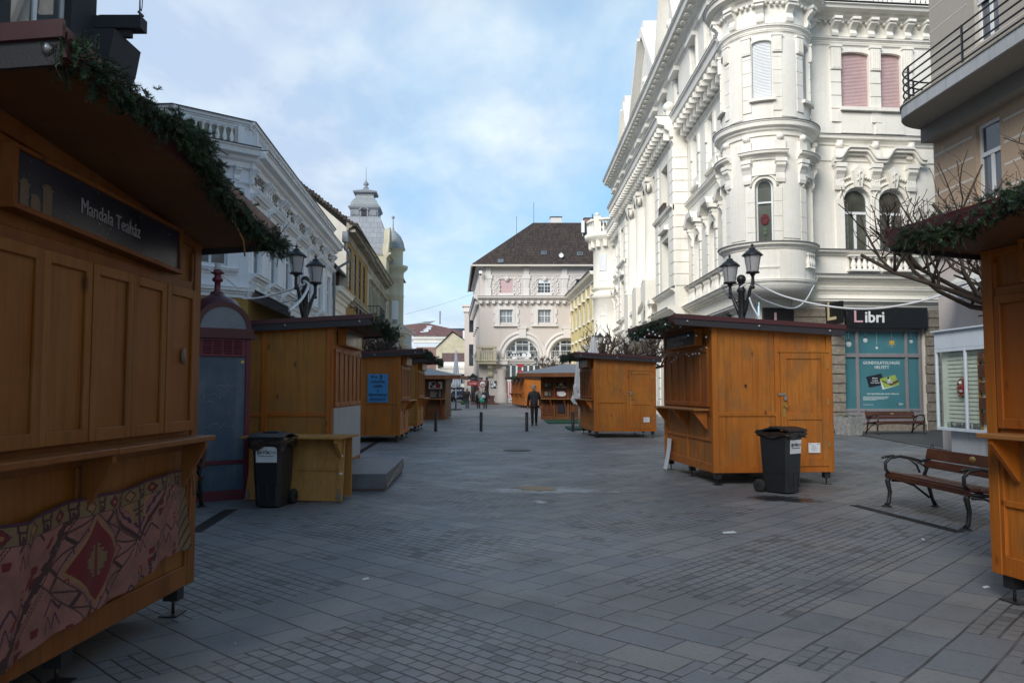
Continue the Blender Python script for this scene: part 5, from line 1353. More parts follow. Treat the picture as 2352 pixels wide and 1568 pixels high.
for o_ in ar:
    cxa = (o_[0] + o_[1]) / 2; zs = o_[3] - o_[4]
    for d, rr, p in ((.25, .22, .2), (.75, .2, .12)):
        pts = arc_pts(o_[0] - d, o_[1] + d, zs, o_[4] + d, 24); m.tube([(a, -p * .3, b) for a, b in pts], rr, 6)
    pts0 = arc_pts(o_[0] - .02, o_[1] + .02, zs, o_[4] + .02, 24); pts1 = arc_pts(o_[0] - .9, o_[1] + .9, zs, o_[4] + .9, 24)
    for i in range(24): m.quad((pts0[i][0], -.06, pts0[i][1]), (pts0[i+1][0], -.06, pts0[i+1][1]), (pts1[i+1][0], -.06, pts1[i+1][1]), (pts1[i][0], -.06, pts1[i][1]))
    m.box(cxa - .45, cxa + .45, -.3, 0, o_[3] + .1, o_[3] + 1.3); m.box(cxa - .6, cxa + .6, -.35, 0, o_[3] + 1.25, o_[3] + 1.45)
for i in range(3):
    xc = k4(395, 0)[0] + abay * i; zq = k4(0, 590)[1]
    m.box(xc - .75, xc + .75, -.35, 0, zq - .6, zq); m.box(xc - .9, xc + .9, -.42, 0, zq - .15, zq + .02); m.box(xc - .6, xc + .6, -.12, 0, zq, zq + 1.3)
m.sweep(cornice_prof(k4(0, 590)[1], .5, .35), k4(395, 0)[0], KW)
m.M = TKS
for o_ in so2: m.box(o_[0] - .3, o_[0] - .02, -.1, 0, o_[2] - .2, o_[3] + .3); m.box(o_[1] + .02, o_[1] + .3, -.1, 0, o_[2] - .2, o_[3] + .3); m.box(o_[0] - .4, o_[1] + .4, -.25, 0, o_[2] - .35, o_[2] - .2)
m.build('moulding', M['pink_trim'], ph)
# engaged columns of the ground floor and plinth
m = MB()
for i in range(3): m.lathe([(.72, 0), (.72, 1.1), (.6, 1.2), (.55, az0 - 1.6), (.7, az0 - 1.2)], (k4(395, 0)[0] + abay * i, -.1, 0), n=16)
m.box(0, k4(340, 0)[0], -.08, 0, 0, k4(0, 1020)[1]); m.build('column', M['pink_st'], ph)
# scrolled stucco panels
m = MB()
def scroll(cx, cz, r, sgn, turns=1.6, a0=0):
    pts = []
    for i in range(26):
        t = i / 25; a = a0 + sgn * t * turns * 2 * pi; rr = r * (1 - .82 * t); pts.append((cx + rr * cos(a), -.02, cz + rr * sin(a)))
    m.tube(pts, [.085 * (1 - .4 * i / 25) for i in range(26)], 5)
    for j in range(6):
        a = a0 + sgn * j * 1.0; m.sphere((cx + r * 1.08 * cos(a), -.03, cz + r * 1.08 * sin(a)), .10, 5)
for i, o_ in enumerate(up):
    xl, xr = k3(232, 0)[0] + bay * i + .6, k3(232, 0)[0] + bay * (i + 1) - .6; zb_ = zC + .3; zt = zE - 1.3; hh = (zt - zb_) / 3; wl = (o_[0] - xl) / 2
    for sgn, xc in ((1, (xl + o_[0]) / 2), (-1, (xr + o_[1]) / 2)):
        scroll(xc, zb_ + hh * .55, min(wl, hh * .48), sgn, a0=pi / 2); scroll(xc, zb_ + hh * 1.55, min(wl, hh * .48), -sgn, a0=-pi / 2); scroll(xc, zb_ + hh * 2.5, min(wl, hh * .4) * .9, sgn, a0=pi)
        scroll(xc + sgn * (wl + .85), zb_ + hh * 2.55, hh * .3, -sgn)
    m.sphere(((xl + xr) / 2, -.04, zb_ + hh * 2.55), .22, 6); m.box(xl - .05, xr + .05, -.06, 0, zt + .05, zt + .15)
m.build('stucco_scroll', M['pink_trim'], ph)
for i, o_ in enumerate(up): win(ph, TK, *o_, y=.15, fm=WW, gm=GL, trans=(.5,), grid=(4, 4), blind=(.97, M['blind_pink']) if i == 0 else (.28, M['blind_white']) if i == 1 else None, mull=1)
for o_ in md: win(ph, TK, *o_, y=.15, fm=WW, gm=M['glass_pale'], trans=(.55,), grid=(4, 6), mull=1)
for i, o_ in enumerate(ar):
    w = win(ph, TK, *o_[:4], rise=o_[4], y=.2, fm=WW, gm=GL, trans=(.12,), fw=.14, grid=(6, 3), mull=0)
    m = MB(); xc = (o_[0] + o_[1]) / 2
    m.box(xc - .9, xc - .75, .12, .3, o_[2], o_[3] - .3); m.box(xc + .75, xc + .9, .12, .3, o_[2], o_[3] - .3); m.box(xc - .9, xc + .9, .12, .3, o_[2] + 2.0 * .9, o_[2] + 2.1 * .9); m.build('balcony_door', WW, ph)
    m = MB(); z0_, z1_ = o_[2] - .1, o_[2] + 1.0
    for z in (z0_, z1_): m.box(o_[0], o_[1], -.12, -.06, z, z + .06)
    x = o_[0]
    while x < o_[1]: m.box(x, x + .035, -.1, -.07, z0_, z1_); m.tube([(x + .12 + .09 * cos(q), -.09, z0_ + .55 + .25 * sin(q)) for q in [2 * pi * j / 8 for j in range(9)]], .02, 4); x += .28
    m.build('railing', M['offwhite'], ph)
m = MB()
for o_ in gr:
    n = 6
    for i in range(n + 1): x = o_[0] + (o_[1] - o_[0]) * i / n; m.box(x - .1, x + .1, .1, .25, .2, gz)
    for z in (.2, 2.9, gz - .15): m.box(o_[0], o_[1], .1, .24, z, z + .18)
shp = m.build('shop_window', WW, ph)
m = MB()
for o_ in gr: m.quad((o_[0], .2, .2), (o_[1], .2, .2), (o_[1], .2, gz), (o_[0], .2, gz))
m.build('pane', GL, shp)
m = MB(); o_ = gr[0]; x0_, x1_ = o_[0] + .2, o_[0] + 1.15 * 1.9; m.box(x0_, x1_, .04, .08, .35, 2.8)
m.mi = 1
for i in range(9):
    if i not in (3, 4, 5): x = x0_ + .05 + i * (x1_ - x0_ - .1) / 8.6; m.box(x, x + .1, .03, .038, .5, 2.6)
m.mi = 2
for i in range(8): m.box((x0_ + x1_) / 2 - .25, (x0_ + x1_) / 2 + .25, .03, .036, 2.3 - .22 * i, 2.38 - .22 * i)
m.mi = 1; m.disc((o_[0] + 1.9, .05, 4.7), .42, 16); m.box(o_[0] + 1.6, o_[0] + 2.2, .04, .06, 3.4, 3.9)
m.build('shop_poster', [M['paper'], M['redprint'], M['grey_metal']], shp)
# hip roof
r0, r1 = k3(690, 285), k3(2400, 300); xr = r0[0] + 1.2
m = MB(); e = .9; yb = 26
m.add([(-e - .1, -e, zE - .05), (KW + e, -e, zE - .05), (KW + e, yb, zE - .05), (-e - 2.0, yb, zE - .05), (xr, 7.5, HZr := W(1206, 511.6, 104.5)[2]), (KW, 7.5, HZr), (KW, 14, HZr), (xr, 14, HZr)],
      [(0, 1, 5, 4), (3, 0, 4, 7), (2, 3, 7, 6), (4, 5, 6, 7), (1, 2, 6, 5)])
rf_ = m.build('roof', M['roof_dark'], ph)
m = MB(); m.box(-e - .1, KW, -e - .1, -e + .1, zE - .25, zE - .05); m.tube([(-e, -e, zE - .05), (-e - 1.9, yb, zE - .05)], .12, 6); m.build('gutter', M['groove_st'], rf_)
m = MB(); cx_ = r0[0] + 4.3
m.box(cx_ - .75, cx_ + .75, 8.5, 9.6, HZr - .3, HZr + .95)
m.build('chimney', M['pink_trim'], rf_)
m = MB(); cx2 = k3(1500, 0)[0] + .9; m.box(cx2 - .8, cx2 + 1.6, 8.5, 9.6, HZr - .3, HZr + .8); m.build('chimney', M['red_brick'], rf_)
m = MB(); m.box(cx_ - .82, cx_ + .82, 8.42, 9.7, HZr + .95, HZr + 1.05); m.box(cx2 - .87, cx2 + 1.7, 8.42, 9.7, HZr + .8, HZr + .9); m.box(cx2 + .3, cx2 + .42, 9, 9.1, HZr + .9, HZr + 1.5); [m.box(cx_ + q - .06, cx_ + q + .06, 9, 9.1, HZr + 1.05, HZr + 1.2) for q in (-.5, -.1, .2, .5)]; m.tube([(r0[0] + 1.3, 7.8, HZr), (r0[0] + 1.3, 7.8, HZr + 2.8)], .025, 4); m.tube([(r0[0] - 1.0, 6, HZr - 2), (r0[0] - 1.0, 6, HZr + .55)], .025, 4); m.build('roof_mast', M['fascia'], rf_)
def roofpt(px, py):   # on the front roof slope
    u, v = 1079.5 + .18305 * px, 459.4 + .18305 * py; d = ray(u, v); n = Vector((0, -(HZr - zE), 8.4)); p0 = Vector((0, 97 - e, zE)); t = (p0 - Vector((0, 0, CAMZ))).dot(n) / d.dot(n); q_ = d * t + Vector((0, 0, CAMZ)); return q_ - Vector((PK[0], PK[1], 0))
sl = math.degrees(atan2(HZr - zE, 8.4))
for px, py, mm in ((385, 770, 'zinc'), (928, 668, 'glass_lit'), (1380, 680, 'glass_lit')):
    p = roofpt(px, py); m = MB(); m.M = TR(*p) @ RX(sl); m.box(-.36, .36, -.42, .42, .02, .1); m.mi = 1; m.box(-.27, .27, -.3, .3, .102, .12); m.build('roof_window', [M['zinc'], M[mm]], rf_)
p = roofpt(1142, 730); m = MB(); m.M = TR(*p); m.lathe([(.02, 0), (.24, .03), (.28, .06)], n=16, M=TR(0, -.3, .3) @ RX(80)); m.tube([(0, 0, -.2), (0, -.2, .7)], .03, 5); m.build('satellite_dish', M['white'], rf_)
m = MB()
for px in (1412, 1482):
    p = roofpt(px, 430 if px < 1450 else 450); hgt = 1.55 if px < 1450 else 1.1; m.box(p.x - .2, p.x + .2, p.y - .7, p.y - .45, p.z + .1, p.z + hgt + .1); m.tube([(p.x, p.y - .35, p.z - .8), (p.x, p.y - .35, p.z + 1)], .05, 6)
m.build('antenna', M['white'], rf_)
# side balcony on the corner, plate, poster, banner, camera
m = MB(); bx = k4(85, 0)[0]; bx2 = k4(335, 0)[0]; bz0 = k4(0, 590)[1] - .1
m.box(bx, bx2, -1.3, .0, bz0 - .45, bz0); m.box(bx - .15, bx2 + .15, -1.45, 0, bz0 - .12, bz0 + .02)
balustrade(m, bx + .6, bx2 - .2, bz0, bz0 + 1.45, -1.15, 6, .17); m.box(bx, bx2, -1.4, -.95, bz0 + 1.45, bz0 + 1.7)
for x in (bx + .25, bx2 - .2): m.box(x - .2, x + .2, -1.4, -.95, bz0, bz0 + 1.5)
console(m, bx2 - .8, bz0 - .45, 1.5, .6, .9)
m.build('balcony', M['oldcream_st'], ph)
m = MB(); a_ = k4(252, 742); b_ = k4(297, 766); m.box(a_[0], b_[0], -.05, -.01, b_[1], a_[1]); o = m.build('street_plate', M['letterwhite']); o.location = (PK[0], PK[1], 0); tag(o, 'small white street plate on the far pinkish wall under the balcony', 'sign')
m = MB(); m.text('KAZINCZY', .28, ((a_[0] + b_[0]) / 2, -.055, (a_[1] + b_[1]) / 2), depth=.004, sx=.9); m.build('lettering', M['ink'], o)
m = MB(); a_ = k4(260, 857); b_ = k4(350, 945); m.box(a_[0], b_[0], -.1, -.02, b_[1], a_[1]); o = m.build('poster_case', M['signblack']); o.location = (PK[0], PK[1], 0); tag(o, 'square black poster with round white shapes on the pinkish wall', 'poster')
m = MB(); w_ = b_[0] - a_[0]
for fx, fz, fr_, mi in ((.28, .76, .22, 0), (.24, .25, .2, 1), (.8, .2, .1, 0), (.28, .76, .09, 2), (.8, .2, .05, 2)): m.mi = mi; m.disc((a_[0] + w_ * fx, -.105 - .004 * (mi == 2), b_[1] + w_ * fz), w_ * fr_, 16)
m.mi = 0; m.box(a_[0] + w_ * .42, a_[0] + w_ * .68, -.106, -.101, b_[1] + w_ * .25, b_[1] + w_ * .65); m.build('print', [M['paper'], M['pale_blue_st'], M['ink']], o)
m = MB(); a_ = k4(530, 490); b_ = k4(743, 585); n = 14
for i in range(n):
    xa, xb = a_[0] + (b_[0] - a_[0]) * i / n, a_[0] + (b_[0] - a_[0]) * (i + 1) / n; f_ = lambda x: -.22 - .03 * sin(x * 6); 
    for j in range(6):
        za, zq = b_[1] + (a_[1] - b_[1]) * j / 6, b_[1] + (a_[1] - b_[1]) * (j + 1) / 6
        m.mi = 0 if j < 2 + (i > 9) * (i - 9) else 1; m.quad((xa, f_(xa), za), (xb, f_(xb), za), (xb, f_(xb), zq), (xa, f_(xa), zq))
o = m.build('banner', [M['paper'], M['pale_blue_st']]); o.location = (PK[0], PK[1], 0); tag(o, 'blue and white advent banner hung on the arch railing of the far pinkish house', 'banner')
m = MB(); xm_ = (a_[0] + b_[0]) / 2; hb = a_[1] - b_[1]; m.text('ADVENT', hb * .27, (xm_, -.28, b_[1] + hb * .14), depth=.01, bold=.01); m.text('ÖTTEMPLOM', hb * .22, (xm_, -.28, b_[1] + hb * .86), depth=.01, bold=.01)
m.box(xm_ - 1.5, xm_ + 1.6, -.27, -.262, b_[1] + hb * .42, b_[1] + hb * .74); m.mi = 1
for i in range(4): m.add([(xm_ - 1.3 + .32 * i, -.285, b_[1] + hb * .42), (xm_ - 1.0 + .32 * i, -.285, b_[1] + hb * .42), (xm_ - 1.15 + .32 * i, -.285, b_[1] + hb * .7)], [(0, 1, 2)])
for i in range(2): m.disc((xm_ + .4 + .6 * i, -.285, b_[1] + hb * .5), .28, 12)
m.build('lettering', [M['navy'], M['paper']], o)
m = MB(); p = W(1105, 627, 96.2); m.box(p.x - .25, p.x + .15, p.y - .2, p.y + .1, p.z - .1, p.z + .25); m.mi = 1; m.sphere((p.x - .08, p.y - .05, p.z - .15), .15, 8); m.box(p.x + .2, -3.9, p.y, p.y + .12, p.z + .1, p.z + .2)
o = m.build('security_camera', [M['white'], M['ink']]); tag(o, 'white security camera high on the corner of the pinkish house', 'camera')
# annex wing behind on the left
m = MB(); aw_ = empty('annex', (0, 0, 0)); aw_.parent = ph
za_ = W(1085, 702, 121)[2] - .0
m.box(-3.2, -1.6, 23.5, 32, 0, za_); m.build('annex_wall', M['pink_st'], ph); bpy.data.objects.remove(aw_)
m = MB(); m.box(-3.6, -1.4, 23.1, 32, za_ - .2, za_ + .1); m.box(-3.4, -1.5, 23.3, 32, za_ - 1.0, za_ - .2); m.box(-3.3, -1.5, 23.3, 32, za_ - 6.4, za_ - 6.0) if False else None; m.build('annex_cornice', M['pink_trim'], ph)
m = MB()
for v in (738, 815): z_ = W(1095, v, 120.4)[2]; m.box(-2.5, -1.8, 23.42, 23.5, z_ - 1.6, z_ + 1.6)
m.build('annex_window', GL, ph)

# ---------- yellow house on the right ----------
yh = empty('yellow_house', (8.15, 76.0, 0), 0, 'yellow house front between the palace and the far pinkish house', 'building')
PY = (7.2, 97.0); TY = frame(yh, PY, -math.degrees(atan2(21, 1.0))); YW = 21.1; SY = Plane(PY, -math.degrees(atan2(21, 1.0)))
zy = SY(1340, 660)[1]
yo = [(1.2 + 3.3 * i, 2.4 + 3.3 * i, zy - 4.0, zy - 2.0) for i in range(6)] + [(1.2 + 3.3 * i, 2.4 + 3.3 * i, zy - 8.1, zy - 6.0) for i in range(6)] + [(1.0 + 4 * i, 3.4 + 4 * i, .3, 3.0) for i in range(4)]
m = MB(); m.M = TY; wall(m, 0, YW, 0, zy, yo, .2); m.box(0, YW, .3, 2, zy - .2, zy); m.quad((YW, 0, 0), (YW, 2, 0), (YW, 2, zy), (YW, 0, zy)); m.build('wall', M['yellow_st'], yh)
m = MB(); m.M = TY; m.sweep(cornice_prof(zy + .35, .8, .8), 0, YW)
for o_ in yo[:12]: m.box(o_[0] - .2, o_[1] + .2, -.22, 0, o_[3] + .3, o_[3] + .48); m.box(o_[0] - .15, o_[1] + .15, -.18, 0, o_[2] - .18, o_[2] - .02)
for i in range(7): m.box(.2 + 3.3 * i, .7 + 3.3 * i, -.12, 0, zy - 1.6, zy - .4)
m.build('moulding', M['cream_st'], yh)
for o_ in yo[:12]: win(yh, TY, *o_, y=.05, fm=WW, gm=M['glass_pale'])
m = MB(); m.M = TY; m.add([(0, -.9, zy + .36), (YW, -.9, zy + .36), (YW, 1.5, zy + 1.9), (0, 1.5, zy + 1.9)], [(0, 1, 2, 3)]); m.build('roof', M['roof_dark'], yh)

# ---------- far backdrop houses ----------
def px(u, v, Y): return W(u, v, Y)
e0 = px(918, 780, 150); fb = empty('baroque_house', (e0.x, 150, 0), 0, 'pale blue baroque building with patched red brown mansard roof far at the left', 'building')
x0, x1 = 0, px(1012, 800, 150).x - e0.x; ze = px(0, 778, 150)[2]; zr = px(0, 735, 150)[2]
m = MB(); wins = [(px(1012 - 0, 0, 150).x * 0 + a, a + 1.5, ze - 6.2, ze - 3.4) for a in (px(975, 0, 150).x - e0.x - .7, px(1022, 0, 150).x - e0.x - .7)]
xb = px(1040, 0, 150).x - e0.x
m.M = TR(0, 0, 0); wall(m, px(956, 0, 150).x - e0.x, xb, 0, ze, wins, .2); xk = px(956, 0, 150).x - e0.x
m.quad((xk, 0, 0), (0, 5, 0), (0, 5, ze), (xk, 0, ze)); m.build('wall', M['pale_blue_st'], fb)
m = MB(); m.sweep(cornice_prof(ze + .5, 1.2, .6), xk, xb)
for o_ in wins: m.box(o_[0] - .4, o_[1] + .4, -.2, 0, o_[3] + .3, o_[3] + .5); m.tube([(o_[0] - .4, -.1, o_[3] + .9), ((o_[0] + o_[1]) / 2, -.1, o_[3] + 1.5), (o_[1] + .4, -.1, o_[3] + .9)], .18, 5); m.box(o_[0] - .35, o_[0] - .02, -.1, 0, o_[2], o_[3]); m.box(o_[1] + .02, o_[1] + .35, -.1, 0, o_[2], o_[3])
m.build('moulding', M['white_st'], fb)
for o_ in wins: win(fb, TR(0, 0, 0), *o_, y=.05, fm=WW, gm=GL)
m = MB(); xt = px(975, 0, 155).x - e0.x; m.add([(xk - .8, -.8, ze + .5), (xb + 6, -.8, ze + .5), (xb - 5, 8, zr), (xt - 1, 8, zr), (-2, 6, ze + .5), (-1, 12, zr)], [(0, 1, 2, 3), (0, 3, 5, 4)])
rf_ = m.build('roof', M['roof_red'], fb)
m = MB(); m.add([(xt - 1.2, 7.9, zr), (xb - 4.8, 7.9, zr), (xb - 7, 12, zr + .7), (xt + 2, 12, zr + .9), (-1.4, 12, zr)], [(0, 1, 2, 3), (0, 3, 4)]); m.box(px(1012, 0, 158).x - e0.x, px(1015, 0, 158).x - e0.x, 9, 9.4, zr, zr + 2.6); m.build('roof_cap', M['lead'], rf_)
m = MB(); m.box(xk + .5, xk + 1.8, 2.4, 2.5, ze + 2.2, ze + 2.8) if False else None
r = random.Random(2)
for i in range(9): a = r.uniform(xk + 1, xb - 5); t = r.uniform(.2, .7); m.add([(a, -.8 + 8.8 * t - .08, ze + .5 + (zr - ze - .5) * t + .08), (a + .9, -.8 + 8.8 * t - .08, ze + .5 + (zr - ze - .5) * t + .08), (a + .9, -.8 + 8.8 * (t + .07) - .08, ze + .5 + (zr - ze - .5) * (t + .07) + .08), (a, -.8 + 8.8 * (t + .07) - .08, ze + .5 + (zr - ze - .5) * (t + .07) + .08)], [(0, 1, 2, 3)])
m.build('roof_patch', M['paper'], rf_)
c0 = px(1002, 900, 135); cg = empty('gabled_house', (c0.x, 135, 0), 0, 'cream brick gabled house with a dark brick panel on its end wall, beyond the parasol', 'building')
f_ = lambda u, v: (px(u, v, 135).x - c0.x, px(u, v, 135)[2])
m = MB(); P_ = [f_(1002, 925), f_(1078, 925), f_(1076, 788), f_(1039.6, 763.8), f_(1002, 799)]
m.add([(a, 0, b) for a, b in P_] + [(a, 10, b) for a, b in P_], [(0, 1, 2, 3, 4), (0, 4, 9, 5), (1, 6, 7, 2)]); m.build('wall', M['cream_brick'], cg)
m = MB(); a, b, c_ = f_(1001, 800), f_(1039.6, 762.5), f_(1080, 789)
m.add([(a[0] - .2, -.3, a[1]), (b[0], -.3, b[1] + .15), (b[0], 10, b[1] + .15), (a[0] - .2, 10, a[1]), (c_[0], -.3, c_[1]), (c_[0], 10, c_[1])], [(0, 1, 2, 3), (1, 4, 5, 2)]); rf_ = m.build('roof', M['roof_dark'], cg)
m = MB(); a, b = f_(1060.5, 784), f_(1071, 756); m.box(a[0], b[0], 3, 4.2, a[1] - 2, b[1]); m.build('chimney', M['white_st'], rf_)
m = MB(); a, b = f_(1015, 846), f_(1071, 810.5); m.box(a[0], b[0], -.06, 0, a[1], b[1]); m.build('brick_panel', M['flat_brick'], cg)
m = MB(); a, b = f_(1050, 835), f_(1056, 830); m.box(a[0], b[0], -.1, -.061, a[1], b[1]); a, b = f_(1007, 845), f_(1014, 823); m.box(a[0], b[0], -.06, -.002, a[1], b[1]); m.build('window', GL, cg)
# long dark blue roof behind
b0 = px(1000, 780, 175); m = MB(); za, zb_ = px(0, 775, 175)[2], px(0, 749, 175)[2]; w_ = px(1086, 0, 175).x - b0.x + 3
m.prism([(0, za), (12, za), (6, zb_)], 'x', 0, w_); o = m.build('roof', M['roof_blue'])
fb2 = empty('far_hall', (b0.x, 175, 0), 0, 'far hall with a long dark blue roof behind the gabled house', 'building'); o.parent = fb2
m = MB(); m.box(.5, w_, .5, 11, 0, za + .1); m.build('wall', M['white_st'], fb2)
# brick garden wall & low white house with blue shopfront
c1 = px(956, 820, 128); m = MB(); q0, q1 = px(956, 821, 128), px(1001, 797, 128); m.box(0, q1.x - q0.x, 0, .5, 0, q1.z); o = m.build('brick_wall', M['red_brick']); o.location = (q0.x, 128, 0); tag(o, 'red brick wall left of the cream gabled house', 'wall')
c1 = px(1008, 900, 124); lw_ = empty('shop_house', (c1.x, 124, 0), 0, 'low white house with blue shopfront behind the parked car', 'building'); f_ = lambda u, v: (px(u, v, 124).x - c1.x, px(u, v, 124)[2])
a, b = f_(1008, 889), f_(1072, 846); wn_ = [(f_(u, 0)[0], f_(u, 0)[0] + 1.1, f_(0, 882)[1], f_(0, 858)[1]) for u in (1030, 1046, 1059)]
m = MB(); wall(m, 0, b[0], a[1], b[1], wn_, .2); m.box(0, b[0], -.1, .1, b[1], b[1] + .4); m.quad((0, .2, b[1]), (b[0], .2, b[1]), (b[0], 5, b[1] + 1.2), (0, 5, b[1] + 1.2)); m.build('wall', M['white_st'], lw_)
for o_ in wn_: win(lw_, TR(0, 0, 0), *o_, y=.05, fm=WW, gm=GL)
m = MB(); m.box(0, b[0], -.25, .3, 0, a[1]); m.build('shop_front', M['blueglass'], lw_)
m = MB(); m.box(2.0, 3.6, -.28, -.252, .3, 2.0); m.box(4.4, 7, -.28, -.252, .4, 1.9); s_ = f_(1057, 888); m.box(s_[0] - 2.2, s_[0] + 1.2, -.4, -.26, s_[1] - 1.3, s_[1] - .2); m.build('shop_opening', M['ink'], lw_)
m = MB(); m.text('PAN', .85, (s_[0] - .6, -.41, s_[1] - .75), depth=.01, bold=.02); m.build('lettering', M['letterwhite'], lw_)
# small white house with red roof peeping beside the pinkish house
c2 = px(1068, 800, 127); sm = empty('small_house', (c2.x, 127, 0), 0, 'sliver of a small white house with red roof beside the pinkish house', 'building'); f_ = lambda u, v: (px(u, v, 127).x - c2.x, px(u, v, 127)[2])
a = f_(1082, 778); m = MB(); m.box(.2, a[0] + 2, 0, 6, 0, a[1]); m.build('wall', M['white_st'], sm)
m = MB(); b = f_(1084, 766); m.add([(0, -.4, a[1]), (a[0] + 2, -.4, a[1]), (a[0] + 2, 4, b[1]), (1.5, 4, b[1])], [(0, 1, 2, 3)]); m.build('roof', M['roof_red'], sm)
# dark shop fronts at the left foot of the pinkish house
m = MB(); m.M = TKS; m.box(lw - 15, lw - 3, -.6, -.1, 0, 3.2); m.box(lw - 15, lw - 3, -1.4, -.1, 3.0, 3.3); m.build('shop_front', M['winbrown'], ph)
# ================= market stalls =================
SL, SD_, HF, SLOPE = 2.85, 2.05, 2.60, .058
def zr(y): return HF - SLOPE * y
GS = 'wooden market stalls along the street'
def stall(label, loc, deg, end, door=False, counter=True, board=False, sign=None, legs=True, dark=False, detail=True, rx0=None, tilt=0.0, over=.66, sgx=(.5, 2.36), sgd=.13, cd=.26):
    """x along the counter front, y into the stall; end = 0 or 1: which end wall faces the viewer's side (door side)"""
    o = empty('market_stall', loc, deg, label, 'market stall', GS)
    L_, D = SL, SD_
    WP, WF, WR = (M['wood_ply'], M['wood_frame'], M['wood_red'])
    m = MB()
    prof = [(.03, .2), (D - .03, .2), (D - .03, zr(D - .03)), (.03, zr(.03))]
    m.prism(prof, 'x', .03, L_ - .03); m.build('wall', WP, o)
    m = MB()
    for x in (0, L_ - .1):
        for y in (0, D - .1): m.prism([(y, .2), (y + .1, .2), (y + .1, zr(y + .1)), (y, zr(y))], 'x', x, x + .1)
    for x in (0.008, L_ - .038):
        for a, b, z in ((.1, D - .1, .2), (.1, D - .1, 1.12)): m.box(x, x + .03, a, b, z, z + (.11 if z < .5 else .065))
        m.prism([(.1, zr(.1) - .06), (D - .1, zr(D - .1) - .06), (D - .1, zr(D - .1)), (.1, zr(.1))], 'x', x, x + .03)
        m.box(x - .004, x + .034, 1.06, 1.15, .31, zr(1.15))
    for y in (.008, D - .038):
        m.box(.1, L_ - .1, y, y + .03, .2, .34); m.box(.1, L_ - .1, y, y + .03, zr(y) - .05, zr(y)); m.box(.1, L_ - .1, y, y + .03, 2.22, 2.31)
        if counter or y > 1: m.box(L_ / 2 - .035, L_ / 2 + .035, y - .003, y + .03, .34, 1.14); m.box(.1, L_ - .1, y, y + .028, .70, .745)
        m.box(.1, L_ - .1, y, y + .03, 1.14, 1.27)
    for x in (.1, L_ - .135): m.box(x, x + .035, .008, .036, .34, 2.5)
    m.build('frame', WF, o, bevel=.004 if detail else 0)
    n = 6; w = (L_ - .28) / n; pm = MB(); h0, h1 = 1.27, 2.24
    pm.box(.006, w - .006, -.012, .02, h0 + .005, h1)
    bm_ = .055; pm.box(.004, .004 + bm_, -.03, -.012, h0, h1); pm.box(w - .004 - bm_, w - .004, -.03, -.012, h0, h1); pm.box(.004 + bm_, w - .004 - bm_, -.03, -.012, h1 - bm_ * 1.1, h1); pm.box(.004 + bm_, w - .004 - bm_, -.03, -.012, h0, h0 + bm_ * 1.3)
    me = pm.mesh('shutter', WR)
    for i in range(n):
        s = link('shutter', me, o); s.location = (.14 + w * i, -.004 * (i % 2), 0)
        if detail: b = s.modifiers.new('bevel', 'BEVEL'); b.width = .004; b.segments = 1
    if counter:
        c = MB(); c.box(.2, L_ / 2 - .004, -cd, -.002, 1.205, 1.24); c.box(L_ / 2 + .004, L_ - .16, -cd, -.002, 1.203, 1.238); co = c.build('counter', M['wood_top'], o, bevel=.005)
        br = MB(); br.prism([(-.012, 1.2), (.025 - cd, 1.2), (.025 - cd, 1.165), (-.03, .9), (-.012, .9)], 'x', -.02, .02); bme = br.mesh('bracket', WF)
        for x in (.3, L_ / 2, L_ - .26): b = link('bracket', bme, co); b.location = (x, 0, 0)
    if board:
        b = MB(); b.box(.12, L_ - .12, -.02, .0, .3, 1.25); b.build('board', M['mdf'], o)
    # roof
    r = MB(); ya, yb, xa, xb = -over, D + .16, -.13, L_ + .13
    xa = xa if rx0 is None else rx0; r.warp = wq = (lambda p: Vector((p.x, p.y, p.z + tilt * (SL - p.x)))) if tilt else None
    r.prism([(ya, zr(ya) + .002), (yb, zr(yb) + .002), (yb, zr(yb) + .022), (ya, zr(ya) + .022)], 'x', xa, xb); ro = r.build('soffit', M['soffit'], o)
    r = MB(wq)
    r.prism([(ya - .02, zr(ya) + .1), (yb + .02, zr(yb) + .1), (yb + .02, zr(yb) + .125), (ya - .02, zr(ya) + .125)], 'x', xa - .03, xb + .03)
    for x in (xa - .032, xb + .012): r.prism([(ya - .02, zr(ya) + .07), (yb + .02, zr(yb) + .07), (yb + .02, zr(yb) + .145), (ya - .02, zr(ya) + .145)], 'x', x, x + .02)
    r.box(xa, xb, ya - .022, ya - .002, zr(ya) + .0, zr(ya) + .11)
    rf = r.build('roof', M['maroon'], o)
    for x in (xa - .012, xb - .01):
        f = MB(wq)
        f.prism([(ya, zr(ya) - .035), (yb, zr(yb) - .035), (yb, zr(yb) + .085), (ya, zr(ya) + .085)], 'x', x, x + .022)
        f.build('fascia', M['fascia'], rf)
    bt = MB(wq)
    for x, d in ((xa - .016, -1), (xb + .016, 1)):
        for y in (-.45, .75, 1.95): bt.lathe([(.001, .02), (.016, .018), (.026, .004), (.027, 0)], n=12, M=TR(x, y, zr(y) + .03) @ RY(90 * d))
    bt.build('bolt', M['steel'], rf)
    # sign box
    sb = MB(); s0, s1 = sgx; q = sgd; sb.box(s0, s1, -q, 0.01, 2.30, 2.325); sb.box(s0, s1, -q, 0.01, 2.575, 2.595); sb.box(s0, s0 + .03, .005 - q, .01, 2.325, 2.575); sb.box(s1 - .03, s1, .005 - q, .01, 2.325, 2.575)
    sbo = sb.build('sign_box', WF, o)
    sp = MB(); sp.box(s0 + .03, s1 - .03, -q + .018, 0, 2.325, 2.575); sp.build('sign_panel', M['navy'], sbo)
    if sign:
        t = MB()
        for txt, sz, x, z, sxx in sign: t.text(txt, sz, (x, -q + .014, z), depth=.004, bold=.001, sx=sxx)
        t.build('lettering', M['greyletter'], sbo)
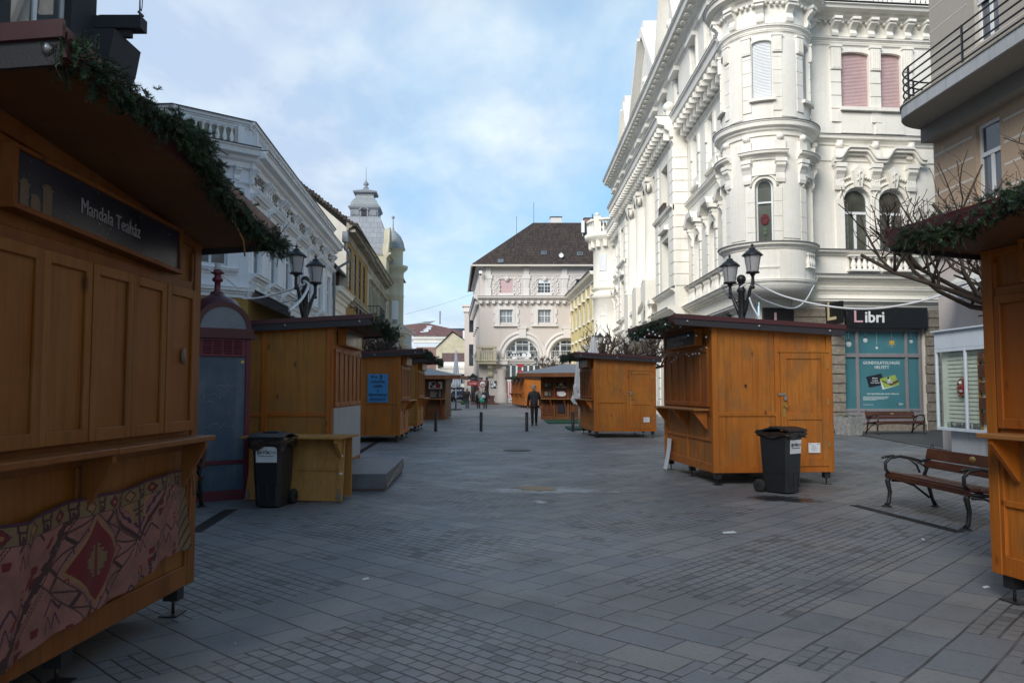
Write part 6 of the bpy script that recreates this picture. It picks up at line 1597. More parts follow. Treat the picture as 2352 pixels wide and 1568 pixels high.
    if legs:
        f1 = MB(); f1.box(-.05, .05, -.05, .05, .1, .22); f1.tube([(0, 0, .008), (0, 0, .12)], .011, 6); f1.box(-.085, .085, -.06, .06, .002, .01); fme = f1.mesh('foot', M['black'])
        for x in (.1, L_ / 2, L_ - .1):
            for y in (.1, D - .1): q = link('foot', fme, o); q.location = (x, y, 0)
    if door:
        X0 = L_ if end == 1 else 0; sg = 1 if end == 1 else -1
        d = MB(); ya, yb = 1.15, 1.95
        def bx(y0, y1, z0, z1, p0, p1): d.box(min(X0 + sg * p0, X0 + sg * p1), max(X0 + sg * p0, X0 + sg * p1), y0, y1, z0, z1)
        bx(ya + .08, yb - .08, .38, 2.08, -.02, -.006); bx(ya, ya + .1, .3, 2.16, -.01, .012); bx(yb - .1, yb, .3, 2.16, -.01, .012); bx(ya + .1, yb - .1, 2.06, 2.16, -.01, .011); bx(ya + .1, yb - .1, .3, .43, -.01, .011); bx(ya + .1, yb - .1, 1.06, 1.16, -.01, .011)
        bx(ya - .03, yb + .03, 2.165, 2.2, -.02, .02)
        do = d.build('door', WP, o, bevel=.003)
        h = MB(); yy = ya + .05
        h.box(min(X0, X0 + sg * .018), max(X0, X0 + sg * .018), yy - .018, yy + .018, 1.10, 1.36); h.tube([(X0 + sg * .018, yy, 1.28), (X0 + sg * .06, yy, 1.28), (X0 + sg * .06, yy + .1, 1.28)], .009, 6); h.build('handle', M['brass'], do)
        h = MB(); h.box(min(X0 + sg * .012, X0 + sg * .025), max(X0 + sg * .012, X0 + sg * .025), yy - .1, yy + .03, 1.46, 1.495); h.box(min(X0 + sg * .02, X0 + sg * .05), max(X0 + sg * .02, X0 + sg * .05), yy - .01, yy + .035, 1.38, 1.45); h.tube([(X0 + sg * .035, yy - .0, 1.45), (X0 + sg * .035, yy + .012, 1.475), (X0 + sg * .035, yy + .025, 1.45)], .005, 5); h.build('lock', M['steel'], do)
        hg = MB()
        for z in (.6, 1.3, 1.9): hg.box(min(X0, X0 + sg * .022), max(X0, X0 + sg * .022), yb - .005, yb + .02, z, z + .1)
        hg.build('hinge', M['brass'], do)
    return o
def orient(p, q): return math.degrees(atan2(q[1] - p[1], q[0] - p[0]))
# right: origin at the far front corner, x runs towards the viewer
r3a, r3b = (3.02, 15.87), (3.31, 13.07); d3 = orient(r3a, r3b) - .8
st3 = stall('large orange wooden stall with padlocked door, standing right of the street beside a bin', r3a + (0,), d3, 1, door=True, sign=[('Emberek az Állatokért Alapítvány', .09, 1.4, 2.49, .8), ('Győri Állatmenhely', .09, 1.4, 2.38, .8)])
r4a, r4b = (2.46, 28.75), (2.68, 25.9)
st4 = stall('orange wooden stall with door behind the big right stall, touching the snack booth in view', r4a + (0,), orient(r4a, r4b) - .4, 1, door=True)
r1a = (3.57, 6.02); st1 = stall('orange stall cut off by the right edge of the picture, counter nearest at right', r1a + (0,), -80, 1)
fst = []
for k, (x, y, lab) in enumerate(((1.07, 68.6, 'small distant orange stall with a door, nearest of three left of the snack booth'), (.70, 72.4, 'second of the three small distant orange stalls left of the snack booth'), (.33, 76.2, 'farthest of the three small distant orange stalls left of the snack booth'))):
    a = R(-83); s = stall(lab, (x - 2.85 * cos(a), y - 2.85 * sin(a), 0), -83, 1, door=True, detail=False, legs=True); fst.append(s)
# left: origin at the near front corner, x runs away
l1 = (-2.355, 2.87); stl1 = stall('dark stall filling the left edge, with tea house sign and rug below its counter', l1 + (0,), 87.8, 0, sign=[('Mandala Teaház', .112, 1.55, 2.45, .86)], rx0=.33, over=.5, sgx=(.70, 2.41), sgd=.07, cd=.2)
stl2 = stall('weathered orange stall behind the left bin, white board in place of its lower front', (-2.93, 13.0, 0), 91.5, 0, counter=False, board=True)
stl3 = stall('orange stall on the left carrying the blue notice', (-3.32, 23.7, 0), 91.5, 0)
stl4 = stall('olive tinted orange stall squeezed behind the blue notice stall', (-3.52, 29.8, 0), 91.5, 0)
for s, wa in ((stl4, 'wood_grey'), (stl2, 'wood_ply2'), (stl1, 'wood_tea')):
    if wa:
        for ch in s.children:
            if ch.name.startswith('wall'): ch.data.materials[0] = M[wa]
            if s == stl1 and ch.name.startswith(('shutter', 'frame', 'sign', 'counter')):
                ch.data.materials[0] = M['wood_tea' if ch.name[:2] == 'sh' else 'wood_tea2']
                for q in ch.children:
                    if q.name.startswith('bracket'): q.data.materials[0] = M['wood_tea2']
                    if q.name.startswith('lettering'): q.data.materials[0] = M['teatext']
# domes drawn on the tea house sign
m = MB(); sbx = [c for c in stl1.children if c.name.startswith('sign_box')][0]
def towerpic(x, w, h, dome):
    m.box(x, x + w, -.055, -.0525, 2.33, 2.33 + h)
    if dome: m.disc((x + w / 2, -.0545, 2.33 + h), w / 2, 12)
    else: m.box(x - .01, x + w + .01, -.056, -.053, 2.33 + h, 2.34 + h); m.box(x + .01, x + w - .01, -.055, -.053, 2.34 + h, 2.355 + h)
towerpic(.76, .06, .1, False); towerpic(.84, .07, .04, True); towerpic(.93, .07, .12, False); m.box(.95, .975, -.0565, -.0555, 2.38, 2.43); m.mi = 1
r = random.Random(4)
for i in range(46): x, z = r.uniform(.75, 2.35), r.uniform(2.34, 2.57); m.disc((x, -.0535, z), r.uniform(.0015, .004), 5)
m.build('print', [M['sandstone'], M['greyletter']], sbx)
m = MB(); m.M = Matrix.Identity(4); m.lathe([(.001, .006), (.03, .006), (.032, 0)], n=18, M=TR(2.53, -.03, 1.78) @ Matrix.Diagonal((1, 1, 1.8, 1)) @ RX(90)); m.build('sticker', M['sandstone'], stl1)
m = MB(); m.tube([(2.35, -.42, HF + .02), (2.37, -.44, HF - .02), (2.44, -.46, HF - .08), (2.5, -.45, HF - .16)], .006, 5); m.build('wire_end', M['brass'], stl1)

# this stall stands racked: its roof and sign climb towards the near end
def rack(o, dx, k0):
    for ch in o.children:
        k = .11 if ch.name.startswith(('soffit', 'roof')) else .037 if ch.name.startswith('sign_box') else k0
        if ch.type == 'MESH' and k is not None:
            ch.data = ch.data.copy(); ox = dx + ch.location.x
            for v_ in ch.data.vertices: v_.co.z += (k if k else .11 * min(1, max(0, (v_.co.z - 2.36) / .24))) * (SL - ox - v_.co.x)
        rack(ch, dx + ch.location.x, k)
rack(stl1, 0, 0)
# ---------- fir garlands on the eaves ----------
def garland(label, stl, x0, x1, seed, n, nl=.026, nw=.0022, rad=.1, zoff=.02, per=44, ends=False, tilt=0.0, yq=-.68):
    r = random.Random(seed); T = stl.matrix_basis.copy() if False else (TR(*stl.location) @ Matrix.Rotation(stl.rotation_euler.z, 4, 'Z'))
    m = MB(); m.M = T; ph = [r.uniform(0, 6) for _ in range(4)]
    def axis(t):
        x = x0 + (x1 - x0) * t
        return Vector((x, yq + .05 * sin(3.1 * x + ph[0]) - .02, zr(yq) + zoff + .05 * sin(2.3 * x + ph[1]) + .03 * sin(7 * x + ph[2]) - .02 + tilt * (SL - x)))
    m.mi = 2; m.tube([axis(i / 24) for i in range(25)], .02, 5)
    for i in range(n):
        t = r.random(); c = axis(t); k = .75 + .35 * sin(5 * t * (x1 - x0) + ph[3])
        d = Vector((r.gauss(0, .8), r.gauss(-.2, .8), r.gauss(-.05, .8))).normalized(); ln = r.uniform(.06, .12 if r.random() < .95 else .2) * k * rad / .1
        p0 = c + Vector((r.uniform(-.05, .05), r.gauss(0, .03), r.gauss(0, .036))) * (rad / .1); bend = Vector((0, 0, -r.uniform(0, .05)))
        p1 = p0 + d * ln + bend
        m.mi = 2; m.tube([p0, p1], [.004, .002], 3, cap=False)
        u = d.cross(Vector((r.gauss(0, 1), r.gauss(0, 1), r.gauss(0, 1)))).normalized(); w = d.cross(u); flat = r.random() < .6
        m.mi = 0 if r.random() < .68 else 1
        for j in range(per):
            s = j / per; b = p0.lerp(p1, .15 + .85 * s)
            th = (0 if j % 2 else pi) + r.gauss(0, .5) if flat else r.uniform(0, 2 * pi)
            nd = (d * r.uniform(.35, .8) + (u * cos(th) + w * sin(th))).normalized(); q = nl * r.uniform(.75, 1.15) * (1 - .45 * s * s)
            sd = nd.cross(d if abs(nd.dot(d)) < .95 else u).normalized() * nw / 2
            e = b + nd * q; n0 = len(m.v); m.v += [T @ (b - sd), T @ (b + sd), T @ (e + sd * .6), T @ (e - sd * .6)]; m.f.append([n0, n0 + 1, n0 + 2, n0 + 3]); m.fm.append(m.mi); m.fs.append(False)
    o = m.build('fir_garland', [M['needle'], M['needle2'], M['twig']], recalc=False); tag(o, label, 'garland', 'fir garlands on the stall eaves'); return o
garland('thick fir garland drooping along the dark tea stall eave against the sky', stl1, .36, 2.92, 1, 1500, .026, .0028, .085, .055, 38, tilt=.11, yq=-.52)
garland('fir garland on the eave at the right edge of the picture, under bare branches', st1, .08, 2.2, 2, 900, .026, .0035, .11, .03, 34)
garland('fir garland with tiny white lights on the big right stall by the lamp', st3, -.1, 2.95, 3, 300, .034, .006, .11, .02, 34)
garland('fir garland on the eave of the weathered stall behind the left bin', stl2, -.1, 2.95, 4, 300, .036, .006, .13, .02, 34)
garland('fir garland on the eave of the stall with the blue notice', stl3, -.1, 2.95, 5, 200, .05, .011, .13, .02, 24)
garland('fir garland on the small olive stall behind the blue notice stall', stl4, -.1, 2.95, 6, 150, .055, .013, .12, .02, 22)
garland('fir garland on the right stall beyond the bollards, above the snack booth roof', st4, -.1, 2.95, 7, 200, .05, .011, .12, .02, 24)
garland('fir garland on the nearest of the three small distant stalls', fst[0], -.1, 2.95, 8, 80, .09, .03, .12, .02, 16)

# ---------- string of lights on the big right stall ----------
T3 = TR(*st3.location) @ Matrix.Rotation(st3.rotation_euler.z, 4, 'Z')
m = MB(); m.M = T3; bl = MB(); bl.M = T3; r = random.Random(8)
def cab(pts, n=40, every=.11):
    P = [Vector(p) for p in pts]; out = []
    for a, b in zip(P, P[1:]):
        k = max(2, int((b - a).length / .08))
        for i in range(k): out.append(a.lerp(b, i / k) + Vector((r.uniform(-.02, .02), r.uniform(-.02, .02), r.uniform(-.03, .02) - .12 * sin(pi * i / k) * min(1, (b - a).length))))
    out.append(P[-1]); m.tube(out, .005, 4, cap=False)
    for q in out[::1]:
        if r.random() < .55: bl.sphere(q + Vector((r.uniform(-.03, .03), r.uniform(-.03, .03), r.uniform(-.05, .03))), .016, 5)
cab([(3.0, -.75, 2.63), (2.0, -.82, 2.6), (1.0, -.8, 2.6), (0, -.78, 2.6)]); cab([(2.95, -.6, 2.62), (2.6, -.2, 2.5), (2.75, -.05, 2.45), (2.6, -.05, 2.3), (1.6, -.15, 2.24), (.6, -.15, 2.2), (.1, -.06, 2.25)]); cab([(.1, -.3, 2.55), (.05, -.1, 2.3), (.3, -.1, 2.1)])
o = m.build('string_lights', M['darkcable']); tag(o, 'string of tiny white lights looped under the eave of the big right stall', 'string lights')
b_ = bl.build('bulb', M['bulb'], o); b_['kind'] = 'stuff'
T4 = TR(*st4.location) @ Matrix.Rotation(st4.rotation_euler.z, 4, 'Z')
m = MB(); m.M = T4; bl = MB(); bl.M = T4; cab([(.4, -.1, 2.2), (1.2, -.06, 1.75), (2.4, -.06, 1.6), (2.5, -.05, 1.2), (2.8, -.03, 1.1)])
o = m.build('string_lights', M['darkcable']); tag(o, 'dark tangled light string on the shutters of the stall beyond the bollards', 'string lights')

# ---------- notices on stalls ----------
def onend(st, end, mb):  # frame on the viewer-side end wall: x from front edge inwards, outward -y
    T = TR(*st.location) @ Matrix.Rotation(st.rotation_euler.z, 4, 'Z')
    mb.M = T @ (TR(0, 0, 0) @ Matrix.Rotation(pi / 2, 4, 'Z') @ Matrix.Diagonal((1, 1, 1, 1)) if False else Matrix.Identity(4)); return T
T = TR(*stl3.location) @ Matrix.Rotation(stl3.rotation_euler.z, 4, 'Z')
# end x=0 of a left stall: viewer's right = +front -> x' = -y
EL = lambda st: TR(*st.location) @ Matrix.Rotation(st.rotation_euler.z, 4, 'Z') @ Matrix(((0, 1, 0, 0), (-1, 0, 0, 0), (0, 0, 1, 0), (0, 0, 0, 1)))
ER = lambda st: TR(*st.location) @ Matrix.Rotation(st.rotation_euler.z, 4, 'Z') @ Matrix(((0, -1, 0, SL), (1, 0, 0, 0), (0, 0, 1, 0), (0, 0, 0, 1)))
m = MB(); m.M = EL(stl3); m.box(-.96, -.36, -.022, -.006, 1.18, 2.02); nb = m.build('notice', M['bluepaper']); tag(nb, 'bright blue notice with dark capitals and an arrow on the left stall', 'notice')
m = MB(); m.M = EL(stl3); xc = -.66
for i, (s_, z) in enumerate((('A KÖNYVES-', 1.78), ('SZEKÉR', 1.655), ('A', 1.53), ('KÖNYVTÁR ELÉ', 1.395), ('KÖLTÖZÖTT!', 1.265))): m.text(s_, .095, (xc, -.026, z), depth=.003, bold=.03, sx=.80)
m.text('50 m', .1, (xc - .11, -.026, 1.93), depth=.003, bold=.03, sx=.9)
m.box(xc + .07, xc + .11, -.028, -.024, 1.85, 1.95); m.add([(xc + .045, -.028, 1.95), (xc + .135, -.028, 1.95), (xc + .09, -.028, 2.01)], [(0, 1, 2)]); m.build('lettering', M['ink'], nb)
def slip(st, x, z, w, h, lab):
    m = MB(); m.M = ER(st); m.box(x, x + w, -.02, -.014, z, z + h); o = m.build('paper_notice', M['paper']); tag(o, lab, 'notice')
    t = MB(); t.M = ER(st)
    for i in range(5): t.box(x + w * .25, x + w * (.55 + .2 * ((i * 7) % 3) / 2), -.0225, -.0205, z + h * (.75 - .13 * i), z + h * (.77 - .13 * i))
    t.box(x + w * .05, x + w * .22, -.0225, -.0205, z + h * .86, z + h * .9); t.box(x + w * .7, x + w * .93, -.0225, -.0205, z + h * .86, z + h * .9); t.build('print', M['grey_metal'], o)
slip(st3, 1.60, .52, .20, .16, 'white paper slip taped low on the door of the big right stall'); slip(st4, 1.62, .5, .2, .16, 'white paper slip taped low on the door of the stall beyond the bollards')
m = MB(); m.M = T3   # curling paper on the counter front of the big right stall
for i in range(10):
    z0_, z1_ = .62 - .058 * i, .62 - .058 * (i + 1); f = lambda z: -.04 - .10 * (1 - (z / .62)) ** 1.6
    m.quad((.35, f(z0_), z0_), (.62, f(z0_), z0_), (.60, f(z1_), z1_), (.36, f(z1_), z1_))
m.quad((.35, -.04, .62), (.62, -.04, .62), (.62, .004, .60), (.35, .004, .60))
o = m.build('paper_sheet', M['paper']); tag(o, 'white paper sheet peeling from the low front corner of the big right stall', 'paper')
m = MB(); m.M = ER(st3); m.disc((.56, -.001, 1.62), .022, 14); m.build('vent_hole', M['ink'], None); o = bpy.data.objects['vent_hole']; o.parent = st3; o.matrix_parent_inverse = (TR(*st3.location) @ Matrix.Rotation(st3.rotation_euler.z, 4, 'Z')).inverted()

# ---------- kilim rug hung below the tea stall counter ----------
def kilim():
    nx, nz = 430, 150; Wd, Hd = 3.0, .80; x00 = -.35
    def top(x): return .935 + .035 * (x - .95) + .03 * abs(sin(x * 3.4))
    def pat(s, t, x):   # t: 0 top .. 1 bottom, s metres along
        z = t * Hd
        if z < .016: return 5
        if z < .135:                                   # border of hooked motifs
            u = (s % .23) / .23; w = (z - .016) / .119
            if w < .06 or w > .94: return 2
            a = abs(u - .27) / .23 + abs(w - .5) / .46
            if a < .3: return 4
            if a < .72: return 1 if int(s / .23) % 2 else 4
            if a < .98: return 2
            q = abs(abs(u - .77) - .14 + .06 * w); 
            if q < .035 or (w > .55 and abs(u - .77) < .03 + .05 * (w - .55)) or (abs(w - .38) < .05 and abs(u - .77) < .12): return 2
            return 3
        w = z - .45; u = x - 1.5
        d = abs(u) / .25 + abs(w) / .28
        if d < .42 + .10 * ((int(abs(w) * 55)) % 2) and abs(u) > .014: return 3
        if d < 1: return 1
        if d < 1.11: return 4
        if 1.22 < d < 1.8:
            f = ((w + 2) * 13) % 1; k = int((w + 2) * 13 + (0 if u > 0 else 5)) % 2; e = (d - 1.22) / .58
            if e < .08 or e > .92: return 2
            if abs(e - (f if k else 1 - f)) < .13: return 2
            return 0
        # stepped dark diagonals left of the diamond, a hooked V to its right
        for x0, sl, wd in ((1.30, -.86, .035), (.72, -.86, .03), (.14, -.86, .035), (2.42, -.55, .012)):
            q = x - x0 - sl * (z - .1)
            if abs(q - .02 * (int(z / .04) % 2)) < wd: return 2
            if .075 < q < .083 or .10 < q < .107: return 2
            if wd > .02 and -.10 < q < -.07 and int(z / .06) % 3 == 0: return 1
        if x > 1.5:
            V1 = abs(x - 1.98); zz_ = .46 - V1 * 1.15
            if z < .5 and abs(z - zz_) < .022: return 2
            if z < zz_ - .04:
                if V1 < .014 + .03 * (abs(z - .24) < .012) or (abs(z - .20) < .01 and V1 < .06): return 2
                if V1 < .075 and .13 < z < .30: return 4 if V1 > .055 else 3
                if abs(z - (zz_ - .09)) < .012 + .01 * (int(x * 40) % 2): return 5
                return 4 if z < zz_ - .16 else 0
            if x > 2.52: return 3 if int(x * 60 + z * 40) % 4 else 2
        cx, cz = int(x / .12), int(z / .095); g = (cx * 7 + cz * 5) % 13; fx, fz = (x / .12) % 1, (z / .095) % 1
        if g in (0, 6) and .2 < fx < .6 and .25 < fz < .75 and fx + fz * .4 < .8: return 1
        if g in (2, 9) and abs(abs(fx - .5) * 1.7 - fz) < .13: return 5
        if g == 4 and .25 < fx < .6 and .2 < fz < .8: return 4 if .33 < fx < .52 and .32 < fz < .68 else 1
        if g == 11 and fx + fz < .8 and fx > .1: return 1 if fx + fz < .62 else 2
        if g == 7 and abs(abs((fx * 2) % 1 - .5) - fz * .5) < .07: return 5
        return 0
    m = MB(); r = random.Random(1)
    def P(i, j):
        x = x00 + Wd * i / nx; zt = top(x); t = j / nz
        z = zt - t * (.64 - .065 * (x - .95) + .012 * sin(x * 5)); y = -.02 - .018 * sin(x * 9 + t * 2) - .02 * t - .010 * sin(x * 23 + 3 * t)
        return (min(x, 2.64) + .0, y - .012, max(z, .25))
    vs = [P(i, j) for j in range(nz + 1) for i in range(nx + 1)]; n1 = nx + 1
    m.v = [Vector(v) for v in vs]
    for j in range(nz):
        for i in range(nx):
            x = x00 + Wd * (i + .5) / nx
            if x > 2.64: continue
            m.f.append([j * n1 + i, j * n1 + i + 1, (j + 1) * n1 + i + 1, (j + 1) * n1 + i]); m.fm.append(pat(x, (j + .5) / nz, x)); m.fs.append(True)
    return m
m = kilim(); ok_ = m.build('kilim_rug', [M['kilim_pink'], M['kilim_red'], M['kilim_dark'], M['kilim_cream'], M['kilim_tan'], M['kilim_purple']])
ok_.location = stl1.location; ok_.rotation_euler = stl1.rotation_euler; so_m = ok_.modifiers.new('thickness', 'SOLIDIFY'); so_m.thickness = .004
tag(ok_, 'patterned red and pink woven rug with diamonds hung below the tea stall counter', 'rug')
m = MB(); m.M = TR(0, 0, 0); m.tube([(2.62, -.04, 1.03), (2.66, -.05, 1.06), (2.70, -.045, 1.02), (2.66, -.05, .99), (2.70, -.05, .9), (2.72, -.04, .82)], .007, 5); m.tube([(2.66, -.05, 1.0), (2.74, -.05, .95), (2.76, -.04, .88)], .006, 5); m.build('tie', M['kilim_tan'], ok_)
# ================= street furniture and other objects =================
# ---------- telephone booth ----------
c = G(507, 1150); bt = empty('phone_booth', (c.x - .02, c.y + .02, 0), 34, 'maroon telephone booth with arched frosted top and scratched glass door, left behind the tea stall', 'phone booth')
W_, D_ = .39, .8
m = MB()
for x in (-W_, W_ - .07):
    for y in (0, D_ - .07): m.box(x, x + .07, y, y + .07, 0, 2.28)
m.box(-W_ + .07, W_ - .07, .0, .06, .0, .14); m.box(-W_ + .07, W_ - .07, .01, .06, .50, .56); m.box(-W_ + .07, W_ - .07, 0, .06, 2.02, 2.28)
for s_ in (-W_ + .005, W_ - .055): m.box(s_, s_ + .05, .07, D_ - .07, .0, .14); m.box(s_, s_ + .05, .07, D_ - .07, .5, .56); m.box(s_, s_ + .05, .07, D_ - .07, 2.02, 2.28)
m.box(-W_ + .04, W_ - .04, D_ - .06, D_ - .01, 0, 2.28)
for i in range(6):
    for k in range(4): m.add([(-.27 + .14 * k, -.004, 2.06 + .033 * i), (-.16 + .14 * k, -.004, 2.06 + .033 * i), (-.16 + .14 * k, -.016, 2.078 + .033 * i), (-.27 + .14 * k, -.016, 2.078 + .033 * i), (-.27 + .14 * k, -.004, 2.085 + .033 * i), (-.16 + .14 * k, -.004, 2.085 + .033 * i)], [(0, 1, 2, 3), (3, 2, 5, 4)])
m.build('frame', M['magenta'], bt, bevel=.004)
m = MB(); m.box(-W_ + .07, W_ - .07, .025, .035, .56, 2.02); m.box(-W_ + .07, W_ - .07, .026, .036, .14, .5)
for s_ in (-W_ + .025, W_ - .035): m.box(s_, s_ + .01, .07, D_ - .07, .56, 2.02); m.box(s_, s_ + .01, .07, D_ - .07, .14, .5)
pane = m.build('pane', M['boothglass'], bt)
m = MB(); r = random.Random(12)
def scribble(x, z, w, h, n): m.tube([(x + w * i / n + r.uniform(-.5, .5) * w / n, .0235, z + r.uniform(-h, h)) for i in range(n + 1)], .0035, 3)
scribble(-.24, 1.46, .3, .05, 16); scribble(.08, 1.22, .2, .06, 10); scribble(-.25, 1.38, .16, .04, 9); scribble(-.2, 1.04, .4, .04, 10); scribble(-.1, 1.6, .3, .03, 9)
m.build('graffiti', M['greyletter'], pane); m = MB(); m.disc((W_ - .11, .0225, 1.95), .022, 12); m.build('sticker', M['yellow'], pane)
m = MB(); m.box(-W_ - .06, W_ + .06, -.06, D_ + .06, 2.28, 2.34); m.box(-W_ - .03, W_ + .03, -.03, D_ + .03, 2.34, 2.42)
n = 18; ro, ri = W_ + .0, W_ - .07
for yy0, yy1 in ((-.02, .06), (D_ - .06, D_ + .02)):
    po = [(ro * cos(pi * i / n), 2.42 + ro * .98 * sin(pi * i / n)) for i in range(n + 1)]; pi_ = [(ri * cos(pi * i / n), 2.42 + ri * .98 * sin(pi * i / n)) for i in range(n + 1)]
    for i in range(n): m.add([(a[0], y, a[1]) for y in (yy0, yy1) for a in (po[i], po[i+1], pi_[i+1], pi_[i])], [(0, 1, 2, 3), (4, 5, 6, 7), (0, 1, 5, 4), (2, 3, 7, 6), (0, 3, 7, 4), (1, 2, 6, 5)])
# domed pavilion roof rising to a finial
for i in range(n):
    for k in range(6):
        def dp(i_, k_): a = pi * i_ / n; t = k_ / 6; s_ = cos(t * pi / 2); return (ro * cos(a) * (1), .06 + (D_ / 2 - .06) * (1 - s_) , 2.42 + ro * .98 * sin(a) + .0)
m.lathe([(ro * 1.0, 2.60), (ro * .93, 2.72), (ro * .66, 2.86), (ro * .3, 2.93), (.1, 2.95), (.09, 2.98)], (0, D_ / 2, 0), n=24)
m.lathe([(ro * 1.02, 2.42), (ro * 1.02, 2.6)], (0, D_ / 2, 0), n=24)
roof = m.build('roof', M['maroon_paint'], bt)
m = MB(); m.lathe([(.085, 2.95), (.045, 3.0), (.042, 3.12), (.075, 3.14), (.08, 3.17), (.05, 3.2), (.045, 3.23), (.1, 3.26), (.06, 3.3), (.03, 3.31)], (0, D_ / 2, 0), n=14); m.build('finial', M['magenta'], roof)
m = MB(); m.lathe([(.045, 3.31), (.05, 3.34), (.04, 3.36), (.05, 3.40), (.001, 3.41)], (0, D_ / 2, 0), n=12); m.build('insulator', M['frost'], roof)
m = MB(); pts = [(ri * cos(pi * i / n), .0, 2.42 + ri * .98 * sin(pi * i / n)) for i in range(n + 1)]; m.add(pts, [tuple(range(n + 1))]); m.build('fanlight', M['fanlight'], bt)

# ---------- wheelie bins ----------
def bin_(loc, deg, label, bagdrop, open_=False):
    o = empty('wheelie_bin', loc, deg, label, 'bin', 'black wheelie bins by the stalls')
    w0, w1, d0, d1, h = .165, .20, .20, .245, .90      # half sizes bottom/top
    m = MB()
    def ring(z, w, d, ch=.045): return [(-w + ch, -d, z), (w - ch, -d, z), (w, -d + ch, z), (w, d, z), (-w, d, z), (-w, -d + ch, z)]
    lv = [(.02, w0, d0 - .0), (.30, .177, .215), (.31, .181, .219), (.86, w1, d1), (.87, w1 + .025, d1 + .025), (h + .01, w1 + .03, d1 + .03)]
    vs = []; 
    for z, w, d in lv: vs += ring(z, w, d)
    fs = [(6 * j + i, 6 * j + (i + 1) % 6, 6 * j + 6 + (i + 1) % 6, 6 * j + 6 + i) for j in range(len(lv) - 1) for i in range(6)] + [tuple(range(5, -1, -1))]
    m.add(vs, fs)
    for x in (-.12, .0, .12): m.box(x - .012, x + .012, -d0 - .022, -d0 + .02, .1, .5)
    m.box(-w0, w0, d0 - .02, d0 + .1, .04, .16); m.build('body', M['blackplast'], o, bevel=.006)
    l = MB(); n = 8
    for i in range(n):   # slightly domed lid, front lip down
        def P(k): t = k / n; return (-d1 - .05 + (2 * d1 + .08) * t, h + .035 + .05 * sin(pi * min(1, t * 1.1)) + (.02 if open_ else 0) * (1 - t))
        a, b = P(i), P(i + 1)
        for x0, x1 in ((-w1 - .045, w1 + .045),): l.add([(x0, a[0], a[1]), (x1, a[0], a[1]), (x1, b[0], b[1]), (x0, b[0], b[1]), (x0, a[0], a[1] - .03), (x1, a[0], a[1] - .03), (x1, b[0], b[1] - .03), (x0, b[0], b[1] - .03)], [(0, 1, 2, 3), (4, 5, 6, 7), (0, 3, 7, 4), (1, 2, 6, 5), (0, 1, 5, 4)])
    l.box(-w1, w1, d1 + .03, d1 + .07, h - .02, h + .04); l.tube([(-w1 + .03, d1 + .1, h), (w1 - .03, d1 + .1, h)], .015, 8)
    l.box(-w1 * .55, w1 * .55, -d1 * .5, d1 * .6, h + .08, h + .095); l.build('lid', M['blackplast'], o, bevel=.006)
    b = MB(); r = random.Random(int(loc[0] * 100)); n = 44; per = []
    for i in range(n):
        t = i / n * 4; s_ = t % 1; k = int(t); w, d = w1 + .04, d1 + .04
        per.append([(-w + 2 * w * s_, -d), (w, -d + 2 * d * s_), (w - 2 * w * s_, d), (-w, d - 2 * d * s_)][k])
    rows = 6; vs = []
    for j in range(rows):
        for i, (x, y) in enumerate(per):
            z = h + .02 - bagdrop * (j / (rows - 1)) * (1 + .35 * sin(i * .7) * (j / rows)) ; q = 1 + .03 * sin(j * 2.1 + i * .9) + r.uniform(-.012, .012) - .04 * (j / rows)
            vs.append((x * q, y * q, z))
    b.sm = True; b.add(vs, [(j * n + i, j * n + (i + 1) % n, (j + 1) * n + (i + 1) % n, (j + 1) * n + i) for j in range(rows - 1) for i in range(n)]); b.build('bin_bag', M['bag'], o)
    wm = MB(); wm.lathe([(.03, -.03), (.09, -.03), (.1, -.02), (.1, .02), (.09, .03), (.03, .03)], n=20, M=RY(90)); wm.lathe([(.001, -.02), (.07, -.02), (.07, .02), (.001, .02)], n=16, M=RY(90)); me = wm.mesh('wheel', M['rubber'])
    for x in (-w0 - .035, w0 + .035): q = link('wheel', me, o); q.location = (x, d0 + .06, .1)
    s = MB(); SM = TR(0, -.229, .60) @ RX(2.6); s.M = SM; s.box(-.14, .14, -.012, -.006, -.0, .205); so = s.build('sticker', M['paper'], o)
    t = MB(); t.M = SM @ Matrix.Diagonal((.88, 1, 1, 1)); t.text('GYŐR', .052, (-.028, -.0145, .128), depth=.002, bold=.03, align='CENTER', shear=.2); t.text('SZOL', .052, (.088, -.0145, .128), depth=.002, align='CENTER', shear=.2); t.text('Győri Közszolgáltató és Vagyongazdálkodó Zrt.', .019, (0, -.0145, .085), depth=.002, sx=.68)
    for dx, dz, rr in ((0, 0, 10),): 
        t.bar((-.135, -.014, .105), (-.095, -.014, .11), .008, .003); t.bar((-.135, -.014, .15), (-.095, -.014, .155), .008, .003); t.bar((-.135, -.014, .103), (-.13, -.014, .158), .003, .008); t.bar((-.1, -.014, .103), (-.096, -.014, .158), .003, .008); t.box(-.125, -.107, -.0145, -.013, .118, .14)
    t.build('lettering', M['ink'], so)
    return o
c = G(612, 1168); bin_((c.x, c.y + .25, 0), -4, 'black wheelie bin with bag rolled over its rim before the pale counter, left', .13)
c = G(1808, 1136); bin_((c.x + .02, c.y + .27, 0), 38, 'black wheelie bin in front of the door of the big right stall', .075, True)

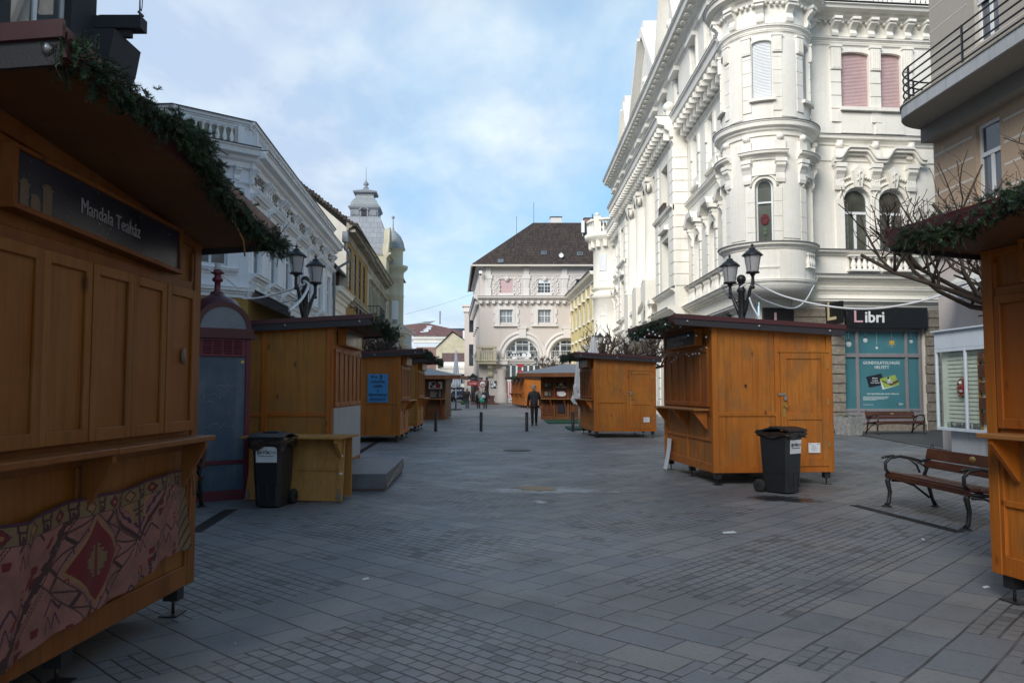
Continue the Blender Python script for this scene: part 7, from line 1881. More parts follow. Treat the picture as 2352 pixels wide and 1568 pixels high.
# ---------- loose counter leaning before the left stall ----------
pa, pb = G(562, 1150), G(785, 1154); ctr = empty('sales_counter', (pa.x, pa.y, 0), orient((pa.x, pa.y), (pb.x, pb.y)), 'pale yellow wooden counter piece standing behind the left bin', 'counter')
w = (pb - pa).length
m = MB(); m.add([(.0, 0, .02), (w, 0, .02), (w, .1, .86), (.07, .1, .86), (0, .03, .02), (w, .03, .02), (w, .13, .86), (.07, .13, .86)], [(0, 1, 2, 3), (4, 5, 6, 7), (0, 1, 5, 4), (1, 2, 6, 5), (2, 3, 7, 6), (3, 0, 4, 7)]); m.box(.05, w - .05, .55, .58, .02, .86)
m.build('panel', M['wood_grey'], ctr)
m = MB()
for a, b in (((.0, .02), (.07, .86)), ((w - .07, .02), (w - .07, .86))): m.add([(a[0], -.008, a[1]), (a[0] + .07, -.008, a[1]), (b[0] + .07, .092, b[1]), (b[0], .092, b[1]), (a[0], .0, a[1]), (a[0] + .07, 0, a[1]), (b[0] + .07, .1, b[1]), (b[0], .1, b[1])], [(0, 1, 2, 3), (0, 1, 5, 4), (1, 2, 6, 5), (2, 3, 7, 6), (3, 0, 4, 7)])
m.box(.07, w - .07, .035, .05, .43, .436); m.build('frame', M['wood_grey'], ctr)
m = MB(); m.box(-.03, w + .03, -.16, .62, .875, .905); m.build('top', M['wood_grey'], ctr, bevel=.003)
m = MB(); m.prism([(.1, .87), (-.13, .87), (-.13, .82), (.08, .58)], 'x', w - .08, w - .03); m.build('bracket', M['wood_grey'], ctr)
for x in (.02, w - .07):
    m = MB(); m.box(x, x + .05, -.022, -.008, .04, .12); m.box(x + .018, x + .032, -.03, -.02, .03, .2); m.build('latch', M['steel'], ctr)
for z in (.62, .38):
    m = MB(); m.box(w - .05, w - .01, .045 + (z - .5) * .11, .056 + (z - .5) * .11, z, z + .03); m.build('hinge', M['paper'], ctr)

# ---------- sheet metal platform ----------
p0, p1, p2 = G(740, 1128), G(880, 1131), G(921, 1087); pl = empty('platform', (p0.x, p0.y, 0), 2.5, 'low step platform clad in grey sheet metal beside the weathered stall', 'platform')
w = (p1 - p0).length; dq = (p2 - p1).length
m = MB(); m.box(.02, w - .02, .02, dq, 0, .05); m.build('base', M['redstone'], pl)
m = MB(); m.box(0, w, 0, dq, .03, .262); m.add([(w, .0, .26), (w + .004, dq, .26), (w + .03, dq, .10), (w + .012, .25, .06), (w + .004, .02, .05)], [(0, 1, 2, 3, 4)])
for x in (w * .3, w * .62): m.box(x, x + .006, -.003, dq, .03, .266)
m.build('cladding', M['grey_metal'], pl, bevel=.006)
m = MB(); r = random.Random(3)
for i in range(26):
    x, y, s_ = r.uniform(.3, w - .05), r.uniform(.5, dq - .1), r.uniform(.008, .03); m.add([(x, y, .268), (x + s_, y + s_ * .3, .275), (x + s_ * .4, y + s_, .272)], [(0, 1, 2)])
m.build('debris', M['fascia'], pl)

# ---------- double lamp posts ----------
def lamp(name, base, deg, label, arms=((-.3, 0), (.3, .0)), hs=(0, .0), group='old style double street lamps'):
    o = empty('street_lamp', base, deg, label, 'street lamp', group)
    m = MB(); m.lathe([(.17, 0), (.17, .25), (.12, .32), (.13, .5), (.095, .6), (.09, 1.4), (.075, 1.45), (.07, 2.75), (.085, 2.8), (.085, 2.9), (.075, 2.95), (.07, 3.62), (.095, 3.66), (.095, 3.70), (.06, 3.74), (.06, 3.82), (.075, 3.84)], n=16); m.sphere((0, 0, 3.92), .1, 10); m.build('pole', M['black'], o)
    hd = MB(); hd.lathe([(.05, -.02), (.05, .12), (.045, .22), (.09, .30), (.2, .32), (.2, .355), (.03, .355)], n=14)
    for k in range(8):
        a = pi / 4 * k; hd.box(.17 * cos(a) - .018, .17 * cos(a) + .018, .17 * sin(a) - .018, .17 * sin(a) + .018, .34, .37)
    cp = MB(); cp.lathe([(.305, .84), (.315, .855), (.27, .90), (.21, .96), (.14, 1.0), (.13, 1.02), (.1, 1.03), (.1, 1.06), (.07, 1.09), (.03, 1.11), (.025, 1.13), (.045, 1.15), (.045, 1.175), (.015, 1.2), (.012, 1.22)], n=20); cp.lathe([(.305, .84), (.1, .86)], n=20)
    gl = MB(); gl.lathe([(.165, .36), (.245, .84)], n=20)
    for k in range(4):
        a = pi / 2 * k + .3; cp.bar((.168 * cos(a), .168 * sin(a), .36), (.25 * cos(a), .25 * sin(a), .84), .012, .012)
    hm, cm_, gm_ = hd.mesh('bracket', M['black']), cp.mesh('cap', M['black']), gl.mesh('glass', M['frost'])
    for (x, y), dz in zip(arms, hs):
        am = MB(); am.tube([(0, 0, 3.05), (x * .35, y * .35, 3.28), (x * .75, y * .75, 3.62 + dz), (x, y, 3.74 + dz)], [.05, .045, .035, .04], 8); am.tube([(0, 0, 3.45), (x * .4, y * .4, 3.44), (x * .7, y * .7, 3.49 + dz)], .02, 6); am.sphere((x * 1.0, y, 3.66 + dz), .045, 6)
        am.build('arm', M['black'], o)
        q = link('lamp_head', hm, o); q.location = (x, y, 3.73 + dz); q.scale = (.71, .71, .71); link('cap', cm_, q); link('glass', gm_, q)
    return o
def basept(u, Y): return (ray(u, 895).x / ray(u, 895).y * Y, Y, 0)
lamp('a', basept(697, 17.2), 60, 'twin lantern street lamp rising behind the weathered stall on the left', ((-.27, .0), (.31, .0)), (.07, -.07))
lamp('b', basept(1707, 17.0), -52, 'twin lantern street lamp behind the big right stall', ((-.29, 0), (.29, 0)), (-.1, .06))
lamp('c', basept(1388, 42), 40, 'twin lantern lamp above the bare trees on the right, farther down the street')
lamp('d', basept(902, 46), 60, 'twin lantern lamp half hidden by the fir garland on the left, far away')
lamp('e', basept(1238, 74), 20, 'small distant lamp by the far pinkish house, left of its neighbour'); lamp('f', basept(1252, 74), 20, 'small distant lamp by the far pinkish house, right of its neighbour')

# ---------- white hose cables ----------
def cable(label, pts, r=.022, mat='cable', sag=0.0, n=18):
    P = [Vector(p) for p in pts]; out = []
    for a, b in zip(P, P[1:]):
        for i in range(n): t = i / n; q = a.lerp(b, t); q.z -= sag * 4 * t * (1 - t); out.append(q)
    out.append(P[-1]); m = MB(); m.tube(out, r, 6); o = m.build('white_cable' if mat == 'cable' else 'dark_cable', M[mat]); tag(o, label, 'cable', 'cables strung from the lamps'); return o
lb = Vector(basept(1707, 17.0)); la = Vector(basept(697, 17.2))
def arc(label, pp, r, mat='cable'):
    pts = [W(*p) for p in pp]; out = []
    for i in range(len(pts) - 1):
        a, b = pts[max(i - 1, 0)], pts[i]; c_, d_ = pts[i + 1], pts[min(i + 2, len(pts) - 1)]
        for k in range(8):
            t = k / 8; out.append(.5 * ((2 * b) + (c_ - a) * t + (2 * a - 5 * b + 4 * c_ - d_) * t * t + (3 * b - a - 3 * c_ + d_) * t ** 3))
    out.append(pts[-1]); m = MB(); m.tube(out, r, 6); o = m.build('white_cable', M[mat]); tag(o, label, 'cable', 'cables strung from the lamps'); return o
arc('thick white cable sagging from the right lamp across to the right edge', [(1700, 660, 16.9), (1730, 650, 16.95), (1800, 680, 16.8), (1900, 703, 16.5), (2000, 709, 16.0), (2100, 695, 15.5), (2200, 665, 15.0), (2290, 628, 14.5)], .022)
arc('pale cable looping from the right lamp up to the palace corner', [(1722, 668, 17.0), (1760, 692, 20), (1820, 708, 24), (1850, 690, 27), (1872, 650, 29.3), (1882, 628, 29.9)], .024)
arc('thin white cable hanging from the right lamp to the stall roof', [(1718, 672, 17.0), (1727, 700, 16.6), (1745, 732, 16.0), (1751, 742, 15.6)], .02)
arc('white cable from the left lamp to the pale lavender house', [(560, 686, 22), (600, 683, 20), (650, 670, 18.2), (690, 658, 17.1), (700, 650, 17.0)], .024)
arc('white cable from the left lamp down to the weathered stall roof', [(697, 645, 17.05), (708, 652, 17.0), (704, 668, 16.8), (690, 690, 16.2), (665, 714, 15.2)], .03)
arc('thin white cable from the phone booth finial to the lavender house', [(472, 618, 11.2), (486, 622, 11.3), (520, 640, 16), (552, 668, 22)], .014)

# ---------- bollards ----------
m = MB(); m.lathe([(.075, 0), (.078, .012), (.06, .014), (.06, .70), (.055, .715), (.001, .72)], n=18); bme = m.mesh('bollard', M['black'])
for k, (u, v, lab) in enumerate(((1001, 990, 'leftmost black bollard, in front of the left brown booth'), (1105, 990, 'second black bollard from the left, alone in the open street'), (1210, 990, 'black bollard beside the walking man'), (1316, 990, 'rightmost black bollard, in front of the snack booth'))):
    c = G(u, v); o = link('bollard', bme); o.location = c; tag(o, lab, 'bollard', 'row of black bollards across the street')

# ---------- benches ----------
def bench(loc, deg, label, L_=1.8):
    o = empty('park_bench', loc, deg, label, 'bench', 'cast iron and wood benches')   # x along, front at y=0, back at y=.55
    m = MB()
    for i, y in enumerate((.02, .155, .29, .42)): m.box(-.06, L_ + .06, y, y + .115, .415 + .012 * (i == 0) - .012 * i, .45 + .012 * (i == 0) - .012 * i)
    m.box(-.06, L_ + .06, -.005, .02, .375, .44); m.build('seat', M['benchwood'], o, bevel=.005)
    m = MB(); T = TR(0, .545, .46) @ RX(-13)
    m.box(-.06, L_ + .06, -.035, .0, .17, .31, T); m.box(-.06, L_ + .06, -.035, .0, .055, .155, T); bk = m.build('backrest', M['benchwood'], o, bevel=.005)
    m = MB(); T = TR(0, .545, .46) @ RX(-13); m.lathe([(.001, .004), (.04, .004), (.042, 0)], n=14, M=T @ TR(L_ * .55, -.036, .24) @ RX(90) @ Matrix.Diagonal((1.6, 1, 1, 1))); m.build('plaque', M['brass'], bk)
    fm = MB()
    fm.tube([(0, .03, .40), (0, .0, .34), (0, .03, .2), (0, .01, .06), (0, -.03, .015)], [.032, .034, .028, .026, .03], 8); fm.lathe([(.07, 0), (.06, .018), (.02, .025)], (0, -.02, 0), n=10)
    fm.tube([(0, .5, .42), (0, .55, .3), (0, .6, .1), (0, .64, .015)], [.03, .028, .024, .028], 8); fm.lathe([(.06, 0), (.05, .018), (.02, .025)], (0, .63, 0), n=10)
    fm.tube([(0, .02, .385), (0, .25, .37), (0, .5, .40)], .022, 6); fm.tube([(0, .06, .345), (0, .2, .34), (0, .36, .28), (0, .56, .12)], .016, 6)
    fm.tube([(0, .5, .42), (0, .555, .55), (0, .62, .8), (0, .63, .82)], [.024, .022, .02, .016], 8)
    fm.tube([(0, .03, .42), (0, -.02, .50), (0, -.02, .58), (0, .05, .65), (0, .18, .665), (0, .34, .635), (0, .46, .60), (0, .57, .62)], [.024, .022, .022, .022, .02, .02, .02, .02], 8)
    fm.tube([(0, -.07, .645), (0, -.02, .66), (0, .1, .67)], [.012, .02, .02], 6); fm.tube([(0, .30, .63), (0, .40, .55), (0, .44, .45)], .014, 6); fm.tube([(0, .38, .61), (0, .5, .54), (0, .53, .5)], .013, 6)
    me = fm.mesh('side_frame', M['black'])
    for x in (0.0, L_): q = link('side_frame', me, o); q.location = (x, 0, 0)
    m = MB(); m.tube([(0, .5, .3), (L_ / 2, .35, .38), (L_, .5, .3)], .01, 5); m.build('tie_rod', M['black'], o)
    return o
a, b = G(2040, 1163), G(2222, 1217); bench((a.x, a.y, 0), orient((a.x, a.y), (b.x, b.y)), 'nearest dark brown bench with iron arms, partly behind the right edge stall', (b - a).length)
a, b = G(2017, 998), G(2124, 996.5); bench((a.x, a.y, 0), orient((a.x, a.y), (b.x, b.y)), 'dark bench below the teal bookshop window', (b - a).length)
a = G(452, 1182); bench((a.x - 1.92, a.y - .05, 0), 3, 'bench whose black iron arm shows between the tea stall and phone booth', 1.75)

# ---------- concrete planter ----------
c = G(1960, 1000); pt = empty('planter', (c.x, c.y + .35, 0), 24, 'pale concrete planter with low green plants under the bookshop window', 'planter')
m = MB(); a, b, h = .30, .36, .62; m.add([(-a, -a, 0), (a, -a, 0), (a, a, 0), (-a, a, 0), (-b, -b, h), (b, -b, h), (b, b, h), (-b, b, h), (-b + .05, -b + .05, h), (b - .05, -b + .05, h), (b - .05, b - .05, h), (-b + .05, b - .05, h), (-b + .06, -b + .06, h - .06), (b - .06, -b + .06, h - .06), (b - .06, b - .06, h - .06), (-b + .06, b - .06, h - .06)],
      [(0, 1, 5, 4), (1, 2, 6, 5), (2, 3, 7, 6), (3, 0, 4, 7), (4, 5, 9, 8), (5, 6, 10, 9), (6, 7, 11, 10), (7, 4, 8, 11), (8, 9, 13, 12), (9, 10, 14, 13), (10, 11, 15, 14), (11, 8, 12, 15), (12, 13, 14, 15), (3, 2, 1, 0)]); m.build('pot', M['concrete'], pt, bevel=.01)
m = MB(); r = random.Random(6)
for i in range(420):
    x, y = r.uniform(-.32, .32), r.uniform(-.32, .32); z = h - .04 + r.uniform(0, .09); a = r.uniform(0, 6.3); s_ = r.uniform(.02, .05); t_ = r.uniform(-.01, .03)
    m.mi = 0 if r.random() < .94 else 1; m.add([(x, y, z), (x + s_ * cos(a), y + s_ * sin(a), z + t_), (x + s_ * .5 * cos(a + .8), y + s_ * .5 * sin(a + .8), z + t_ + .01)], [(0, 1, 2)])
m.build('foliage', [M['leaf'], M['paper']], pt)

# ---------- glazed display case on the beige house ----------
cs = empty('display_case', (10.62, 20.0, 0), -90 + 2.5, 'white framed glass display case on a concrete foot beside the right edge stall', 'display case')
Lc = 3.2; z0_, z1_ = .56, 2.98
m = MB(); m.box(.3, Lc, .18, .62, 0, z0_ - .02)
for x in (1.0, 1.9, 2.6): m.box(x, x + .012, .172, .19, 0, z0_ - .03)
m.build('foot', M['slab_st'], cs)
m = MB(); m.box(0, Lc, 0, .62, z0_, z0_ + .07); m.box(0, Lc, -.0, .62, z1_ - .42, z1_); m.box(-.05, Lc, -.07, .66, z1_, z1_ + .04)
for x in (0, 1.18, 2.3, Lc - .06): m.box(x, x + .06, 0, .06, z0_ + .07, z1_ - .42)
m.box(0, .05, .56, .62, z0_ + .07, z1_ - .42); m.box(.06, Lc - .06, .004, .05, z1_ - .50, z1_ - .42); m.build('frame', M['pale_blue_st'], cs, bevel=.004)
m = MB(); m.box(.06, Lc, .15, .18, z0_ + .07, z1_ - .42); bkp = m.build('backboard', M['slatboard'], cs)
m = MB()
for i in range(18): m.box(.32, Lc, .142, .151, z0_ + .2 + .1 * i, z0_ + .209 + .1 * i)
m.build('slat_gap', M['ink'], bkp)
m = MB(); m.quad((.06, .03, z0_ + .07), (Lc - .06, .03, z0_ + .07), (Lc - .06, .03, z1_ - .5), (.06, .03, z1_ - .5)); m.quad((.02, .06, z0_ + .07), (.02, .56, z0_ + .07), (.02, .56, z1_ - .42), (.02, .06, z1_ - .42)); m.build('pane', M['clear'], cs)
m = MB(); r = random.Random(5); m.lathe([(.001, -.2), (.12, -.18), (.17, -.02), (.13, .12), (.08, .2), (.001, .22)], n=14, M=TR(.95, .10, 1.62) @ Matrix.Diagonal((1, .3, 1, 1)))
m.mi = 1
for k in range(12): a = 2 * pi * k / 12; m.sphere((.95 + .14 * cos(a), .075, 1.6 + .2 * sin(a)), .035, 5)
m.mi = 2; m.sphere((.95, .06, 1.72), .045, 7); m.box(.9, 1.0, .055, .07, 1.5, 1.66); m.tube([(.95, .09, 1.84), (.95, .1, 2.4)], .003, 4); m.build('ornament', [M['redprint'], M['kilim_tan'], M['paper']], cs)
m = MB()
for i in range(160): x, a = r.uniform(.35, 1.6), r.uniform(0, 3.1); y = r.uniform(.05, .13); m.bar((x, y, z0_ + .08), (x + .05 * cos(a), y, z0_ + .09 + .12 * sin(a)), .006)
m.build('tinsel', M['zinc'], cs)
m = MB(); m.box(1.55, 1.62, .1, .14, z0_ + .07, 2.4); m.mi = 1
for i, (z, s_) in enumerate(((.8, .12), (1.1, .2), (1.5, .15), (1.85, .22), (2.2, .14))): m.box(1.7 - s_ * .3, 1.7 + s_, .05, .14, z, z + .22 + .05 * (i % 2))
m.build('goods', [M['wood_grey'], M['brown']], cs)

# ---------- bare pollarded trees ----------
def tree(base, trunk_h, spread, top, seed, label, n=9, knob=.05, r0=.13, sub=3):
    r = random.Random(seed); o = empty('pollarded_tree', base, 0, label, 'tree', 'bare pollarded street trees')
    m = MB(); m.tube([(0, 0, 0), (.03, .02, trunk_h * .5), (0, 0, trunk_h)], [r0 * 1.25, r0, r0 * 1.05], 10); m.build('trunk', M['bark'], o)
    b = MB()
    def twig(p, d, ln, rad, dep):
        pts = [p]; k = 4; q = p.copy(); dd = d.copy()
        for i in range(k):
            dd = (dd + Vector((r.gauss(0, .22), r.gauss(0, .22), r.gauss(.07, .16)))).normalized(); q = q + dd * ln / k; pts.append(q.copy())
        rs = [rad * (1 - .42 * i / k) for i in range(k + 1)]
        if dep == 0: rs[-1] = rad * .95; b.mi = 1
        else: b.mi = 0
        b.tube(pts, rs, 6 if dep > 1 else 5)
        if dep == 0: b.sphere(pts[-1], rad * 1.35, 5); return
        for i in range(sub + (1 if dep > 1 else 0) + (r.random() < .5)):
            t = r.uniform(.35, 1.0); c_ = pts[min(k, int(t * k))]; nd = (dd * .6 + Vector((r.gauss(0, .7), r.gauss(0, .7), r.uniform(-.1, .95)))).normalized()
            twig(c_, nd, ln * r.uniform(.4, .7), rad * .52, dep - 1)
    for i in range(n):
        a = 2 * pi * i / n + r.uniform(-.3, .3); el = r.uniform(.1, .95); d = Vector((cos(a) * cos(el), sin(a) * cos(el), sin(el)))
        twig(Vector((0, 0, trunk_h - .08 * r.random())), d, spread * r.uniform(.6, .95), r0 * .55, 3 if top else 2)
    b.build('crown', [M['bark'], M['bark2']], o); return o
tree((5.45, 32.5, 0), 2.35, 1.7, True, 11, 'bare pollarded tree behind the stall beyond the bollards, nearer of the right pair', 9)
tree((4.7, 38.0, 0), 2.5, 1.7, True, 12, 'bare pollarded tree left of its twin behind the stall beyond the bollards', 9)
tree((6.6, 27.5, 0), 2.5, 1.6, True, 13, 'bare pollarded tree close behind the big right stall', 9)
tree((7.45, 11.9, 0), 2.75, 2.6, True, 22, 'bare knobbly pollarded tree behind the right edge stall, branches against the white palace', 13, r0=.085, sub=3, knob=.05)
tree((-4.75, 27.5, 0), 2.45, 1.35, True, 15, 'bare pollarded tree behind the blue notice stall on the left', 10, r0=.14)
tree((-5.6, 33.5, 0), 2.5, 1.4, True, 16, 'bare pollarded tree farther along the left row behind the stalls', 9)
tree((3.4, 66, 0), 2.7, 1.6, False, 17, 'small bare tree above the roof of the snack booth', 8)

# ---------- closed parasols ----------
def parasol(base, h, label, mat, ztop, zlow, foot=True, pole='white', w=1.0):
    o = empty('closed_parasol', base, 0, label, 'parasol', 'closed white parasols')
    m = MB(); m.tube([(0, 0, 0), (0, 0, h - .3)], .035, 8); m.build('pole', M[pole], o)
    m = MB(); n = 20; rows = 16; vs = []; r = random.Random(int(h * 77))
    for j in range(rows + 1):
        t = j / rows; z = ztop - (ztop - zlow) * t; rad = w * (.05 + .16 * t ** .8 if t < .68 else .20 - .32 * (t - .68) if t < .78 else .17 + .55 * (t - .78) if t < .93 else .25 - .6 * (t - .93))
        for i in range(n):
            k = 1 + (.20 if i % 2 else -.14) * min(1, t * 2.5) + (r.uniform(-.18, .18) if t > .72 else 0); a = 2 * pi * i / n + .25 * t; vs.append((rad * k * cos(a), rad * k * sin(a), z + (r.uniform(-.06, .06) if t > .8 else 0)))
    m.add(vs, [(j * n + i, j * n + (i + 1) % n, (j + 1) * n + (i + 1) % n, (j + 1) * n + i) for j in range(rows) for i in range(n)] + [tuple(range(n))]); m.build('canopy', M[mat], o)
    if foot: m = MB(); m.box(-.45, .45, -.06, .06, 0, .09); m.box(-.06, .06, -.45, .45, .0, .088); m.tube([(0, 0, 0), (0, 0, .9)], .05, 8); m.build('foot', M['black'], o)
    return o
c = G(1047, 941.5); parasol((c.x, c.y, 0), 4.6, 'tall closed grey white parasol beside the left brown booth', 'umbrella_blue', 4.55, 1.75, w=1.2)
c = Vector(basept(1330, 31.5)); parasol((c.x, c.y, 0), 3.0, 'closed white parasol between the snack booth and the stall beyond the bollards', 'umbrella', 3.1, 1.0, pole='white', foot=False)
c = Vector(basept(1364, 33.2)); parasol((c.x, c.y, 0), 3.9, 'white tip of a closed parasol rising above the stall roof, larger one', 'umbrella', 3.75, 1.6, w=1.7)
c = Vector(basept(1346, 40)); parasol((c.x, c.y, 0), 4.0, 'white tip of a closed parasol rising above the stall roof, smaller one', 'umbrella', 3.85, 1.8, w=1.3)
for (ua, va, ub, vb, lab) in ((1023, 945, 1040, 939, 'green turf mat at the foot of the tall parasol on the left'), (1258, 973, 1325, 965, 'green turf mat under the parasol beside the snack booth'), (1307, 988, 1336, 981, 'small green turf mat at the corner of the stall beyond the bollards')):
    a, b = G(ua, va), G(ub, vb); m = MB(); m.box(0, b.x - a.x + .3, 0, max(.8, b.y - a.y), .0, .05); thing1(m, 'turf_mat', M['turf'], lab, 'mat', 'green turf mats', loc=(a.x, a.y, .003))

# ---------- brown snack booths with hipped metal roofs ----------
def booth(loc, deg, wd, label, n_bays, eave, hz, panels):
    o = empty('snack_booth', loc, deg, label, 'booth', 'brown snack booths'); D = 3.2
    m = MB(); m.box(.06, wd - .06, .06, D, .05, hz - .02); m.build('wall', M['brownwood'], o)
    m = MB(); bw = wd / n_bays
    for i in range(n_bays + 1): x = min(max(bw * i - .06, 0), wd - .12); m.box(x, x + .12, 0, .1, 0, hz)
    for z in (0, 1.02, 1.98): m.box(.0, wd, .02, .09, z, z + (.18 if z == 0 else .09))
    for i in range(n_bays):
        x0, x1 = bw * i + .06, bw * (i + 1) - .06
        for a, b in ((.22, .98), (1.14, 1.52), (1.58, 1.96)):
            m.box(x0 + .05, x0 + .10, .03, .075, a, b); m.box(x1 - .10, x1 - .05, .03, .075, a, b); m.box(x0 + .05, x1 - .05, .031, .074, b - .05, b); m.box(x0 + .05, x1 - .05, .031, .074, a, a + .05)
    m.build('frame', M['brownwood2'], o, bevel=.006)
    m = MB(); m.box(-.05, wd + .05, -.32, .05, 1.06, 1.1); ct = m.build('counter', M['wood_top'], o)
    m = MB(); m.prism([(0, 1.06), (-.24, 1.06), (-.22, .98), (-.06, .8), (0, .7)], 'x', -.03, .03); me = m.mesh('bracket', M['wood_frame'])
    for i in range(n_bays): q = link('bracket', me, ct); q.location = (bw * (i + .5) + bw * .3, 0, 0)
    r = MB(); e = eave; cx, cy = wd / 2, D / 2
    r.add([(-e, -e, hz), (wd + e, -e, hz), (wd + e, D + e, hz), (-e, D + e, hz), (cx - .5, cy, hz + .52), (cx + .5, cy, hz + .52)], [(0, 1, 5, 4), (1, 2, 5), (2, 3, 4, 5), (3, 0, 4)]); ro = r.build('roof', M['zinc'], o)
    f = MB(); f.box(-e, wd + e, -e - .03, -e, hz - .2, hz); f.box(-e - .03, -e, -e, D + e, hz - .2, hz); f.box(wd + e, wd + e + .03, -e, D + e, hz - .2, hz); f.box(-e, wd + e, -e, D + e, hz - .03, hz - .004); f.build('fascia', M['brownwood2'], ro)
    for k, (x0, x1, z0, z1, bg, items) in enumerate(panels):
        m = MB(); m.box(x0, x1, -.012 + .02, .028, z0, z1); p = m.build('menu_board', M[bg], o); m = MB(); mats = [M[i] for i in ('ink', 'paper', 'creamletter', 'redprint', 'brown', 'purpleprint', 'skin')]
        for it in items:
            if it[0] == 't': m.mi = it[5]; m.text(it[1], it[2], (x0 + (x1 - x0) * it[3], .004, z0 + (z1 - z0) * it[4]), depth=.003, bold=.02, sx=.85)
            elif it[0] == 'd': m.mi = it[4]; m.lathe([(.001, 0), (it[3], 0)], n=16, M=TR(x0 + (x1 - x0) * it[1], .005 - .001 * k, z0 + (z1 - z0) * it[2]) @ Matrix.Diagonal((it[5], 1, 1, 1)) @ RX(90))
            elif it[0] == 'l':
                rr = random.Random(k); m.mi = 2
                for j in range(it[1]):
                    z = z0 + (z1 - z0) * (.86 - .75 * j / it[1]); wq = (x1 - x0) * rr.uniform(.35, .6); m.box(x0 + (x1 - x0) * .1, x0 + (x1 - x0) * .1 + wq, .003, .006, z, z + (z1 - z0) * .035); m.box(x1 - (x1 - x0) * .22, x1 - (x1 - x0) * .1, .003, .006, z, z + (z1 - z0) * .035)
            elif it[0] == 'p': m.mi = it[2]; m.add([(x0 + (x1 - x0) * a, .0045, z0 + (z1 - z0) * b) for a, b in it[1]], [tuple(range(len(it[1])))])
        m.build('print', mats, p)
    return o
a = G(1242, 962.5); b = G(1333, 964); wd = (b - a).length + .1
mb = lambda i, z0, z1, it: (wd / 3 * i + .18, wd / 3 * (i + 1) - .18, z0, z1, 'ink', it)
booth((a.x, a.y, 0), orient((a.x, a.y), (b.x, b.y)), wd, 'brown wooden snack booth with menu boards and metal hip roof, behind the rightmost bollard', 3, .95, 2.42,
      [mb(0, 1.66, 1.92, [('l', 9)]), (wd / 3 + .14, wd / 3 * 2 - .14, 1.62, 1.94, 'ink', [('t', 'KIRÁLY LÁNGOS', .1, .5, .2, 2), ('d', .5, .62, .05, 2, 1), ('p', [(.2, .42), (.26, .42), (.36, .75), (.5, .86), (.64, .75), (.74, .42), (.8, .42), (.68, .8), (.5, .94), (.32, .8)], 2)]), mb(2, 1.66, 1.92, [('l', 8)]),
       mb(0, 1.2, 1.48, [('l', 8)]), (wd / 3 + .14, wd / 3 * 2 - .14, 1.17, 1.5, 'purpleprint', [('d', .55, .52, .13, 1, 2.0), ('d', .12, .25, .05, 3, 1), ('d', .12, .75, .045, 1, 1), ('t', 'LÁNGOS', .07, .5, .1, 0)]), mb(2, 1.2, 1.48, [('l', 7)]), (wd / 3 + .2, wd / 3 * 2 - .2, .36, .86, 'ink', [])])
b = G(1023, 963.7); wd = 4.2; a = Vector((b.x - wd, b.y + .15, 0))
P1 = wd - 1.0; P2 = wd - 2.05
booth((a.x, a.y, 0), orient((a.x, a.y), (b.x, b.y)), wd, 'brown chimney cake booth with food pictures behind the olive tinted stall on the left', 4, .8, 2.3,
      [(P1 + .12, P1 + .82, 1.60, 1.98, 'paper', [('d', .35, .7, .1, 4, 1), ('d', .7, .45, .12, 3, 1.1), ('d', .2, .3, .08, 5, 1), ('p', [(.1, .1), (.9, .1), (.9, .2), (.1, .2)], 3), ('d', .6, .85, .07, 4, 1)]), (P1 + .12, P1 + .82, 1.1, 1.52, 'ink', [('l', 6)]),
       (P2 - .1, P2 + .82, 1.56, 1.98, 'paper', [('d', .17, .55, .17, 0, 1), ('d', .17, .55, .07, 1, 1), ('t', 'KIRÁLY', .13, .66, .66, 0), ('t', 'KÜRTŐS', .13, .66, .36, 0)]),
       (P2 - .1, P2 + .82, 1.08, 1.5, 'brown', [('p', [(.05, .85), (.6, .85), (.6, .7), (.05, .7)], 1), ('p', [(.45, .4), (.62, .75), (.7, .6), (.95, .1), (.8, .1), (.6, .35)], 6), ('d', .2, .4, .07, 3, 1)]),
       (P2 - .1, P2 + .82, .22, .96, 'pale_green_st', [('p', [(.1, .42), (.85, .42), (.68, .08), (.3, .08)], 3), ('d', .3, .56, .12, 4, 1), ('d', .55, .62, .13, 1, 1), ('d', .7, .55, .11, 4, 1), ('d', .45, .5, .1, 0, 1)])])

# ---------- signposts, statue, car at the far end ----------
c = Vector(basept(1093, 84)); sg = empty('signpost', (c.x, c.y, 0), 0, 'black signpost with stacked direction boards near the far pinkish house', 'signpost')
m = MB(); m.tube([(0, 0, 0), (0, 0, 3.1)], .06, 8); m.build('pole', M['black'], sg)
for k, (x0, x1, z0, z1) in enumerate(((-.6, .0, 2.62, 2.86), (-.65, .0, 2.34, 2.58), (-.6, .05, 2.06, 2.3), (.05, .72, 2.6, 2.84), (.05, .75, 2.3, 2.55))):
    m = MB(); m.box(x0, x1, -.05, -.02, z0, z1); s_ = m.build('direction_board', M['signblack'], sg); m = MB(); m.box(x0 + .08, x1 - .08, -.056, -.051, z0 + .13, z0 + .15); m.box(x0 + .08, x1 - .2, -.056, -.051, z0 + .07, z0 + .09); m.build('print', M['greyletter'], s_)
m = MB(); m.prism([(-.6, 2.88), (.0, 2.88), (-.05, 3.1), (-.3, 3.32), (-.55, 3.1)], 'y', -.05, -.02); m.build('direction_board', M['signblack'], sg)
c = Vector(basept(1085.5, 82)); m = MB(); m.box(-.55, .55, -.08, 0, 2.0, 2.45); m.box(.5, .58, -.06, 0, 0, 2.0); o = m.build('pub_sign', M['redprint']); o.location = (c.x, c.y, 0); tag(o, 'small red hanging shop sign under the black direction boards', 'sign'); m = MB(); m.text('Sörház', .3, (0, -.085, 2.22), depth=.004); m.build('lettering', M['paper'], o)
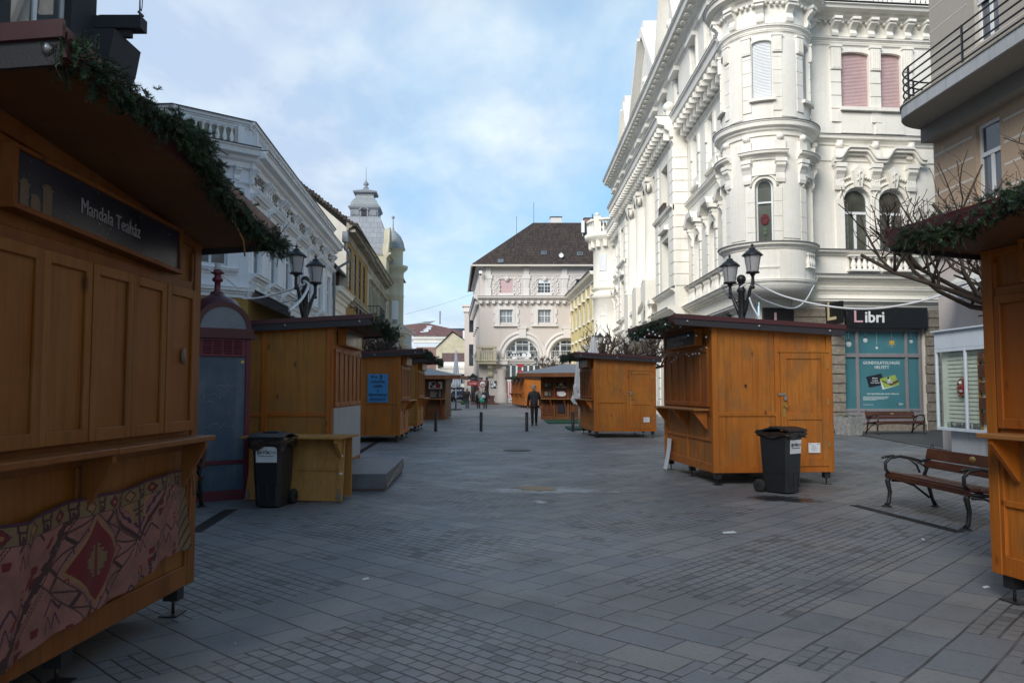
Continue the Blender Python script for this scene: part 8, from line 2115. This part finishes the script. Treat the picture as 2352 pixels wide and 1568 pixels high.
c = Vector(basept(1108.5, 83)); ng = empty('road_sign', (c.x, c.y, 0), 0, 'round red rimmed no cycling sign by the far pinkish house', 'sign'); m = MB(); m.tube([(0, .03, 0), (0, .03, 2.4)], .03, 6); m.build('pole', M['zinc'], ng); m = MB(); m.lathe([(.001, 0), (.36, 0), (.36, .02), (.001, .02)], n=24, M=TR(0, .01, 2.13) @ RX(90)); m.mi = 1; m.lathe([(.29, .022), (.37, .022)], n=24, M=TR(0, .0, 2.13) @ RX(90)); m.mi = 2
for x in (-.12, .12): m.tube([(x + .09 * cos(q), -.03, 2.08 + .09 * sin(q)) for q in [2 * pi * j / 10 for j in range(11)]], .014, 4)
m.tube([(-.12, -.03, 2.08), (-.03, -.03, 2.2), (.1, -.03, 2.2), (.12, -.03, 2.08)], .014, 4); m.build('disc', [M['paper'], M['redprint'], M['ink']], ng)
c = G(1112, 929); stt = empty('monument', (c.x, c.y, 0), 0, 'dark slim statue on stepped red granite base at the far pinkish house', 'monument')
m = MB(); m.box(-1.4, 1.5, 0, 2.5, 0, .16); m.box(-1.0, 1.1, .5, 2.4, .16, .32); m.box(.2, 1.0, .7, 1.6, .32, .5); m.prism([(.15, .5), (1.0, .5), (1.1, .95), (.1, .95)], 'y', .7, 1.6); m.build('plinth', M['redstone'], stt)
m = MB(); m.lathe([(.2, .32), (.24, .9), (.2, 1.6), (.24, 2.2), (.22, 2.5), (.1, 2.62), (.13, 2.72), (.13, 2.86), (.02, 2.95)], (.25, 1.2, 0), n=12); m.build('figure', M['black'], stt)
c = G(1054, 921.5); car = empty('parked_car', (c.x, c.y, 0), -4, 'blue grey hatchback seen from behind, parked by the blue shopfront far away', 'car')
m = MB(); Wc = .84
def prof_car(s): return [(-1.9 * s, .3), (-1.95 * s, .62), (-1.85 * s, .95), (-1.75 * s, 1.0), (-1.5 * s, 1.42), (-1.1, 1.5), (.3, 1.48), (1.0, 1.0), (1.85, .86), (1.95, .5), (1.9, .28)]
p_ = prof_car(1); lv = [(-Wc, .96), (-Wc * .9, 1.0), (Wc * .9, 1.0), (Wc, .96)]; vs = []
for x, k in lv: vs += [((x if z < 1.1 else x * .82), y, .3 + (z - .3) * k) for y, z in p_]
n = len(p_); m.add(vs, [(j * n + i, j * n + (i + 1) % n, (j + 1) * n + (i + 1) % n, (j + 1) * n + i) for j in range(3) for i in range(n)] + [tuple(range(n)), tuple(range(3 * n, 4 * n))]); m.build('body', M['carblue'], car, bevel=.03)
m = MB(); m.add([(-.66, -1.80, 1.02), (.66, -1.80, 1.02), (.58, -1.54, 1.40), (-.58, -1.54, 1.40)], [(0, 1, 2, 3)]); m.build('rear_window', M['glass'], car)
for x in (-.72, .72): m = MB(); m.cbox((x, -1.88, .95), (.16, .12, .32)); m.build('tail_light', M['redprint'], car)
m = MB(); m.box(-.26, .26, -1.97, -1.95, .56, .68); m.build('number_plate', M['paper'], car); m = MB(); m.box(-.8, .8, -1.99, -1.9, .34, .52); m.build('bumper', M['blackplast'], car)
wm = MB(); wm.lathe([(.05, -.1), (.3, -.1), (.31, 0), (.3, .1), (.05, .1)], n=16, M=RY(90)); me = wm.mesh('wheel', M['rubber'])
for x in (-.72, .72):
    for y in (-1.25, 1.25): q = link('wheel', me, car); q.location = (x, y, .31)
# telephone wire across the far sky, and the aerial wires
arc('thin dark wire across the sky beside the pinkish house', [(930, 722, 95), (1010, 700, 97), (1095, 672, 99)], .012, 'darkcable')
# ================= people =================
def skin_mesh(name, joints, bones, mat, parent, root, sub=2):
    bm = bmesh.new(); lay = bm.verts.layers.skin.verify(); vs = {}
    for k, (p, r) in joints.items():
        v = bm.verts.new(p); v[lay].radius = r if isinstance(r, tuple) else (r, r); v[lay].use_root = (k == root); vs[k] = v
    for a, b in bones: bm.edges.new((vs[a], vs[b]))
    me = bpy.data.meshes.new(name); bm.to_mesh(me); bm.free()
    tmp = bpy.data.objects.new(name, me); COL.objects.link(tmp)
    s = tmp.modifiers.new('skin', 'SKIN'); s.use_smooth_shade = True
    tmp.modifiers.new('sub', 'SUBSURF').levels = sub; tmp.modifiers['sub'].render_levels = sub
    dg = bpy.context.evaluated_depsgraph_get(); out = bpy.data.meshes.new_from_object(tmp.evaluated_get(dg))
    out.name = name; out.materials.clear(); out.materials.append(mat)
    for p in out.polygons: p.use_smooth = True
    bpy.data.objects.remove(tmp); bpy.data.meshes.remove(me)
    return link(name, out, parent)
def person(loc, deg, label, H, pose, mats, hair=True, cap=None):
    """figure faces -y before turning; pose gives feet and hand offsets"""
    o = empty('person', loc, deg, label, 'person'); k = H / 1.75
    V = lambda x, y, z: Vector((x * k, y * k, z * k))
    hipz, shz = .92, 1.44; P = {}
    lf, rf_ = pose['lfoot'], pose['rfoot']; lk, rk = pose['lknee'], pose['rknee']
    hl, hr, el, er = pose['lhand'], pose['rhand'], pose['lelb'], pose['relb']
    J = dict(pelvis=(V(0, 0, hipz), .12 * k), waist=(V(0, .01, 1.08), (.14 * k, .1 * k)), chest=(V(0, .01, 1.30), (.155 * k, .11 * k)), neck=(V(0, .015, 1.47), .055 * k), neck2=(V(0, .0, 1.53), .05 * k),
             lsh=(V(.17, .01, shz - .02), .06 * k), rsh=(V(-.17, .01, shz - .02), .06 * k), lel=(V(*el), .042 * k), rel=(V(*er), .042 * k), lwr=(V(*hl), .03 * k), rwr=(V(*hr), .03 * k),
             lhip=(V(.09, 0, hipz - .06), .085 * k), rhip=(V(-.09, 0, hipz - .06), .085 * k), lkn=(V(*lk), .058 * k), rkn=(V(*rk), .058 * k), lan=(V(*lf), .04 * k), ran=(V(*rf_), .04 * k))
    B = [('pelvis', 'waist'), ('waist', 'chest'), ('chest', 'neck'), ('neck', 'neck2'), ('chest', 'lsh'), ('chest', 'rsh'), ('lsh', 'lel'), ('lel', 'lwr'), ('rsh', 'rel'), ('rel', 'rwr'), ('pelvis', 'lhip'), ('pelvis', 'rhip'), ('lhip', 'lkn'), ('rhip', 'rkn'), ('lkn', 'lan'), ('rkn', 'ran')]
    body = skin_mesh('body', J, B, M['skin'], o, 'pelvis', 1)
    # head with nose, brow, ears, joined to the body mesh data
    hm = MB(); hy = math.radians(pose.get('head', 0)); T = TR(0, -.01 * k, 1.625 * k) @ Matrix.Rotation(hy, 4, 'Z'); hm.M = T; s = k
    rings = [(-.115, .035, .05, -.035), (-.09, .06, .075, -.02), (-.05, .068, .088, -.008), (0, .075, .096, 0), (.04, .078, .1, .004), (.08, .07, .09, .008), (.11, .045, .06, .01), (.125, .004, .004, .01)]
    vs = []; n = 16
    for z, rx, ry, oy in rings:
        for i in range(n): a = 2 * pi * i / n; vs.append((rx * s * cos(a), (oy + ry * sin(a)) * s, z * s))
    hm.sm = True; hm.add(vs, [(j * n + i, j * n + (i + 1) % n, (j + 1) * n + (i + 1) % n, (j + 1) * n + i) for j in range(len(rings) - 1) for i in range(n)])
    hm.tube([(0, -.092 * s, .02 * s), (0, -.118 * s, -.025 * s), (0, -.09 * s, -.035 * s)], [.01 * s, .017 * s, .012 * s], 6)
    for sg in (-1, 1): hm.sphere((sg * .078 * s, .005 * s, -.01 * s), .022 * s, 6, 1.4)
    # hands: palm, four bent fingers and a thumb each
    for w_, e_, sg in ((J['lwr'][0], J['lel'][0], 1), (J['rwr'][0], J['rel'][0], -1)):
        hm.M = Matrix.Identity(4); d = (w_ - e_).normalized(); side = Vector((0, -1, 0)); side = (side - d * side.dot(d)).normalized(); nrm = d.cross(side) * sg
        pc = w_ + d * .045 * s; hm.tube([w_ - d * .01 * s, w_ + d * .03 * s, w_ + d * .085 * s], [.026 * s, .036 * s, .034 * s], 8)
        for j in range(4):
            b0 = w_ + d * .08 * s + side * (.028 - .019 * j) * s; ln = (.07, .078, .074, .058)[j] * s; hm.tube([b0, b0 + d * ln * .5 - nrm * .006 * s, b0 + d * ln * .85 - nrm * .03 * s], [.010 * s, .0095 * s, .008 * s], 5)
        b0 = w_ + d * .03 * s + side * .03 * s; hm.tube([b0, b0 + d * .03 * s + side * .022 * s, b0 + d * .06 * s + side * .02 * s - nrm * .01 * s], [.012 * s, .011 * s, .009 * s], 5)
    head = hm.mesh('head', M['skin'])
    bm = bmesh.new(); bm.from_mesh(body.data); bm.from_mesh(head); bm.to_mesh(body.data); bm.free(); bpy.data.meshes.remove(head)
    f = MB(); f.M = T
    for sg in (-1, 1): f.sphere((sg * .032 * s, -.088 * s, .012 * s), .0085 * s, 5); f.bar((sg * .018 * s, -.095 * s, .032 * s), (sg * .05 * s, -.083 * s, .033 * s), .008 * s)
    f.bar((-.024 * s, -.093 * s, -.06 * s), (.024 * s, -.093 * s, -.06 * s), .006 * s); f.build('face', M['brown'], body)
    hr_ = MB(); hr_.M = T; rr = random.Random(3)
    prof = [(.082, -.03 if not cap else .0), (.087, .02), (.086, .06), (.075, .1), (.05, .128), (.004, .138)]; n = 18
    vs = []
    for r_, z in prof:
        for i in range(n):
            a = 2 * pi * i / n; fr = max(0, -sin(a)); q = 1 + (rr.uniform(-.03, .03) if not cap else 0); z2 = z + (.115 * fr if z < .03 else .02 * fr) ; vs.append((r_ * q * s * cos(a), (.012 + r_ * 1.22 * q * sin(a)) * s, z2 * s))
    hr_.sm = True; hr_.add(vs, [(j * n + i, j * n + (i + 1) % n, (j + 1) * n + (i + 1) % n, (j + 1) * n + i) for j in range(len(prof) - 1) for i in range(n)]); hr_.build('hat' if cap else 'hair', cap or M['hairgrey'], o)
    # jacket with sleeves and collar
    g = lambda a, b, t: a[0].lerp(b[0], t)
    JJ = dict(hem=(V(0, 0, pose.get('hem', .84)), (.175 * k, .125 * k)), w=(V(0, .01, 1.06), (.18 * k, .125 * k)), c=(V(0, .01, 1.30), (.19 * k, .13 * k)), col=(V(0, .015, 1.475), .085 * k), col2=(V(0, .01, 1.525), .075 * k),
              ls=(V(.19, .01, shz - .03), .078 * k), rs=(V(-.19, .01, shz - .03), .078 * k), le=(J['lel'][0], .062 * k), re=(J['rel'][0], .062 * k), lw=(g(J['lel'], J['lwr'], .92), .05 * k), rw=(g(J['rel'], J['rwr'], .92), .05 * k))
    BB = [('hem', 'w'), ('w', 'c'), ('c', 'col'), ('col', 'col2'), ('c', 'ls'), ('c', 'rs'), ('ls', 'le'), ('rs', 're'), ('le', 'lw'), ('re', 'rw')]
    jk = skin_mesh('jacket', JJ, BB, mats['jacket'], o, 'w')
    if 'jacket2' in mats:    # a second colour on the lower half of the jacket
        jk.data.materials.append(mats['jacket2'])
        for p in jk.data.polygons:
            if .80 * k < p.center.z < 1.2 * k and abs(p.center.x) < .2 * k: p.material_index = 1
        z = MB(); z.box(-.006, .006, -.152 * k, -.146 * k, .86 * k, 1.5 * k); z.build('zip', M['grey_metal'], jk)
    TTn = dict(p=(V(0, 0, .93), (.14 * k, .11 * k)), lh=(V(.09, 0, .84), .1 * k), rh=(V(-.09, 0, .84), .1 * k), lk=(J['lkn'][0], .076 * k), rk=(J['rkn'][0], .076 * k), la=(J['lan'][0] + V(0, 0, -.02), .06 * k), ra=(J['ran'][0] + V(0, 0, -.02), .06 * k))
    skin_mesh('trousers', TTn, [('p', 'lh'), ('p', 'rh'), ('lh', 'lk'), ('rh', 'rk'), ('lk', 'la'), ('rk', 'ra')], mats['trousers'], o, 'p')
    for a, dn, pitch in ((J['lan'][0], .02, pose.get('lp', 0)), (J['ran'][0], -.02, pose.get('rp', 0))):
        sh = MB(); T = TR(a.x, a.y, a.z - .045 * k) @ RX(pitch) @ Matrix.Diagonal((k, k, k, 1)); sh.M = T
        sh.tube([(0, .07, -.005), (0, .03, .012), (0, -.06, .0), (dn, -.15, -.012), (dn, -.19, -.02)], [.035, .047, .045, .04, .022], 8); sh.box(-.042, .042, -.18, .085, -.042, -.028); sh.build('shoe', mats['shoe'], o)
    return o
walk = dict(lfoot=(.08, .12, .10), rfoot=(-.07, -.14, .085), lknee=(.09, -.02, .49), rknee=(-.08, -.09, .5), lhand=(.27, -.12, .82), rhand=(-.28, .05, .81), lelb=(.255, .03, 1.10), relb=(-.26, .08, 1.11), head=52, lp=-14, rp=4)
c = G(1227, 977); person((c.x, c.y, 0), -4, 'grey haired man in black jacket walking towards us with his head turned aside', 1.74, walk, dict(jacket=M['jacket'], jacket2=M['jacket_blue'], trousers=M['trouser'], shoe=M['shoe']))
away = dict(lfoot=(.08, .10, .11), rfoot=(-.08, -.10, .085), lknee=(.09, -.03, .49), rknee=(-.08, -.07, .5), lhand=(.27, -.06, .82), rhand=(-.27, .04, .82), lelb=(.26, .04, 1.12), relb=(-.26, .06, 1.12), lp=-14)
c = G(1073, 937.5); p1_ = person((c.x, c.y, 0), 180, 'person in dark coat with backpack walking away near the parked car', 1.70, away, dict(jacket=M['coat_olive'], trousers=M['jeans'], shoe=M['shoe']), cap=M['baggreen'])
def bag(parent, name, pts, r, mat, strap=None):
    b = MB(); b.tube(pts, r, 10); q = b.build(name, mat)
    return q
def carried(pers, name, loc, rx, ry, rz, mat, label, cat, strap=None):
    b = MB(); b.lathe([(.001, -1), (.7, -.9), (1, -.35), (.95, .3), (.65, .85), (.2, 1)], n=14, M=Matrix.Diagonal((rx, ry, rz, 1))); o = b.build(name, mat); T = TR(*pers.location) @ Matrix.Rotation(pers.rotation_euler.z, 4, 'Z'); o.location = T @ Vector(loc); o.rotation_euler = pers.rotation_euler; tag(o, label, cat)
    if strap: s = MB(); s.tube([Vector(p) - Vector(loc) for p in strap], .016, 5); s.build('strap', M['black'], o)
carried(p1_, 'backpack', (0, .21, 1.22), .15, .09, .22, M['shoe'], 'dark backpack on the person near the parked car', 'backpack', [(.1, .12, 1.4), (.12, -.1, 1.42)])
carried(p1_, 'shopping_bag', (.36, -.02, .48), .2, .12, .17, M['leaf'], 'green bag carried low by the person near the parked car', 'bag', [(.3, 0, .78), (.34, 0, .6)])
away2 = dict(away, lfoot=(.08, -.08, .085), rfoot=(-.08, .12, .11), lknee=(.09, -.06, .5), rknee=(-.08, -.01, .49), lp=0, rp=-14, hem=.80)
c = G(1099, 937.5); p2_ = person((c.x, c.y, 0), 180, 'person in pale grey coat and dark cap walking away, left of a pair', 1.70, away2, dict(jacket=M['coat_grey'], trousers=M['trouser'], shoe=M['shoe']), cap=M['jacket'])
carried(p2_, 'shoulder_bag', (.14, .19, 1.02), .12, .08, .17, M['black'], 'black shoulder bag across the back of the person in pale grey coat', 'bag', [(.1, .13, 1.15), (-.1, .12, 1.45)])
carried(p2_, 'plastic_bag', (-.30, .06, .72), .24, .15, .24, M['baggreen'], 'bright green plastic bag carried between the walking pair', 'bag')
c = G(1114.5, 937.5); p3_ = person((c.x, c.y, 0), 184, 'stout person in dark navy jacket walking away, right of a pair', 1.62, dict(away, hem=.78), dict(jacket=M['jacket_blue'], trousers=M['coat_olive'], shoe=M['shoe']), cap=M['jacket'])
p3_.scale = (1.22, 1.15, 1)
carried(p3_, 'shoulder_bag', (.16, .24, .98), .17, .1, .15, M['silver'], 'silver white bag slung over the back of the stout person', 'bag', [(.12, .15, 1.1), (-.12, .17, 1.38)])
# ================= camera, light, sky =================
cam = bpy.data.cameras.new('camera'); co = bpy.data.objects.new('camera', cam); COL.objects.link(co)
cam.sensor_width = 36; cam.lens = 36 * F / 2352; cam.clip_start = .05; cam.clip_end = 2000
co.location = (0, 0, CAMZ); co.rotation_euler = (pi / 2 + PITCH, 0, 0); SC.camera = co
SUN_EL, SUN_AZ = 32.0, 212.0      # degrees; azimuth clockwise from +Y (north): behind and to the left of the camera
w = bpy.data.worlds.new('World'); SC.world = w; w.use_nodes = True; nt = w.node_tree; nt.nodes.clear(); t = NT(nt)
out = t.n('OutputWorld'); bg = t.n('Background'); t.l(bg.outputs[0], out.inputs[0])
sk = t.n('TexSky', sky_type='NISHITA'); sk.sun_disc = False; sk.sun_elevation = R(SUN_EL); sk.sun_rotation = R(SUN_AZ); sk.air_density = 1.0; sk.dust_density = 1.2; sk.ozone_density = 1.5
STR = .15; bg.inputs['Strength'].default_value = STR
tc = t.n('TexCoord'); s = t.n('SeparateXYZ'); t.l(tc.outputs['Generated'], s.inputs[0])
z = t.math('ADD', t.math('MAXIMUM', s.outputs[2], 0.0), .18)
cb = t.n('CombineXYZ'); t.l(t.math('DIVIDE', s.outputs[0], z), cb.inputs[0]); t.l(t.math('DIVIDE', s.outputs[1], z), cb.inputs[1]); cb.inputs[2].default_value = .37
mp = t.n('Mapping'); t.l(cb.outputs[0], mp.inputs[0]); mp.inputs['Rotation'].default_value = (0, 0, R(28)); mp.inputs['Scale'].default_value = (1.0, .62, 1); mp.inputs['Location'].default_value = (.6, .15, 0)
n1 = t.noise(mp.outputs[0], 1.15, 7, .52, .35); n2 = t.noise(mp.outputs[0], 3.2, 6, .55, .2)
cl = t.math('ADD', t.math('MULTIPLY', n1, .8), t.math('MULTIPLY', n2, .2))
# more cloud towards the left and overhead, clear patches at the right of the street
side = t.math('MULTIPLY', s.outputs[0], -.36)
cov = t.ramp(t.math('ADD', cl, side), [(.44, 0.0), (.66, 1.0)])
shade = t.ramp(t.math('ADD', t.math('ADD', n2, t.math('MULTIPLY', s.outputs[0], .3)), t.math('MULTIPLY', s.outputs[2], -.15)), [(.30, 0.0), (.62, 1.0)])
ccol = t.mix(shade, (2.65, 3.2, 4.1), (4.25, 4.7, 4.9))
skyc = t.mix(.72, t.mix(1.0, sk.outputs[0], (.9, 1.0, 1.05), 'MULTIPLY'), (1.6, 3.0, 4.3))
hz = t.ramp(s.outputs[2], [(0.0, 1.0), (.22, 0.0)])
skyc = t.mix(t.math('MULTIPLY', hz, .75), skyc, (4.0, 4.9, 4.95))
c = t.mix(t.math('MULTIPLY', cov, .9), skyc, ccol)
# the zenith is clearer and darker than the band above the roofs
c = t.mix(1.0, c, t.ramp(s.outputs[2], [(.42, 1.0), (.85, (.42, .46, .52))]), 'MULTIPLY')
t.l(c, bg.inputs['Color'])
ld = bpy.data.lights.new('sun', 'SUN'); lo = bpy.data.objects.new('sun', ld); COL.objects.link(lo)
ld.energy = 2.8; ld.angle = R(32); ld.color = (1.0, .965, .91)
az, el = R(SUN_AZ), R(SUN_EL); sd = Vector((sin(az) * cos(el), cos(az) * cos(el), sin(el)))
lo.rotation_euler = sd.to_track_quat('Z', 'Y').to_euler()
SC.view_settings.view_transform = 'Standard'; SC.view_settings.look = 'None'; SC.view_settings.exposure = .55; SC.view_settings.gamma = 1; SC.view_settings.use_curve_mapping = False
SC.render.engine = 'CYCLES'; SC.cycles.max_bounces = 6; SC.cycles.diffuse_bounces = 4; SC.cycles.sample_clamp_indirect = 4.0; SC.cycles.use_adaptive_sampling = False; SC.cycles.transparent_max_bounces = 8; SC.cycles.use_denoising = True
